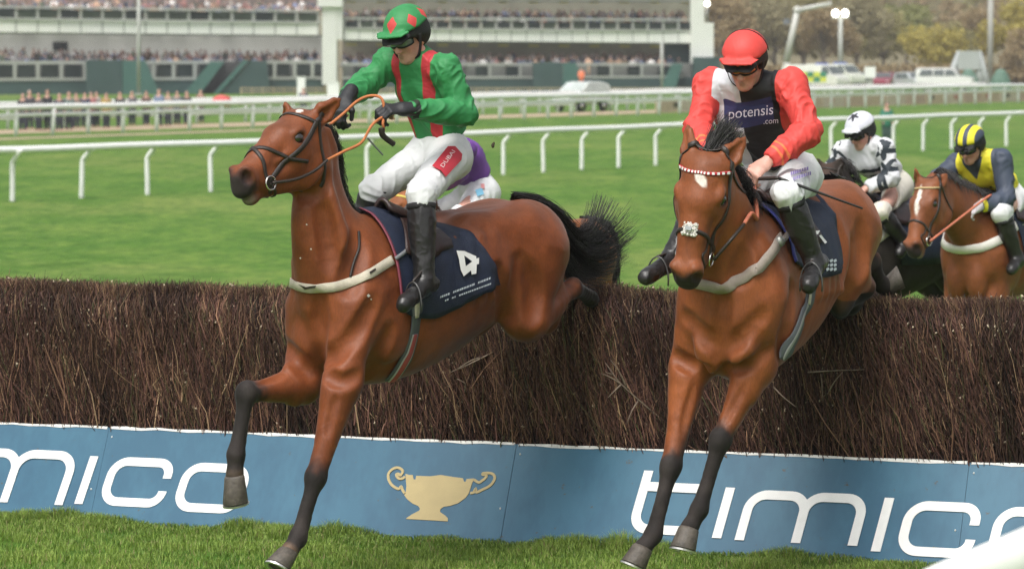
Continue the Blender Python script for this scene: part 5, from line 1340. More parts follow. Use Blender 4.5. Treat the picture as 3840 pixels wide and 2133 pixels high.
    hem = wai - up * .035; K.add(Half(hem, -up, hem - .45, hem + .45), .012, True)
    cn = unit(unit(hed - nek) + up * .8); K.add(Half(nek + cn * .028, cn, nek + cn * .03 - .075, nek + cn * .03 + .075), .01, True)
    V, Q = K.mesh(vox); N = vnormals(V, Q); d_ = V - che; V = folds(V, N, o.get('wr', .017), [([sh, g('el' + s), g('wr' + s)], .105) for s, sh in (('L', sl), ('R', sr))], np.stack([d_ @ side, d_ @ up, d_ @ fw], 1), rnd + 40); V = relax(V, Q, 1, .25)
    def tl(P): d = P - che; return np.stack([d @ side, d @ up, d @ fw], 1)
    arm = {}
    for s, sh in (('L', sl), ('R', sr)): arm[s] = limb_param(V, [sh, g('el' + s), g('wr' + s)])
    jk = mesh_obj('jacket', V, Q, o['jacket'], root, True, o['masks'](tl(V), V, arm, N) if 'masks' in o else None)
    # ---- gloves
    if gl is not B:
        for s in ('L', 'R'):
            w = g('wr' + s); d = unit(J['hd' + s]); g2 = Solid(); hand_solid(g2, w + d * .01, d, J['hn' + s], J['ht' + s], o.get('hand_k', 1.0)); g2.cone(w - d * .055, w + d * .03, .039, .035, .02)
            V, Q = g2.mesh(.0055); mesh_obj('glove', V, Q, o['gloves'], root, True)
    # ---- helmet: hard shell with silk over it, peak and harness
    Sh = Solid(); Sh.ell(hp(0, -.012, .045), (.106, .128, .112), .01, hax); Sh.add(Half(hp(0, 0, .012), -hu + hf * .10, hed - .3, hed + .3), .012, True)
    Sh.ell(hp(0, -.04, .0), (.100, .090, .075), .03, hax); Sh.cone(hp(0, .096, .040), hp(0, .142, .022), (.016, .090), (.010, .066), .02, hu)
    Sh.ell(hp(0, .070, -.035), (.079, .10, .078), .02, hax, sub=True)
    V, Q = Sh.mesh(vox); mesh_obj('helmet', V, Q, o.get('shell', BLACKCLOTH), root, True)
    Ca = Solid(); Ca.ell(hp(0, -.012, .055), (.114, .136, .116), .01, hax); Ca.add(Half(hp(0, 0, .066), -hu - hf * .06, hed - .3, hed + .3), .014, True)
    if o.get('cap_peak', True): Ca.cone(hp(0, .106, .074), hp(0, .148, .066), (.010, .106), (.007, .078), .012, hu)
    V, Q = Ca.mesh(vox); N = vnormals(V, Q); d = (V - hp(0, -.012, .055)) @ hax.T; low = sstep(.05, -.01, d[:, 2])
    V = V + (wrinkle(V, N, .007, rnd + 50, 22) - V) * (.15 + .85 * low)[:, None]
    az = np.arctan2(d[:, 0], d[:, 1]); el = np.arctan2(d[:, 2], np.hypot(d[:, 0], d[:, 1]))
    cm = o['cap_masks'](az, el, d) if 'cap_masks' in o else None
    mesh_obj('helmet_silk', V, Q, o['cap'], root, True, cm)
    for s in (1, -1):
        Ps = spline([hp(s * .098, .02, .03), hp(s * .088, .03, -.03), hp(s * .064, .045, -.085), hp(0, .055, -.122)], 5); Ns = np.array([unit(hs * s + hf * .3)] * len(Ps)); Vr, Fr = ribbon(Ps, Ns, .016, .004); mesh_obj('harness_strap', Vr, Fr, BLACKCLOTH, root, True)
    if o.get('band'):
        Pb = np.array([hp(.1115 * math.sin(q), -.012 - .03, .055 + .1135 * math.cos(q)) for q in np.linspace(-1.55, 1.55, 24)]); Nb = np.array([unit(p - hp(0, -.04, .055)) for p in Pb]); Vr, Fr = ribbon(Pb, Nb, .006, .003); mesh_obj('goggle_strap', Vr, Fr, BLACKCLOTH, root, True)
    # ---- goggles
    V = []; F = []; n = 15
    for i in range(n):
        t = (i / (n - 1) * 2 - 1); 
        for j in range(5):
            v = j / 4 * 2 - 1; hh = .021 * (1 - .35 * abs(t) ** 3) * (1 - .45 * math.exp(-(t / .16) ** 2) * (v < 0))
            V.append(hp(.074 * math.sin(t * 1.25), .112 * math.cos(t * 1.05) - .0 + .004 * (1 - v * v), .008 + v * hh))
    for i in range(n - 1):
        for j in range(4): F.append((i * 5 + j, (i + 1) * 5 + j, (i + 1) * 5 + j + 1, i * 5 + j + 1))
    go = mesh_obj('goggles', V, F, o['goggles'], root, True); md = go.modifiers.new('t', 'SOLIDIFY'); md.thickness = .004
    rim = np.array([V[i * 5] for i in range(n)] + [V[i * 5 + 4] for i in range(n - 1, -1, -1)]); Vt, Ft = tube_geo(np.vstack([rim, rim[:1]]), .0045, 6, False); mesh_obj('goggle_frame', Vt, Ft, BLACKCLOTH, go, True)
    return dict(root=root, R=R, K=K, grips=grips, hp=hp, jacket=jk, breeches=br, side=side, up=up, fw=fw, che=che)
def coat_mat2(name):
    if name in MATS: return MATS[name]
    m, nt, p, o = nmat(name); an = nt.nodes.new('ShaderNodeAttribute'); an.attribute_name = 'Col'
    n1 = noise_node(nt, 40, 4, .6); r1 = ramp(nt, n1.outputs[0], [(.3, (.88, .85, .84)), (.7, (1.08, 1.06, 1.05))]); lnk(nt, mixc(nt, 1.0, an.outputs['Color'], r1.outputs[0], 'MULTIPLY'), p.inputs['Base Color'])
    p.inputs['Roughness'].default_value = .48; p.inputs['Subsurface Weight'].default_value = .12; p.inputs['Subsurface Radius'].default_value = (.01, .004, .002)
    bump(nt, p, n1.outputs[0], .1, .003); MATS[name] = m; return m

GREEN, RED = (.035, .235, .075), (.48, .035, .045)
BREECH = attr_mat('white_breeches', (.70, .71, .72), [], .6, bmp=.2, var=.04, wr=(1, 1, 1.6))
LENS = mat('clear_lens', (.16, .17, .18), .08, .2, 12, spec=.9, coat=1.0)
# ---- left jockey: green silks with red braces
fr = h1
def masks1(T, V, arm, N):
    x, y, z = T.T; a = np.minimum(arm['L'][0] - .070, arm['R'][0] - .070)
    c = .098 - .03 * np.clip(-y, 0, .3) - .02 * np.clip(y, 0, .2)
    m = .029 - np.abs(np.abs(x) - c)
    on_arm = np.minimum(arm['L'][0], arm['R'][0]); m = np.minimum(m, np.where(np.abs(x) < .15, .03, -.03))
    cuff = np.minimum(arm['L'][1], arm['R'][1]); 
    pr = np.where(arm['L'][0] < arm['R'][0], arm['L'][1], arm['R'][1]); band = .010 - np.abs(pr - 1.90) * .25
    band = np.where(on_arm < .075, band, -.02)
    m = np.where((on_arm < .066) & (pr > .12), -.02, m)
    return {'m1': m, 'm2': band}
def cap1(az, el, d):
    m = -np.ones(len(az))
    for k in range(6):
        a0 = k * math.pi / 3; da = (az - a0 + math.pi) % (2 * math.pi) - math.pi
        m = np.maximum(m, (1 - (np.abs(da) / .29 + np.abs(el - .50) / .36)) * .05)
    return {'m1': m}
J1 = dict(seat=b1(1640, 800), pelvis=b1(1658, 575), waist=b1(1652, 480), chest=b1(1602, 320), neck=b1(1556, 205), head=b1(1530, 142), hf=fr.dirv(.90, .10, -.40), hu=fr.dirv(.40, .0, .92), front=fr.F,
    shL=b1(1676, 262, .19), elL=b1(1738, 425, .27), wrL=b1(1528, 410, .20), shR=b1(1462, 238, -.18), elR=b1(1372, 318, -.26), wrR=b1(1300, 368, -.12),
    hipL=b1(1690, 590, .10), knL=b1(1578, 728, .26), anL=b1(1592, 1062, .33), toeL=b1(1512, 1136, .37), hipR=b1(1602, 585, -.09), knR=b1(1402, 716, -.17), anR=b1(1300, 985, -.34), toeR=b1(1220, 1075, -.37),
    hdL=fr.dirv(.92, -.35, .02), hnL=fr.dirv(.15, .45, .88), htL=fr.dirv(.2, -.9, .3), hdR=fr.dirv(.75, .15, -.62), hnR=fr.dirv(.62, .1, .78), htR=fr.dirv(.2, .9, .2))
K1 = make_jockey(J1, dict(label='jockey in green silks with red braces and red-diamond cap', vox=.0060, seed=1, breeches=BREECH, jacket=attr_mat('green_silk', GREEN, [('m1', RED), ('m2', (.02, .03, .02))], .58, bmp=.15, wr=(1.0, 1.0, 1.8)),
    masks=masks1, cap=attr_mat('green_cap', GREEN, [('m1', (.55, .06, .055))], .55, bmp=.2), cap_masks=cap1, bootR=1.06, gloves=mat('black_glove', (.016, .017, .02), .5, .3, 30, .3, 200), goggles=LENS, hand_k=1.28, wr=.017))
# thigh patch and glove print
pixel_patch(K1['R'], [[(1680, 548), (1707, 548), (1734, 578), (1731, 600), (1672, 664), (1655, 640), (1620, 622)]], 'thigh_patch', mat('patch_red', (.50, .03, .05), .6), K1['root'], .012, 3)
def print_text(sol, body, px0, ux, uy, name, mat_, parent, off, size=1.0):
    """lettering printed on cloth: baseline from px0 along ux, height along uy (pixels per em)"""
    V, F = text_geo(body); V = V * size
    bm = bmesh.new(); vv = [bm.verts.new(v) for v in V]
    for f in F:
        try: bm.faces.new([vv[i] for i in f])
        except ValueError: pass
    bmesh.ops.triangulate(bm, faces=bm.faces[:])
    for i, v in enumerate(bm.verts): v.index = i
    pix = [(px0[0] + ux[0] * v.co.x + uy[0] * v.co.y, px0[1] + ux[1] * v.co.x + uy[1] * v.co.y) for v in bm.verts]; Fc = [tuple(v.index for v in f.verts) for f in bm.faces]; bm.free()
    P, N = cast(sol, pix, off); return mesh_obj(name, P, Fc, mat_, parent, False)
print_text(K1['R'], 'DUBAI', (1662, 630), (16, -21.5), (-19, -11), 'thigh_lettering', mat('pale_pink', (.78, .62, .62), .6), K1['root'], .017)
# reins to the left hand and loose end, orange rubber
def rein(name, pts, r, m, parent, flat=True):
    P = spline(pts, 8); V, F = tube_geo(P, r, 6); return mesh_obj(name, V, F, m, parent, True)
R1 = empty('reins', b1(1100, 700, .1), 'long orange rubber reins slipping through black gloves', 'reins', 'reins')
hb = lambda h, s: h.H.p(.455, s * .075 * h.H.c, -.092 * h.H.c)
gL, gR = K1['grips']['L'], K1['grips']['R']
rein('rein', [hb(H1, 1), b1(1110, 672, .13), b1(1180, 640, .14), b1(1228, 600, .15)], .008, LEATHER, R1)
rein('rubber_rein', [b1(1228, 600, .15), b1(1290, 568, .16), b1(1355, 535, .17), b1(1395, 470, .18), gL], .0078, REIN_TAN, R1)
rein('rubber_rein', [gL, b1(1432, 372, .12), b1(1390, 360, .05), b1(1340, 380, 0), b1(1290, 425, -.05), b1(1235, 470, -.08)], .0078, REIN_TAN, R1)
rein('rein', [b1(1235, 470, -.08), b1(1190, 560, -.12), hb(H1, -1)], .008, LEATHER, R1)
rein('rubber_rein', [gL, b1(1436, 460, .17), b1(1440, 490, .17)], .0078, REIN_TAN, R1)
W1 = empty('whip', gL, 'short black whip handle dangling under the black-gloved hand', 'whip')
rein('handle', [b1(1430, 480, .17), b1(1434, 505, .17), b1(1450, 522, .17), b1(1475, 540, .17)], .016, LEATHER, W1); rein('shaft', [b1(1475, 540, .17), b1(1400, 525, .2), b1(1375, 515, .2)], .004, LEATHER, W1) if False else None
rein('shaft', [b1(1378, 518, -.05), b1(1405, 548, -.03), b1(1436, 582, 0)], .005, mat('grey_shaft', (.12, .13, .13), .5), W1)

# ---- right jockey: red sleeves, body halved white and black
fr = h2
def masks2(T, V, arm, N):
    x, y, z = T.T
    pr = {s: arm[s] for s in 'LR'}; d = np.minimum(arm['L'][0], arm['R'][0]); p_ = np.where(arm['L'][0] < arm['R'][0], arm['L'][1], arm['R'][1])
    sleeve = np.maximum(np.abs(x - .010) - .166, np.where(p_ > .40, .078 - d, -.05))
    band = np.where((d < .085) & (p_ > 1.55), np.maximum(.005 - np.abs(p_ - 1.80) * .22, .005 - np.abs(p_ - 1.67) * .22), -.02)
    chq = x + np.where(y < -.085, .020, 0.0)                        # left half black, right half pale, stepped low down
    panel = np.minimum(np.minimum(.060 - np.abs(y - .085 + .10 * x), np.minimum(x + .105, .15 - x)), z - .02)
    return {'m_black': chq, 'm_panel': panel, 'm_red': sleeve, 'm_band': band}
J2 = dict(seat=a2(2930, 800, -.3), pelvis=a2(2945, 655, -.50), waist=a2(2892, 560, -.40), chest=a2(2822, 415, -.22), neck=a2(2800, 300, -.08), head=a2(2796, 240, -.02), hf=fr.dirv(.90, .06, -.42), hu=fr.dirv(.42, .04, .90), front=fr.F,
    shL=a2(2962, 318, -.14), elL=a2(3030, 495, -.02), wrL=a2(2878, 606, .16), shR=a2(2662, 318, -.14), elR=a2(2618, 480, .0), wrR=a2(2655, 580, .24),
    hipL=a2(3000, 660, -.48), knL=h2.b(2950, 726, .27), anL=h2.b(3056, 985, .375), toeL=h2.b(3030, 1066, .40), hipR=a2(2890, 665, -.50), knR=h2.b(2640, 742, -.27), anR=h2.b(2515, 975, -.36), toeR=h2.b(2425, 1035, -.39),
    hdL=fr.dirv(.55, -.55, -.62), hnL=fr.dirv(.70, .2, .68), htL=fr.dirv(.1, -.8, .5), hdR=fr.dirv(.7, .3, -.6), hnR=fr.dirv(.7, .1, .7), htR=fr.dirv(.1, .9, .4))
REDS = (.72, .070, .060)
K2 = make_jockey(J2, dict(label='jockey with red cap and sleeves over a white and black halved body', vox=.0062, seed=7, breeches=BREECH, jacket=attr_mat('halved_silk', (.62, .62, .66), [('m_black', (.018, .018, .020)), ('m_panel', (.036, .040, .115)), ('m_red', REDS), ('m_band', (.80, .20, .07))], .62, bmp=.15, wr=(1, 1, 1.8)),
    masks=masks2, cap=attr_mat('red_cap', REDS, [], .55, bmp=.15), goggles=mat('amber_lens', (.22, .10, .015), .08, .4, 16, spec=.9, coat=1.0), band=True, hand_k=1.12, bulk=1.14, wr=.016))
LILAC = mat('panel_lettering', (.70, .68, .78), .6)
print_text(K2['K'], 'potensis', (2730, 447), (51, -5.5), (2, -56), 'chest_lettering', LILAC, K2['root'], .020, 1.0)
print_text(K2['K'], '.com', (2862, 466), (29, -2), (1, -31), 'chest_lettering', LILAC, K2['root'], .020, 1.0)
g = np.random.default_rng(5)
for row, (x0, y0, x1, y1) in enumerate(((2965, 656, 3030, 638), (2975, 676, 3040, 656))):
    k = 0.0
    while k < 1:
        w_ = g.uniform(.08, .14); xa, ya = x0 + (x1 - x0) * k, y0 + (y1 - y0) * k; xb, yb = x0 + (x1 - x0) * (k + w_ * .72), y0 + (y1 - y0) * (k + w_ * .72)
        pixel_patch(K2['R'], [[(xa, ya), (xb, yb), (xb, yb - 13), (xa, ya - 13)]], 'thigh_print', mat('violet_print', (.22, .18, .42), .6), K2['root'], .014, 0); k += w_
R2 = empty('reins', a2(2800, 800, .4), 'orange reins held low by the red-sleeved jockey', 'reins', 'reins')
gL = K2['grips']['L']
rein('rubber_rein', [gL, h2.l(.30, .13, -.02), a2(2818, 800, .42), a2(2790, 840, .50)], .011, mat('salmon_rein', (.55, .17, .10), .6, .15, 30), R2)
rein('rein', [a2(2790, 840, .50), a2(2745, 895, .62), hb(H2, 1)], .009, LEATHER, R2)
rein('rubber_rein', [K2['grips']['R'], h2.l(.35, -.13, .0), h2.l(.5, -.18, -.1)], .011, MATS['salmon_rein'], R2); rein('rein', [h2.l(.5, -.18, -.1), hb(H2, -1)], .009, LEATHER, R2)
W2 = empty('whip', gL, 'long thin black whip held across the right-hand horse', 'whip')
rein('handle', [gL + unit(gL - a2(2920, 668, .32)) * .10, gL, a2(2920, 668, .32)], .010, LEATHER, W2)
P = np.array([a2(2920, 668, .32), a2(3070, 722, .26), a2(3235, 782, .18)]); V, F = tube_geo(spline(P, 6), np.linspace(.0085, .005, 13), 6); mesh_obj('shaft', V, F, mat('whip_shaft', (.012, .012, .012), .35), W2, True)
# stirrups for the two leaders
for Sx, J, fr_ in ((S1, J1, h1), (S2, J2, h2)):
    for s in ('L', 'R'):
        a_, t_ = np.asarray(J['an' + s]), np.asarray(J['toe' + s]); f = unit(t_ - a_); m = a_ * .45 + t_ * .55 + A3(0, 0, -.005); sd = fr_.L
        P = [m + sd * .058 * math.cos(q) + A3(0, 0, -.05 + .115 * math.sin(q)) for q in np.linspace(-.25, math.pi + .25, 14)]
        V, F = tube_geo(np.array(P), .0045, 6); mesh_obj('stirrup', V, F, mat('stirrup_metal', (.10, .10, .10), .35, .2, 20, metal=.5), Sx, True)
        top = fr_.l(-.12, .20 if s == 'L' else -.20, -.10); P = spline([m + A3(0, 0, .066), (m + top) / 2 + sd * (.05 if s == 'L' else -.05), top], 5); V, F = tube_geo(P, .008, 5); mesh_obj('stirrup_leather', V, F, LEATHER, Sx, True)
print('lead jockeys', round(time.time() - T0, 1))

# ---- followers' riders
def rider(fr, px, label, opts, k=1.0):
    J = {}
    for n, v in px.items(): J[n] = fr.b(*v) if len(v) == 3 else np.asarray(v[1])
    J['front'] = fr.F; J.setdefault('hf', fr.dirv(.92, 0, -.40)); J.setdefault('hu', fr.dirv(.40, 0, .92))
    for s, q in (('L', 1), ('R', -1)): J['hd' + s] = fr.dirv(.8, -.4 * q, -.45); J['hn' + s] = fr.dirv(.4, .2 * q, .85); J['ht' + s] = fr.dirv(.1, -.9 * q, .3)
    return make_jockey(J, dict(opts, label=label))
DARKLENS = mat('dark_lens', (.02, .02, .022), .1, .3, 14, coat=1.0)
fr = h3
YEL, SLATE = (.80, .70, .04), (.055, .070, .105)
def masks3(T, V, arm, N):
    x, y, z = T.T; d = np.minimum(arm['L'][0], arm['R'][0]); p_ = np.where(arm['L'][0] < arm['R'][0], arm['L'][1], arm['R'][1])
    sl = np.maximum(np.abs(x) - .150, np.where(p_ > .35, .08 - d, -.05)); vee = np.where(z > 0, (y - .10) * .7 - np.abs(x) + .01, -.03); vee = np.minimum(vee, np.where(sl > 0, -.02, 1))
    cuff = np.where((d < .085) & (p_ > 1.5), .012 - np.abs(p_ - 1.86) * .2, -.02)
    marks = np.where((z > 0) & (np.abs(y + .02) < .022), np.minimum(.010 - np.abs(((x + .09) % .045) - .0225), .09 - np.abs(x)), -.02)
    return {'m1': np.maximum(sl, vee), 'm2': cuff, 'm3': marks}
K3 = rider(h3, dict(seat=(3760, 800, 0), pelvis=(3782, 742, 0), waist=(3748, 690, 0), chest=(3690, 640, 0), neck=(3652, 588, 0), head=(3640, 552, 0), shL=(3758, 600, .19), elL=(3775, 745, .26), wrL=(3672, 775, .14), shR=(3592, 612, -.19), elR=(3518, 668, -.27), wrR=(3570, 735, -.10),
    hipL=(3800, 755, .09), knL=(3755, 800, .26), anL=(3815, 975, .32), toeL=(3790, 1010, .34), hipR=(3760, 760, -.09), knR=(3640, 815, -.24), anR=(3660, 990, -.32), toeR=(3620, 1020, -.34)),
    'jockey with yellow and grey striped cap and yellow waistcoat-fronted silks', dict(vox=.0125, seed=14, breeches=BREECH, jacket=attr_mat('yellow_silk', YEL, [('m1', SLATE), ('m2', YEL), ('m3', (.05, .06, .03))], .55), masks=masks3,
    cap=attr_mat('striped_cap', YEL, [('m1', SLATE)], .55), cap_masks=lambda az, el, d: {'m1': np.sin(d[:, 0] * 2 * math.pi / .078 + 0.0) * .02 - .004}, cap_peak=False, goggles=DARKLENS, gloves=mat('pale_glove', (.55, .52, .55), .6)))
fr = h4
def star_mask(px, py, r):
    th = np.arctan2(py, px); rr = np.hypot(px, py); return r * (.70 + .30 * np.cos(5 * th)) - rr
def masks4(T, V, arm, N):
    x, y, z = T.T; m = np.full(len(x), -.02)
    for s in ('L', 'R'):
        d, pr = arm[s]
        on = d < .09
        for q in (.10, .70, 1.30): m = np.where(on & (z > -.02), np.maximum(m, star_mask((pr - q) * .26, (x - np.median(x[on & (np.abs(pr - q) < .15)])) * 1.0, .085)), m)
    hoop = np.where(np.minimum(arm['L'][0], arm['R'][0]) > .085, np.maximum(np.maximum(.020 - np.abs(y - .04 + .25 * np.abs(x)), .014 - np.abs(y + .04 + .2 * np.abs(x))), .012 - np.abs(y + .10)), -.02)
    return {'m1': np.maximum(m, hoop)}
K4 = rider(h4, dict(seat=(3310, 800, 0), pelvis=(3345, 690, 0), waist=(3318, 640, 0), chest=(3265, 595, 0), neck=(3238, 535, 0), head=(3229, 500, 0), shL=(3318, 558, .19), elL=(3345, 668, .26), wrL=(3245, 708, .12), shR=(3162, 568, -.19), elR=(3118, 640, -.26), wrR=(3168, 700, -.10),
    hipL=(3372, 700, .09), knL=(3300, 795, .26), anL=(3392, 905, .32), toeL=(3372, 950, .34), hipR=(3320, 700, -.09), knR=(3200, 790, -.24), anR=(3220, 930, -.32), toeR=(3190, 960, -.34)),
    'jockey in white silks with black stars and hoops, white cap', dict(vox=.0125, seed=22, breeches=mat('cream_breeches', (.66, .63, .55), .65, .06, 9), jacket=attr_mat('star_silk', (.66, .67, .70), [('m1', (.03, .04, .05))], .55), masks=masks4,
    cap=attr_mat('white_cap', (.66, .67, .74), [('m1', (.03, .03, .04))], .5), cap_masks=lambda az, el, d: {'m1': star_mask(d[:, 0], d[:, 1] - .05, .05)}, goggles=DARKLENS))
fr = h5
K5 = rider(h5, dict(seat=(1740, 820, 0), pelvis=(1795, 715, 0), waist=(1775, 650, 0), chest=(1722, 585, 0), neck=(1680, 540, 0), head=(1650, 510, 0), shL=(1740, 560, .19), elL=(1720, 650, .24), wrL=(1640, 700, .14), shR=(1640, 560, -.19), elR=(1600, 640, -.24), wrR=(1580, 690, -.10),
    hipL=(1815, 730, .09), knL=(1720, 800, .26), anL=(1770, 940, .32), toeL=(1730, 985, .34), hipR=(1780, 730, -.09), knR=(1640, 800, -.24), anR=(1680, 940, -.32), toeR=(1640, 985, -.34)),
    'jockey in purple silks half hidden behind the green one', dict(vox=.0135, seed=31, breeches=BREECH, jacket=attr_mat('purple_silk', (.16, .055, .30), [], .55), cap=attr_mat('purple_cap', (.16, .055, .30), [], .55), goggles=DARKLENS))
pixel_patch(K5['R'], [[(1782, 712), (1808, 704), (1815, 728), (1790, 736)]], 'thigh_patch', mat('sky_patch', (.22, .52, .72), .6), K5['root'], .012, 1)
pixel_patch(K5['R'], [[(1802, 690), (1816, 688), (1818, 706), (1806, 706)]], 'thigh_patch', mat('rose_patch', (.70, .30, .30), .6), K5['root'], .012, 1)
for H, K, lab in ((H3, K3, 'tan reins on the white-blazed horse'), (H4, K4, 'dark reins on the nearly black horse'), (H5, K5, 'dark reins on the chestnut horse')):
    r_ = empty('reins', H.fr.l(.4, 0, 0), lab, 'reins', 'reins')
    for s, q in (('L', 1), ('R', -1)): rein('rein', [K['grips'][s], H.fr.l(.42, q * .20, .02), hb(H, q)], .010, MATS['salmon_rein'] if H is H3 else LEATHER, r_)
print('jockeys', round(time.time() - T0, 1))
# ------------------------------------------------------------------ running rails
PLASTIC = mat('white_plastic', (.86, .87, .85), .4, .06, 6)
R1A = atg(45, 755); R1D = unit(atg(3545, 560) - R1A); R2A = atg(60, 510); R2D = unit(atg(3840, 385) - R2A)
R1A[2] = R2A[2] = GZ; R1D[2] = R2D[2] = 0
def rail_n(d): return A3(d[1], -d[0], 0)
def running_rail(name, path, step, label, hgt, bent, rr, lower=None, first=0.0):
    """path: ground points; posts every step metres along it"""
    path = np.array([[x, y, GZ] for x, y in path], float); seg = np.linalg.norm(np.diff(path, axis=0), axis=1); cum = np.concatenate([[0], np.cumsum(seg)])
    def on(s):
        i = min(max(np.searchsorted(cum, s) - 1, 0), len(seg) - 1); return path[i] + (path[i + 1] - path[i]) * (s - cum[i]) / seg[i]
    def dr(s): return unit(on(min(s + 1.5, cum[-1])) - on(max(s - 1.5, 0)))
    root = empty(name, on(cum[-1] / 2), label, 'rail', 'running rails')
    def top(s): return on(s) + (rail_n(dr(s)) * .30 if bent else 0) + A3(0, 0, hgt + .01 * math.sin(s * .7))
    P = np.array([top(s) for s in np.arange(0, cum[-1], 2.0)]); V, F = tube_geo(P, rr, 8); mesh_obj('top_rail', V, F, PLASTIC, root, True)
    if lower: V, F = tube_geo(P - A3(0, 0, lower), rr * .7, 6); mesh_obj('lower_rail', V, F, PLASTIC, root, True)
    me = None; g = np.random.default_rng(3); N = A3(1, 0, 0)
    for s in np.arange(first, cum[-1], step):
        if bent: Q = spline([A3(0, 0, -.1), A3(0, 0, hgt * .35), A3(0, 0, hgt * .70), N * .06 + A3(0, 0, hgt * .80), N * .24 + A3(0, 0, hgt * .95), N * .30 + A3(0, 0, hgt)], 3)
        else: Q = np.array([A3(0, 0, -.1), A3(0, 0, hgt * .5), A3(0, 0, hgt - .02)])
        if me is None: V, F = tube_geo(Q, rr * .72, 8); po = mesh_obj('post', V, F, PLASTIC, root, True, world_space=False); me = po.data
        else: po = link('post', me, root)
        n_ = rail_n(dr(s)); po.location = Vector((on(s) - base_of(root)).tolist()); po.rotation_euler = (g.normal(0, .012), g.normal(0, .012), math.atan2(n_[1], n_[0]))
    return root
def line(A, D, s0, s1): return [(A + D * s)[:2] for s in (s0, s1)]
P1 = [(-16.5, 76.3), (-10.95, 80.6), (-6.77, 86.6), (-.1, 98.2), (3.57, 105.0), (14.5, 123.0), (22, 135.4)]
running_rail('running_rail', P1, 2.27, 'nearest white running rail with gooseneck posts across the turf', 1.14, True, .082, first=math.hypot(5.55, 4.3) - 2.27 * 3)
running_rail('running_rail', line(R2A, R2D, -9, 125), 2.36, 'second white running rail on straight posts, behind the gooseneck rail', 1.10, False, .115, .30, first=9 - 2.36 * 3)
R3A = R2A - rail_n(R2D) * 8; running_rail('running_rail', line(R3A, R2D, -12, 120), 2.0, 'rearmost white rail with a lower bar, in front of the spectators', 1.05, False, .10, .62)
# sandy walkways beside the second rail
def strip(name, A, D, s0, s1, w0, w1, z, m, label):
    N = -rail_n(D); V = []; F = []; n = 40
    for i in range(n + 1):
        s = s0 + (s1 - s0) * i / n; V += [A + D * s + N * w0 + A3(0, 0, z), A + D * s + N * w1 + A3(0, 0, z)]
    F = [(2 * i, 2 * i + 2, 2 * i + 3, 2 * i + 1) for i in range(n)]; o = mesh_obj(name, V, F, m, None); tag(o, label, None, None, 'structure')
SAND = mat('sand_path', (.40, .31, .21), .9, .12, 1.5)
strip('path', R2A, R2D, -20, 22, -3.2, -1.6, .006, SAND, 'narrow worn sandy strip before the second rail'); strip('path', R2A, R2D, -20, 140, 2.5, 7.0, .006, SAND, 'sandy walkway behind the second rail')
# low hoarding along the walkway on the right
hr = empty('hoarding', R2A + R2D * 80, 'low tan hoarding boards behind the second rail on the right', 'hoarding'); g = np.random.default_rng(8)
for i in range(22):
    s = 58 + i * 3.0; c = R2A + R2D * s - rail_n(R2D) * 2.1; b = MB(); b.bar(c + A3(0, 0, .34), c + R2D * 2.92 + A3(0, 0, .34), .05, .60)
    b.build('hoarding_panel', mat('hoarding_tan%d' % (i % 3), [(.52, .40, .29), (.56, .47, .38), (.50, .36, .28)][i % 3], .7, .15, 3), hr)
    if g.random() < .6: b = MB(); c2 = c + R2D * g.uniform(.3, 2) + rail_n(R2D) * .032; b.bar(c2 + A3(0, 0, .42), c2 + R2D * g.uniform(.4, .9) + A3(0, 0, .42), .008, .25); b.build('print_mark', mat('hoarding_mark%d' % (i % 2), [(.09, .08, .06), (.45, .18, .14)][i % 2], .7), hr)

# ------------------------------------------------------------------ grandstand
CREAM = mat('cream_panel', (.84, .84, .80), .6, .05, .5); GRN = mat('green_cladding', (.045, .085, .083), .6, .15, .4); GRN2 = mat('green_cladding_light', (.062, .150, .132), .6, .12, .4); GREYW = mat('grey_wall', (.23, .235, .22), .7, .1, .4)
FRAME = mat('rail_grey', (.40, .41, .38), .5, .08, 1); DARKG = mat('dark_glass', (.022, .030, .030), .25, .5, .5, spec=.5); OLIVEG = mat('green_glass', (.045, .062, .042), .3, .4, .6)
DL, DR = 276.0, 298.0
def Dp(px): return DL + (DR - DL) * px / 2600.0
def pbox(mb, x0, x1, yt, yb, dep, D0=0.0):
    """block between photo columns x0..x1 and rows (left,right); front face at facade + D0, dep metres deep"""
    (tl, tr), (bl, br) = yt, yb; f = [at(x0, bl, Dp(x0) + D0), at(x1, br, Dp(x1) + D0), at(x1, tr, Dp(x1) + D0), at(x0, tl, Dp(x0) + D0)]
    k = [q + A3(0, dep, 0) for q in f]; mb.add(f + k, [(0, 1, 2, 3), (5, 4, 7, 6), (1, 5, 6, 2), (4, 0, 3, 7), (3, 2, 6, 7), (4, 5, 1, 0)])
def lin(a, b, t): return a + (b - a) * t
stand = empty('grandstand', at(1300, 357, 290), 'long white-fronted grandstand with green stairs and two packed balconies', 'grandstand')
def part(name, m, *boxes):
    mb = MB()
    for q in boxes: pbox(mb, *q)
    return mb.build(name, m, stand)
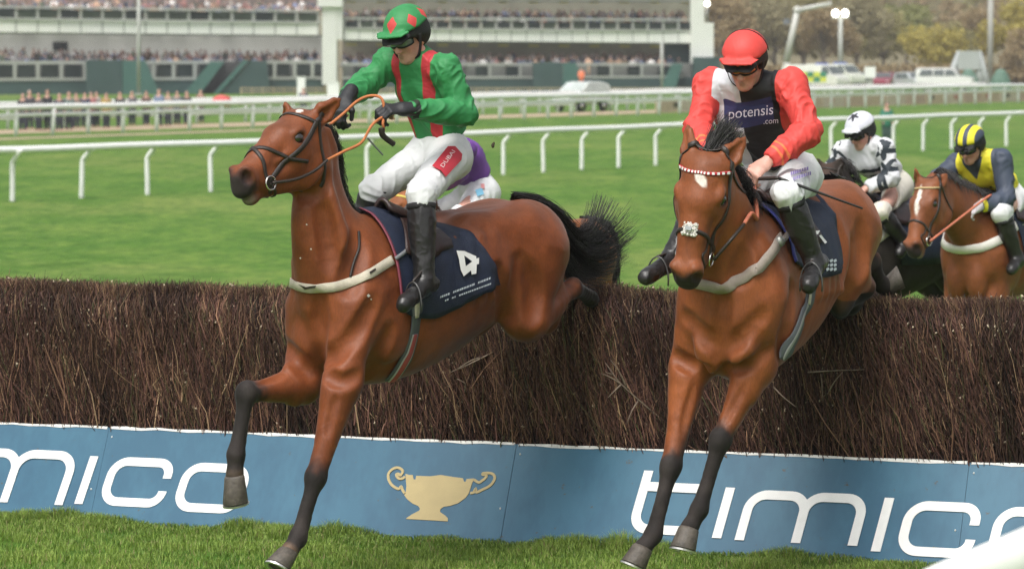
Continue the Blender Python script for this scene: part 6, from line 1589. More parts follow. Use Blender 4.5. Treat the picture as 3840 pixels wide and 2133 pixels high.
# section A (left)
AX = (-120, 1238)
def ay(y0, y1, px): return lin(y0, y1, px / 1238.0)
def AB(x0, x1, t, b, dep, D0=0): return (x0, x1, (ay(*t, x0), ay(*t, x1)), (ay(*b, x0), ay(*b, x1)), dep, D0)
part('lower_wall', GRN, AB(-120, 1210, (300, 296), (372, 372), 4.0)); part('back_wall', mat('pale_wall', (.62, .62, .58), .7, .08, .3), AB(-120, 1240, (120, 132), (260, 250), .5, 5.2)); part('balcony_slab', GREYW, AB(-120, 1236, (121, 134), (127, 139), 2.4, .25))
part('upper_back_wall', mat('brown_back', (.22, .18, .16), .8, .2, .5), AB(-120, 1240, (-60, -40), (30, 45), .5, 9.0))
part('lower_terrace', GREYW, AB(-120, 1240, (233, 236), (300, 298), 6.5, .5))
W = 81.0
for i in range(-2, 16):
    x = i * W + 60
    if x > 1215: break
    part('fascia_panel', CREAM, AB(x - W + 3, min(x - 3, 1232), (76, 91), (121, 133), .3)); part('fascia_joint', FRAME, AB(x - 3, x + 3, (76, 91), (121, 133), .26, .02))
    part('balustrade_post', FRAME, AB(x - 5, x + 5, (24, 42), (76, 91), .12, -.05)); part('balustrade_glass', OLIVEG if i % 3 else DARKG, AB(x - W + 6, x - 6, (33, 50), (66, 82), .05, .02))
part('balustrade_rail', FRAME, AB(-120, 1236, (23, 41), (31, 48), .12, -.12)); part('balustrade_rail', FRAME, AB(-120, 1236, (67, 83), (76, 91), .12, -.12))
for x0 in [-28, 55, 142, 230]: part('window', DARKG, AB(x0 + 12, x0 + 76, (243, 240), (293, 288), .1, -.06))
for x0 in [580, 655, 735]: part('window', DARKG, AB(x0 + 10, x0 + 66, (243, 240), (290, 285), .1, -.06))
for x0 in [1005, 1035, 1110, 1178]: part('window', DARKG, AB(x0, x0 + (22 if x0 == 1005 else 52), (243, 240), (288, 283), .1, -.06))
part('window_rail', FRAME, AB(-120, 1225, (230, 228), (242, 239), .2, -.10)); part('window_sill', FRAME, AB(-120, 1225, (294, 289), (304, 298), .2, -.10))
for x in (55, 142, 230, 318, 575, 650, 730, 1030, 1105, 1172, 1228): part('window_post', FRAME, AB(x - 6, x + 6, (230, 228), (300, 294), .15, -.16))
part('board_panel', mat('black_screen', (.015, .016, .02), .4), AB(198, 254, (158, 158), (190, 190), .1, 4.9))
# stair enclosures
part('stair_block', GRN, (322, 458, (226, 226), (357, 357), 3.0, -3.0))
V = [at(x, y, Dp(x) - d) for d in (3.0, 0.1) for x, y in ((460, 226), (545, 228), (600, 357), (460, 357))]; mesh_obj('stair_block_side', V, [(3, 2, 1, 0), (4, 5, 6, 7), (0, 1, 5, 4), (1, 2, 6, 5), (2, 3, 7, 6), (3, 0, 4, 7)], GRN2, stand)
V = [at(x, y, Dp(x) - d) for d in (3.2, .1) for x, y in ((790, 232), (842, 232), (752, 352), (688, 352))]; mesh_obj('stair_wall', V, [(3, 2, 1, 0), (4, 5, 6, 7), (0, 1, 5, 4), (1, 2, 6, 5), (2, 3, 7, 6), (3, 0, 4, 7)], GRN2, stand)
V = [at(x, y, Dp(x) - d) for d in (3.2, .1) for x, y in ((912, 226), (935, 226), (820, 352), (800, 352))]; mesh_obj('stair_wall', V, [(3, 2, 1, 0), (4, 5, 6, 7), (0, 1, 5, 4), (1, 2, 6, 5), (2, 3, 7, 6), (3, 0, 4, 7)], GRN2, stand)
V = [at(x, y, Dp(x) - d) for d in (3.0, .1) for x, y in ((936, 228), (1000, 228), (1012, 353), (824, 353))]; mesh_obj('stair_block_side', V, [(3, 2, 1, 0), (4, 5, 6, 7), (0, 1, 5, 4), (1, 2, 6, 5), (2, 3, 7, 6), (3, 0, 4, 7)], GRN, stand)
V = [at(x, y, Dp(x) - d) for d in (1.6, 1.4) for x, y in ((842, 232), (912, 228), (812, 352), (752, 352))]; mesh_obj('stair_flight', V, [(3, 2, 1, 0), (4, 5, 6, 7), (0, 1, 5, 4), (1, 2, 6, 5), (2, 3, 7, 6), (3, 0, 4, 7)], mat('stair_dark', (.07, .065, .065), .8), stand)
# columns
part('column', CREAM, (1208, 1262, (-40, -40), (318, 318), 2.2, -.6), (1190, 1284, (-40, -40), (26, 26), 2.2, -.9), (1262, 1284, (26, 26), (150, 150), 2.2, -.5))
part('column', CREAM, (2590, 2642, (-40, -40), (240, 240), 2.2, -.6), (2642, 2676, (86, 86), (240, 240), 2.2, -.6))
# section B (right)
def by(y0, y1, px): return lin(y0, y1, (px - 1284) / 1306.0)
def BBx(x0, x1, t, b, dep, D0=0): return (x0, x1, (by(*t, x0), by(*t, x1)), (by(*b, x0), by(*b, x1)), dep, D0)
part('lower_wall', GRN, BBx(1284, 2720, (296, 292), (372, 366), 4)); part('back_wall', mat('brown_wall', (.30, .27, .20), .8, .2, .6), BBx(1284, 2600, (150, 160), (260, 256), .5, 5.2)); part('upper_back_wall', mat('olive_back', (.24, .23, .17), .8, .2, .6), BBx(1284, 2600, (-60, -60), (80, 84), .5, 9))
part('balcony_slab', GREYW, BBx(1284, 2592, (150, 160), (156, 166), 2.4, .25)); part('lower_terrace', GREYW, BBx(1284, 2600, (240, 238), (298, 294), 6.5, .5)); part('roof_edge', GREYW, BBx(1284, 2592, (-6, -2), (3, 7), 3.5, .2))
Wb = 57.0
for i in range(23):
    x = 1290 + i * Wb
    part('fascia_panel', CREAM, BBx(x + 2, x + Wb - 2, (111, 119), (150, 162), .3)); part('fascia_joint', FRAME, BBx(x - 2, x + 2, (111, 119), (150, 162), .26, .02))
    part('balustrade_post', FRAME, BBx(x - 4, x + 4, (68, 74), (112, 119), .12, -.05)); part('balustrade_glass', OLIVEG if i % 2 else DARKG, BBx(x + 6, x + Wb - 6, (80, 86), (103, 112), .05, .02))
    if i % 2 == 0: part('ceiling_lamp', mat('lamp_yellow', (.55, .42, .12), .6), BBx(x + 8, x + 48, (163, 172), (172, 180), .6, 1.0)); part('ceiling_lamp', MATS['lamp_yellow'], BBx(x + 8, x + 44, (4, 8), (11, 14), .6, 1.0))
    if i % 2 and x < 2520 and not 1990 < x < 2180: part('window', DARKG, BBx(x - 20, x + 26, (250, 250), (288, 284), .1, -.06))
    if i % 2 and not 1990 < x < 2180: part('window_post', FRAME, BBx(x + 30, x + 38, (240, 240), (296, 292), .15, -.16))
part('balustrade_rail', FRAME, BBx(1284, 2592, (66, 72), (74, 79), .12, -.12)); part('balustrade_rail', FRAME, BBx(1284, 2592, (104, 113), (111, 119), .12, -.12)); part('window_rail', FRAME, BBx(1284, 2560, (238, 238), (247, 246), .2, -.10)); part('window_sill', FRAME, BBx(1284, 2560, (289, 285), (298, 293), .2, -.10))
part('stair_block', GRN, (1998, 2110, (235, 235), (345, 345), 3, -3)); V = [at(x, y, Dp(x) - d) for d in (3.0, .1) for x, y in ((2111, 235), (2160, 237), (2200, 345), (2111, 345))]; mesh_obj('stair_block_side', V, [(3, 2, 1, 0), (4, 5, 6, 7), (0, 1, 5, 4), (1, 2, 6, 5), (2, 3, 7, 6), (3, 0, 4, 7)], GRN2, stand)
part('door_panel', mat('door_green', (.012, .035, .035), .5), BBx(2492, 2588, (158, 166), (250, 250), .3, 1.0)); part('stair_block', GRN, (2600, 2700, (215, 215), (350, 350), 3, -2))
V = [at(x, y, Dp(x) - d) for d in (3.0, .1) for x, y in ((2520, 240), (2560, 240), (2530, 345), (2470, 345))]; mesh_obj('stair_wall', V, [(3, 2, 1, 0), (4, 5, 6, 7), (0, 1, 5, 4), (1, 2, 6, 5), (2, 3, 7, 6), (3, 0, 4, 7)], GRN2, stand)
# paling fence in front of the stand
pf = empty('paling_fence', at(1700, 352, 268), 'low tan wooden fence running in front of the grandstand', 'fence'); WOODT = mat('tan_wood', (.36, .30, .20), .8, .2, 2)
mb = MB(); mb.bar(at(900, 332, 262), at(2760, 332, 280), .08, .12); mb.build('fence_rail', WOODT, pf); mb = MB(); mb.bar(at(900, 346, 262), at(2760, 346, 280), .08, .12); mb.build('fence_rail', WOODT, pf)
for i in range(47):
    x = 905 + i * 40; a = at(x, 328, 262 + 18 * (x - 900) / 1860); b_ = at(x, 357, 262 + 18 * (x - 900) / 1860); mb = MB(); mb.bar(b_, a, .10, .10, (0, 1, 0)); mb.build('fence_post', WOODT, pf)
# ---- the crowd on the terraces: one mass of small figures
def crowd():
    g = np.random.default_rng(17); V = []; F = []; C = []; off = 0
    tem = MB(); tem.ell((0, 0, 1.60), (.10, .11, .13), 6, 4); nh = tem.n; tem.ell((0, 0, 1.18), (.23, .15, .34), 6, 4); tem.ell((.24, -.03, 1.15), (.07, .08, .30), 4, 3); tem.ell((-.24, -.03, 1.15), (.07, .08, .30), 4, 3); tem.ell((0, 0, .55), (.17, .13, .55), 5, 3)
    TV = np.concatenate(tem.V); TF = tem.F
    coats = [(.10, .09, .10), (.07, .055, .05), (.03, .04, .07), (.16, .15, .15), (.10, .07, .05), (.28, .26, .24), (.09, .10, .13), (.20, .10, .09), (.45, .43, .42), (.06, .07, .05), (.30, .20, .14), (.12, .14, .22)]
    hair = [(.04, .03, .02), (.10, .06, .03), (.20, .15, .10), (.30, .28, .26), (.02, .02, .02)]
    def put(px, ytop, Dd, sc=1.0):
        nonlocal off
        p = at(px, ytop, Dp(px) + Dd); v = TV * sc; th = g.normal(0, .5); c, s = math.cos(th), math.sin(th)
        v = np.stack([v[:, 0] * c - v[:, 1] * s, v[:, 0] * s + v[:, 1] * c, v[:, 2] - 1.74 * sc], 1) + p; V.append(v); F.extend([tuple(i + off for i in f) for f in TF]); off += len(v)
        col = np.tile(np.array(coats[g.integers(len(coats))]) * g.uniform(1.1, 2.4), (len(TV), 1)); hv = TV[:nh]; fc = np.array([.58, .36, .29]) * g.uniform(.8, 1.15); hc = np.array(hair[g.integers(5)])
        col[:nh] = np.where((hv[:, 2:3] > 1.66) | (hv[:, 1:2] > .04), hc, fc); C.append(col)
    for row, (yl, yr, Dd) in enumerate(((204, 208, .7), (193, 198, 1.9), (182, 189, 3.2))):
        for x in np.arange(-110, 1215, 26): put(x + g.normal(0, 7), ay(yl, yr, x) + g.normal(0, 4), Dd + g.normal(0, .2))
    for row, (yl, yr, Dd) in enumerate(((12, 34, 1.2), (2, 24, 2.8), (-8, 14, 4.4), (-18, 4, 6))):
        for x in np.arange(-110, 1195, 26): put(x + g.normal(0, 7), ay(yl, yr, x) + g.normal(0, 4), Dd + g.normal(0, .2))
    for row, (yl, yr, Dd) in enumerate(((212, 213, .7), (203, 205, 1.9), (195, 198, 3.2))):
        for x in np.arange(1290, 2560, 25): put(x + g.normal(0, 7), by(yl, yr, x) + g.normal(0, 3), Dd + g.normal(0, .2))
    for row, (yl, yr, Dd) in enumerate(((48, 52, 1.2), (40, 44, 2.8), (32, 37, 4.4))):
        for x in np.arange(1290, 2585, 25): put(x + g.normal(0, 7), by(yl, yr, x) + g.normal(0, 3), Dd + g.normal(0, .2))
    m_, nt, p, o = nmat('crowd_cloth'); an = nt.nodes.new('ShaderNodeAttribute'); an.attribute_name = 'Col'; lnk(nt, an.outputs['Color'], p.inputs['Base Color']); p.inputs['Roughness'].default_value = .85
    o_ = mesh_obj('crowd', np.concatenate(V), F, m_, None, True, {'Col': np.concatenate(C)}); tag(o_, 'dense crowd of spectators on the grandstand balconies', 'crowd', None, 'stuff')
crowd()
# ---- people one can tell apart
def far_person(loc, face, coat, label, trousers=(.03, .035, .05), hair=(.05, .035, .025), group='spectators along the rail', hgt=1.74, vox=.034, bend=0.0, group_none=False):
    k = hgt / 1.74; loc = np.asarray(loc, float); f = unit(A3(math.cos(face), math.sin(face), 0)); s = A3(-f[1], f[0], 0); u = unit(A3(0, 0, 1) + f * bend)
    def q(a, b, c): return loc + (f * a + s * b) * k + (A3(0, 0, min(c, .95)) + u * max(c - .95, 0)) * k
    root = empty('person', loc, label, 'person', group); B = Solid(); Co = Solid(); Tr = Solid()
    B.cone(q(0, 0, 1.0), q(0, 0, 1.42), (.13, .09), (.15, .10), .03, s); B.cone(q(0, 0, 1.40), q(.01, 0, 1.52), .055, .05, .03); B.ell(q(.015, 0, 1.63), A3(.082, .082, .115) * k, .02)
    B.ell(q(.10, 0, 1.615), .018, .02)
    Co.cone(q(0, 0, .86), q(0, 0, 1.22), (.19, .14), (.20, .14), .03, s); Co.cone(q(0, 0, 1.22), q(0, 0, 1.44), (.20, .14), (.13, .09), .04, s)
    for e in (1, -1):
        B.cone(q(0, e * .19, 1.40), q(.02, e * .24, 1.12), .045, .04, .03); B.cone(q(.02, e * .24, 1.12), q(.16, e * .20, .95), .038, .03, .02); B.ell(q(.20, e * .19, .92), .042, .02); B.cone(q(0, e * .09, .98), q(.02, e * .10, .5), .085, .055, .04); B.cone(q(.02, e * .10, .5), q(0, e * .10, .08), .05, .04, .03); B.cone(q(0, e * .10, .05), q(.14, e * .11, .03), .045, .035, .03)
        Co.cone(q(0, e * .17, 1.40), q(.02, e * .245, 1.12), .075, .062, .03); Co.cone(q(.02, e * .245, 1.12), q(.14, e * .205, .97), .060, .048, .02)
        Tr.cone(q(0, e * .08, .98), q(.02, e * .10, .5), .115, .085, .04); Tr.cone(q(.02, e * .10, .5), q(0, e * .10, .10), .08, .065, .03)
    Ha = Solid(); Ha.ell(q(-.012, 0, 1.665), A3(.094, .090, .098) * k, .02); Ha.ell(q(.10, 0, 1.60), A3(.085, .075, .11) * k, .02, sub=True)
    for nm, so, m in (('body', B, mat('far_skin', (.50, .30, .23), .6)), ('trousers', Tr, mat('cloth_%02d%02d%02d' % tuple(int(x * 99) for x in trousers), trousers, .8)), ('coat', Co, mat('cloth_%02d%02d%02d' % tuple(int(x * 99) for x in coat), coat, .8)), ('hair', Ha, mat('hair_%02d%02d%02d' % tuple(int(x * 99) for x in hair), hair, .7))):
        V, Q = so.mesh(vox * k); so.G = None; mesh_obj(nm, V, Q, m, root, True)
    return root
ppl = [(85, 352, (.05, .05, .055), 'dark-coated spectator at the far left of the rail', (.20, .15, .12)), (110, 340, (.06, .06, .07), 'grey-haired spectator in a dark coat beside the leftmost one', (.36, .34, .32)), (178, 338, (.02, .022, .028), 'spectator in black at the rail, left of the pale post', (.16, .10, .06)),
       (258, 346, (.13, .17, .16), 'spectator in grey-green at the rail', (.22, .12, .08)), (318, 350, (.04, .05, .09), 'spectator in navy at the rail', (.06, .05, .04)), (362, 345, (.28, .26, .24), 'spectator in pale coat beside the yellow coat', (.10, .08, .06)), (398, 350, (.34, .24, .06), 'spectator in a mustard yellow coat at the rail', (.05, .04, .03)),
       (450, 346, (.05, .055, .05), 'spectator in dark green behind the flagpole', (.12, .08, .06)), (495, 356, (.10, .10, .11), 'small spectator right of the flagpole', (.30, .22, .14)), (548, 366, (.12, .08, .07), 'stooping spectator in brown at the rail', (.14, .09, .07)), (596, 336, (.15, .20, .30), 'spectator in blue jacket and white shirt', (.22, .15, .10)),
       (664, 350, (.14, .16, .17), 'spectator in slate grey jacket at the rail', (.06, .05, .04)), (752, 362, (.22, .14, .10), 'spectator in tan coat near the red bag', (.10, .07, .05)), (145, 350, (.09, .08, .08), 'spectator in charcoal between the black-clad one and the grey-haired one', (.08, .06, .05)), (222, 352, (.05, .05, .07), 'spectator in dark blue left of the grey-green one', (.26, .20, .14)), (285, 356, (.17, .13, .11), 'shorter spectator in brown right of the grey-green one', (.05, .04, .03)), (342, 356, (.30, .12, .12), 'spectator in dull red left of the pale coat', (.14, .10, .08)), (700, 358, (.05, .06, .06), 'spectator in near-black right of the slate jacket', (.20, .15, .11)), (630, 356, (.24, .22, .20), 'spectator in beige beside the blue jacket', (.10, .07, .05)),
       (1138, 358, (.03, .04, .06), 'spectator in navy by the white marker posts', (.16, .10, .07))]
for i, (px, y, c, lab, hc) in enumerate(ppl):
    D_ = 149 + 3 * math.sin(i * 1.7) + px * .022; top = at(px, y, D_); p = top.copy(); p[2] = GZ
    far_person(p, -1.57 + .5 * math.sin(i * 2.3), c, lab, hair=hc, hgt=min(max(top[2] - GZ, 1.5), 1.88))
b = at(832, 378, 158); rb = MB(); rb.ell(b, (.42, .3, .24), 10, 7); rb.ell(b + A3(.25, 0, -.12), (.25, .22, .16), 8, 6); o = rb.build('bag', mat('red_cloth', (.62, .10, .10), .7, .15, 4), None, True); tag(o, 'red rounded bag hanging on the far rail', 'bag')
far_person(A3(at(3325, 388, 128)[0], 128, GZ), -1.4, (.03, .17, .11), 'steward in green jacket standing on the turf behind the gooseneck rail', (.05, .09, .08), group='course staff', vox=.03, hgt=at(3325, 386, 128)[2] - GZ)
far_person(at(2180, 330, 280) + A3(0, 0, 0), -1.57, (.85, .22, .10), 'steward in orange high-visibility coat before the grandstand', (.62, .16, .07), group='course staff', hgt=1.5)
# white marker posts and flagpole
def post(name, px, w, y0, y1, D, label, cat, cap=None):
    root = empty(name, at(px, y1, D), label, cat); wm = w * D / FPX; a, b_ = at(px, y1, D), at(px, y0, D); mb = MB(); mb.bar(a, b_, wm, wm, (0, 1, 0)); mb.build('shaft', PLASTIC if not cap else FRAME, root)
    if cap: mb = MB(); mb.bar(b_ - A3(0, 0, cap * .5), b_ + A3(0, 0, cap * .5), wm * 1.8, wm * 1.6, (0, 1, 0)); mb.build('head', PLASTIC, root)
    else: mb = MB(); mb.bar(b_, b_ + A3(0, 0, .05), wm * 1.08, wm * 1.08, (0, 1, 0)); mb.build('cap', PLASTIC, root)
    return root
post('marker_post', 1130, 30, 292, 362, 200, 'slim white marker post before the grandstand', 'post'); post('marker_post', 1250, 44, 312, 380, 200, 'broad white marker post just left of the green sleeve', 'post')
fpole = empty('flagpole', at(520, 357, 270), 'tall pale pole in front of the left grandstand block', 'pole'); mb = MB(); mb.tube([at(520, 357, 270), at(520, -60, 270)], .14, 10); mb.build('shaft', FRAME, fpole, True); mb = MB(); mb.bar(at(520, 357, 270), at(520, 352, 270), .6, .6, (0, 1, 0)); mb.build('foot', FRAME, fpole)
p2 = empty('lamp_pole', at(2482, 345, 282), 'slim grey pole before the right end of the grandstand', 'pole'); mb = MB(); mb.tube([at(2482, 345, 282), at(2482, 158, 282)], .12, 8); mb.build('shaft', FRAME, p2, True); mb = MB(); mb.bar(at(2482, 345, 282), at(2482, 340, 282), .5, .5, (0, 1, 0)); mb.build('foot', FRAME, p2)
print('stand', round(time.time() - T0, 1))

# ------------------------------------------------------------------ vehicles
def car(name, loc, yaw, col, label, kind='car', L=4.3, Wd=1.75, Hh=1.45, cat='car', gls=None):
    loc = np.asarray(loc, float); c, s = math.cos(yaw), math.sin(yaw); Fv = A3(c, s, 0); Sv = A3(-s, c, 0)
    root = empty(name, loc, label, cat, 'vehicles parked beyond the rails')
    def w(x, y, z): return loc + Fv * x + Sv * y + A3(0, 0, z)
    if kind == 'car': prof = [(-.5, .35), (-.5, .78), (-.47, .92), (-.36, .97), (-.24, 1.0), (.0, 1.0), (.12, .97), (.27, .72), (.46, .62), (.5, .5), (.5, .30)]
    elif kind == 'van': prof = [(-.5, .28), (-.5, .92), (-.47, .99), (-.40, 1.0), (.20, 1.0), (.27, .97), (.40, .62), (.48, .55), (.5, .40), (.5, .24)]
    else: prof = [(-.5, .35), (-.5, .95), (-.46, 1.0), (.1, 1.0), (.18, .96), (.26, .66), (.46, .60), (.5, .5), (.5, .30)]
    V = []; F = []; n = len(prof)
    for k, (inset, shrink) in enumerate(((0.5, 0), (.5, 0), (.43, 1))): pass
    rows = []
    for yy in (-1, -.8, .8, 1):
        for x, z in prof:
            ins = .10 * max(0, (z - .62) / .38) if abs(yy) == 1 else 0; V.append(w(x * L * (1 if abs(yy) < 1 else .985), yy * (Wd / 2 - ins * (Wd / 1.75)), z * Hh - (.03 if abs(yy) == 1 and z > .9 else 0)))
    for r in range(3):
        for i in range(n): F.append((r * n + i, r * n + (i + 1) % n, (r + 1) * n + (i + 1) % n, (r + 1) * n + i))
    F += [tuple(range(n - 1, -1, -1)), tuple(3 * n + i for i in range(n))]
    m = mat('paint_%02d%02d%02d' % tuple(int(q * 99) for q in col), col, .25, .05, 2, spec=.6, coat=.6); mesh_obj('body', V, F, m, root)
    gl = gls or mat('car_glass', (.09, .11, .11), .08, .3, 2, spec=.8)
    zs = (.66, .93); xr = {'car': [(-.40, -.14), (-.12, .10)], 'van': [(.22, .30)], 'suv': [(-.44, -.20), (-.18, .0), (.02, .15)]}[kind]
    for e in (1, -1):
        for x0, x1 in xr:
            q = []
            for x, z in ((x0, zs[0]), (x1 + (.08 if x1 > .05 else 0), zs[0]), (x1, zs[1]), (x0 + (.04 if x0 < -.3 else 0), zs[1])): q.append(w(x * L, e * (Wd / 2 - .10 * (z - .62) / .38 * Wd / 1.75 + .004), z * Hh))
            q2 = [p + Sv * e * .01 for p in q]; mesh_obj('side_window', q + q2, [(0, 1, 2, 3), (7, 6, 5, 4), (0, 4, 5, 1), (1, 5, 6, 2), (2, 6, 7, 3), (3, 7, 4, 0)], gl, root)
    (x0, z0), (x1, z1) = {'car': ((.265, .735), (.135, .95)), 'van': ((.392, .645), (.285, .93)), 'suv': ((.255, .69), (.19, .93))}[kind]
    q = [w(x0 * L, -Wd * .42, z0 * Hh), w(x0 * L, Wd * .42, z0 * Hh), w(x1 * L, Wd * .37, z1 * Hh), w(x1 * L, -Wd * .37, z1 * Hh)]; nn = Fv * .012 + A3(0, 0, .012); q2 = [p + nn for p in q]
    mesh_obj('windscreen', q + q2, [(0, 1, 2, 3), (7, 6, 5, 4), (0, 4, 5, 1), (1, 5, 6, 2), (2, 6, 7, 3), (3, 7, 4, 0)], gl, root)
    for x in (-.31, .31):
        for e in (1, -1):
            mb = MB(); cc = w(x * L, e * Wd * .44, .32); mb.tube([cc - Sv * .10, cc + Sv * .10], .32, 14); wh = mb.build('wheel', mat('tyre', (.015, .015, .016), .8), root, True); mb = MB(); mb.tube([cc - Sv * .105, cc + Sv * .105], .17, 10); mb.build('rim', STEEL, wh, True)
    for e in (1, -1): mb = MB(); mb.ell(w(.49 * L, e * Wd * .36, .50 * Hh), (.09, .12, .07), 8, 6); mb.build('headlight', mat('lamp_glass', (.75, .76, .72), .2), root, True)
    return root, w, Fv, Sv
def vpos(px, base, D): p = at(px, base, D); p[2] = terrain(p[0], p[1]) + .0; return p
YELV, GRNV = mat('hi_vis_yellow', (.62, .66, .06), .5, .06, 2), mat('check_green', (.03, .22, .13), .5, .06, 2)
for px, D, yaw, lab in ((3058, 300, .35, 'nearer ambulance with yellow and green checks, half hidden by the red sleeve'), (3130, 318, .2, 'second ambulance with pale yellow checks behind the white rail')):
    root, w, Fv, Sv = car('ambulance', vpos(px, 342, D), yaw - 1.0, (.74, .74, .68) if px < 3100 else (.70, .72, .62), lab, 'van', 5.4, 2.0, 2.15, 'ambulance')
    for e in (1, -1):
        for i in range(7):
            for j in range(2):
                mb = MB(); x0 = (-.49 + i * .115) * 5.4; mb.add([w(x, e * (1.0 + t), z) for t in (.012, .003) for x, z in ((x0, .75 + .42 * j), (x0 + .6, .75 + .42 * j), (x0 + .6, 1.15 + .42 * j), (x0, 1.15 + .42 * j))], [(0, 1, 2, 3), (7, 6, 5, 4), (0, 4, 5, 1), (1, 5, 6, 2), (2, 6, 7, 3), (3, 7, 4, 0)]); mb.build('check_panel', YELV if (i + j) % 2 == 0 else GRNV, root)
    mb = MB(); mb.bar(w(.6, -.7, 2.22), w(.6, .7, 2.22), .3, .14); mb.build('light_bar', mat('blue_lamp', (.10, .16, .55), .3), root)
car('car', vpos(3215, 335, 322), -1.2, (.05, .05, .07), 'dark blue car between the ambulance and the red car', 'car')
car('car', vpos(3320, 338, 310), -1.9, (.26, .03, .06), 'dark red car parked nose on', 'car')
car('car', vpos(3425, 338, 306), -1.25, (.50, .53, .54), 'silver car right of the red one', 'car', Hh=1.5)
car('car', vpos(3545, 338, 304), -.25, (.74, .74, .72), 'white estate with a white rooftop, right of the silver car', 'suv', 4.7, 1.9, 1.85)
car('car', vpos(2180, 434, 200), -2.2, (.62, .66, .63), 'small pale car parked behind the second rail below the orange steward', 'car', 3.4, 1.6, 1.62, gls=mat('pale_glass', (.48, .53, .51), .2, .2, 2))
# portable floodlight, boom, poles and other clutter on the right
fl = empty('floodlight', at(3152, 300, 330), 'lit twin floodlight on a slim mast', 'floodlight'); mb = MB(); mb.tube([at(3152, 300, 330), at(3152, 62, 330)], .22, 8); mb.build('mast', FRAME, fl, True); mb = MB(); mb.bar(at(3120, 66, 330), at(3184, 66, 330), .2, .2); mb.build('crossbar', FRAME, fl)
LAMP = mat('lamp_lit', (1, 1, .95), .4, .02, 3, emit=((1, .98, .88), 5.0))
for px in (3133, 3169): mb = MB(); c = at(px, 51, 329.5); mb.ell(c, (.30, .12, .33), 12, 8); mb.build('lamp', LAMP, fl, True)
l2 = empty('floodlight', at(2652, 90, 310), 'single lit lamp at the end of the grandstand roof', 'floodlight'); mb = MB(); mb.ell(at(2652, 15, 309.5), (.22, .12, .24), 10, 8); mb.build('lamp', LAMP, l2, True); mb = MB(); mb.tube([at(2652, 20, 310), at(2652, 90, 310)], .08, 6); mb.build('bracket', FRAME, l2, True)
bo = empty('crane_boom', at(2960, 300, 330), 'bent white boom arm rising behind the red jockey', 'crane'); BOOMW = mat('boom_white', (.55, .55, .51), .5, .08, 1)
for nm, a_, b_, r0 in (('lower_arm', (2985, 330), (2948, 235), .40), ('main_arm', (2948, 235), (2990, 40), .34), ('jib', (2990, 40), (3118, 14), .24)): mb = MB(); mb.tube([at(*a_, 330), at(*b_, 330)], [r0, r0 * .8], 8); mb.build(nm, BOOMW, bo, True)
mb = MB(); mb.ell(at(2990, 40, 330), .38, 8, 6); mb.build('elbow_joint', BOOMW, bo, True); mb = MB(); mb.bar(at(2938, 82, 330), at(2962, 82, 330), .3, .5); mb.build('control_box', mat('box_grey', (.16, .17, .19), .6), bo)
tp = empty('lamp_pole', at(3716, 330, 340), 'tall pale grey pole at the right', 'pole'); mb = MB(); mb.tube([at(3712, 330, 340), at(3716, -60, 340)], .28, 8); mb.build('shaft', mat('pole_grey', (.36, .36, .33), .6), tp, True); mb = MB(); mb.bar(at(3712, 330, 340), at(3712, 324, 340), .8, .8, (0, 1, 0)); mb.build('foot', FRAME, tp)
post('sign_post', 3262, 22, 272, 340, 300, 'pale post with a white box on top beside the red car', 'post', .9)
tw = empty('camera_tower', at(3625, 330, 330), 'pale grey scaffold tower with slanting legs behind the white estate', 'tower'); TWG = mat('tower_grey', (.40, .43, .42), .6, .08, 1)
for a_, b_ in (((3550, 320), (3600, 196)), ((3705, 325), (3668, 196)), ((3680, 325), (3655, 200))): mb = MB(); mb.tube([at(*a_, 330), at(*b_, 331)], .32, 6); mb.build('leg', TWG, tw, True)
mb = MB(); mb.add([at(3596, 192, 330), at(3672, 192, 330), at(3678, 262, 330), at(3590, 262, 330), at(3596, 192, 331.5), at(3672, 192, 331.5), at(3678, 262, 331.5), at(3590, 262, 331.5)], [(3, 2, 1, 0), (4, 5, 6, 7), (0, 1, 5, 4), (1, 2, 6, 5), (2, 3, 7, 6), (3, 0, 4, 7)]); mb.build('panel', TWG, tw)
for px, lab in ((3632, 'green tent-shaped cover left of the tall pole'), (3752, 'green tent-shaped cover right of the tall pole')):
    r_ = empty('tent', vpos(px, 340, 312), lab, 'tent', 'green covers'); c = vpos(px, 340, 312); V = []; F = []
    for k, (rr, z) in enumerate(((.95, 0), (.85, .75), (.60, 1.25), (.30, 1.7))):
        for j in range(10): t = j * .628; V.append(c + A3(rr * math.cos(t), rr * .8 * math.sin(t), z))
    for k in range(3):
        for j in range(10): F.append((k * 10 + j, k * 10 + (j + 1) % 10, (k + 1) * 10 + (j + 1) % 10, (k + 1) * 10 + j))
    F.append(tuple(30 + j for j in range(10))); mesh_obj('canvas', V, F, mat('tent_green', (.10, .19, .14), .7, .2, 1), r_, True); mb = MB(); mb.tube([c + A3(0, 0, 1.6), c + A3(0, 0, 1.95)], .05, 6); mb.build('pole_tip', FRAME, r_)

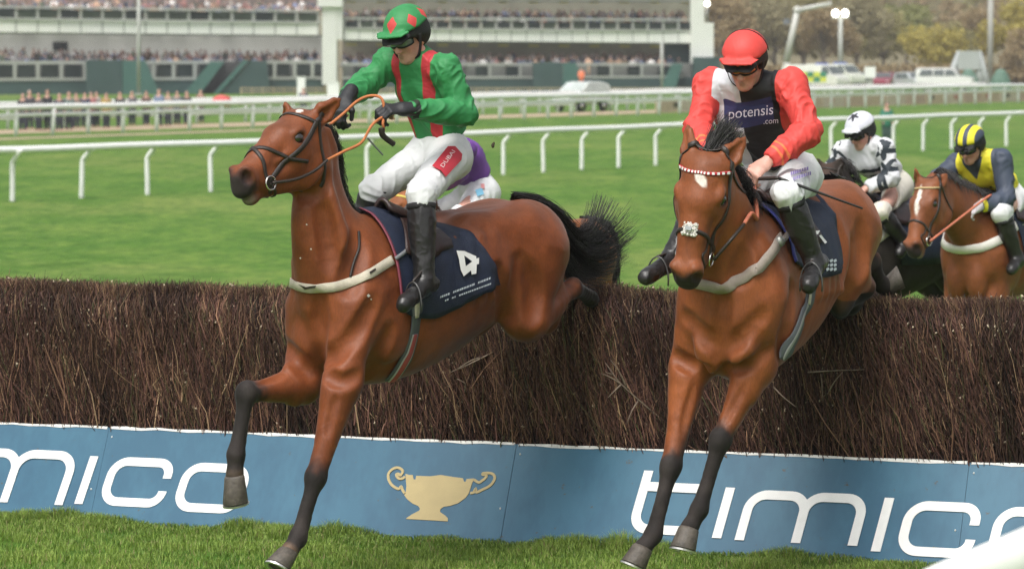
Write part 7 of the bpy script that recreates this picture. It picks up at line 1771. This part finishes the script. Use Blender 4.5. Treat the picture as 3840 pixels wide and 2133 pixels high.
# ------------------------------------------------------------------ hillside woods
def leaf_cloud(g, centres, rads, n, size, cols):
    V = []; F = []; C = []; w = np.array([r ** 2 for r in rads]); w /= w.sum()
    idx = g.choice(len(centres), n, p=w); d = g.normal(0, 1, (n, 3)); d /= np.linalg.norm(d, axis=1)[:, None]
    P = np.array(centres)[idx] + d * (np.array(rads)[idx] * g.random(n) ** .45)[:, None] * A3(1, 1, .85); nn = g.normal(0, 1, (n, 3)) + A3(0, -.4, .5); nn /= np.linalg.norm(nn, axis=1)[:, None]
    u = np.cross(nn, A3(.2, .3, .9)); u /= np.linalg.norm(u, axis=1)[:, None]; v = np.cross(nn, u); s = size * g.uniform(.5, 1.4, n)[:, None]
    V = np.stack([P - u * s, P - v * s * .8, P + u * s, P + v * s * .8], 1).reshape(-1, 3); Q = np.arange(n)[:, None] * 4 + np.arange(4)
    c0, c1 = np.array(cols) * A3(1.38, 1.36, 1.22); t = g.random(n)[:, None]; C = np.repeat((c0 * (1 - t) + c1 * t) * g.uniform(.92, 1.08, n)[:, None], 4, 0); return V, Q, C
def leaf_mat():
    if 'leaf' in MATS: return MATS['leaf']
    m_, nt, p, o = nmat('leaf'); an = nt.nodes.new('ShaderNodeAttribute'); an.attribute_name = 'Col'; lnk(nt, an.outputs['Color'], p.inputs['Base Color']); p.inputs['Roughness'].default_value = .7; tr = nt.nodes.new('ShaderNodeBsdfTranslucent'); lnk(nt, an.outputs['Color'], tr.inputs[0]); ms = nt.nodes.new('ShaderNodeMixShader'); ms.inputs[0].default_value = .5; lnk(nt, p.outputs[0], ms.inputs[1]); lnk(nt, tr.outputs[0], ms.inputs[2]); lnk(nt, ms.outputs[0], o.inputs['Surface']); MATS['leaf'] = m_; return m_
PAL = {'brown': ((.26, .20, .12), (.32, .255, .155)), 'grey': ((.24, .215, .135), (.29, .265, .17)), 'olive': ((.23, .215, .10), (.30, .275, .13)), 'yellow': ((.31, .275, .075), (.40, .345, .10)), 'green': ((.20, .215, .085), (.26, .27, .11))}
def tree(px, ybase, D, hgt, wid, pal, label, seed):
    g = np.random.default_rng(seed); b = at(px, ybase, D); b[2] = terrain(b[0], b[1]) - .2; root = empty('tree', b, label, 'tree', 'trees on the hillside')
    mb = MB(); mb.tube(spline([b, b + A3(.1, 0, hgt * .3), b + A3(-.1, 0, hgt * .62), b + A3(0, 0, hgt * .85)], 4), np.linspace(.28, .06, 13) * hgt / 9, 7)
    cs = []; rs = []
    for i in range(11):
        t = i * 2.4 + g.random(); h = hgt * g.uniform(.38, .9); r = wid * .5 * math.sqrt(max(.1, 1 - ((h / hgt - .58) / .5) ** 2)) * g.uniform(.4, .85); e = b + A3(r * math.cos(t), r * math.sin(t), h); mb.tube(spline([b + A3(0, 0, h * .55), (b + A3(0, 0, h * .6) + e) / 2 + A3(0, 0, .3), e], 3), np.linspace(.10, .03, 7) * hgt / 9, 5); cs.append(e); rs.append(wid * g.uniform(.18, .30))
    cs.append(b + A3(0, 0, hgt * .85)); rs.append(wid * .26); mb.build('trunk', mat('bark', (.20, .17, .13), .9, .3, 2), root, True)
    V, Q, C = leaf_cloud(g, cs, rs, 2200, .17 * wid / 5, PAL[pal]); mesh_obj('crown', V, Q, leaf_mat(), root, False, {'Col': C})
tl_ = [(2700, 352, 352, 9.5, 7, 'brown', 'bare brown tree just right of the grandstand end'), (2790, 352, 360, 9, 7, 'brown', 'bare brown tree behind the red cap'), (2900, 350, 356, 8.5, 6.5, 'grey', 'grey leafless tree left of the bent boom'), (3010, 350, 366, 9, 7, 'olive', 'olive tree between the boom and the floodlight'),
       (3085, 350, 352, 7.5, 6, 'brown', 'brown tree just left of the floodlight mast'), (3210, 348, 362, 8.2, 7, 'grey', 'greyish tree just right of the floodlight mast'), (3310, 348, 372, 6.2, 6, 'olive', 'low olive tree above the red car'), (3395, 348, 380, 6.4, 6, 'green', 'dull green tree above the silver car'),
       (3500, 346, 352, 5.2, 6.5, 'yellow', 'bright yellow-green tree left of the scaffold tower'), (3570, 346, 360, 5.6, 5, 'olive', 'olive tree behind the scaffold tower'), (3660, 346, 384, 6.0, 6, 'brown', 'brown tree behind the tall pale pole'), (3800, 344, 352, 8.2, 6.2, 'yellow', 'tall yellow-green tree at the right edge'), (3860, 344, 346, 5.0, 6, 'brown', 'russet shrubby tree at the right edge below the yellow one')]
for i, q in enumerate(tl_): tree(*q, seed=40 + i)
# the wood farther up the hill reads as one mass
g = np.random.default_rng(77); n = 360; xs_ = g.uniform(-40, 175, n); ys_ = g.uniform(440, 760, n); xs_ = xs_ * ys_ / 480 + 30; cs = []; rs = []
zz = terrain(xs_, ys_)
V_, Q_, C_ = [], [], []; off = 0
for i in range(n):
    r = g.uniform(2.2, 4.2); pal = ['brown', 'grey', 'brown', 'olive', 'grey', 'green'][g.integers(6)]
    v, q, c = leaf_cloud(g, [A3(xs_[i], ys_[i], zz[i] + r * k) for k in (.6, 1.3, 1.9)], [r, r * .95, r * .6], 190, .48, PAL[pal]); V_.append(v); Q_.append(q + off); C_.append(c); off += len(v)
o = mesh_obj('woodland', np.concatenate(V_), np.concatenate(Q_), leaf_mat(), None, False, {'Col': np.concatenate(C_)}); tag(o, 'brown and olive woodland covering the far hillside', 'woodland', None, 'stuff')
# hedge line closing the field behind the vehicles
cs = [at(px, 330, 345) * A3(1, 1, 0) + A3(0, 0, terrain(at(px, 330, 345)[0], 345) + .8) for px in range(2680, 3960, 24)]
v, q, c = leaf_cloud(g, cs, [1.3] * len(cs), 9000, .22, PAL['brown']); o = mesh_obj('hedge', v, q, leaf_mat(), None, False, {'Col': c}); tag(o, 'leafless brown hedge behind the parked vehicles', 'hedge')

# ------------------------------------------------------------------ misty spring air
mb = MB(); mb.box((-620, -70, -1.7), (720, 1150, 75)); hz = mb.build('haze', None, None)
hm = bpy.data.materials.new('haze_air'); hm.use_nodes = True; hm.node_tree.nodes.clear(); ho = hm.node_tree.nodes.new('ShaderNodeOutputMaterial'); hv = hm.node_tree.nodes.new('ShaderNodeVolumePrincipled')
hv.inputs['Color'].default_value = (.93, .95, .97, 1); hv.inputs['Density'].default_value = .0004; hv.inputs['Anisotropy'].default_value = .2; hm.node_tree.links.new(hv.outputs[0], ho.inputs['Volume'])
hz.data.materials.clear(); hz.data.materials.append(hm); tag(hz, 'thin milky haze over the racecourse', 'haze', None, 'stuff')

# ------------------------------------------------------------------ the photographer's own rail, close in the bottom corner
nr = empty('guard_rail', A3(1.35, 8.8, .55), 'white plastic guard rail close to the lens, bottom right corner', 'rail')
P = np.array([at(3330, 2235, 9.6), at(3520, 2135, 9.4), at(3720, 2050, 9.2), at(3960, 1950, 9.0), at(4400, 1760, 8.7)]); P[:, 2] -= .075; V, F = tube_geo(spline(P, 6), .085, 20); mesh_obj('top_rail', V, F, PLASTIC, nr, True)
mb = MB(); q = P[-1]; mb.tube([q, A3(q[0], q[1], 0)], .06, 10); mb.build('post', PLASTIC, nr, True)
# a clod of turf kicked up between the horses
c = at(1848, 546, 20.5); mb = MB(); mb.ell(c, (.009, .008, .015), 8, 6); mb.ell(c + A3(.006, 0, .011), (.006, .006, .010), 6, 5); o = mb.build('turf_clod', mat('soil', (.06, .045, .025), .95, .3, 60), None, True); tag(o, 'small dark clod of turf flying in the air', 'turf clod')
print('done', round(time.time() - T0, 1))
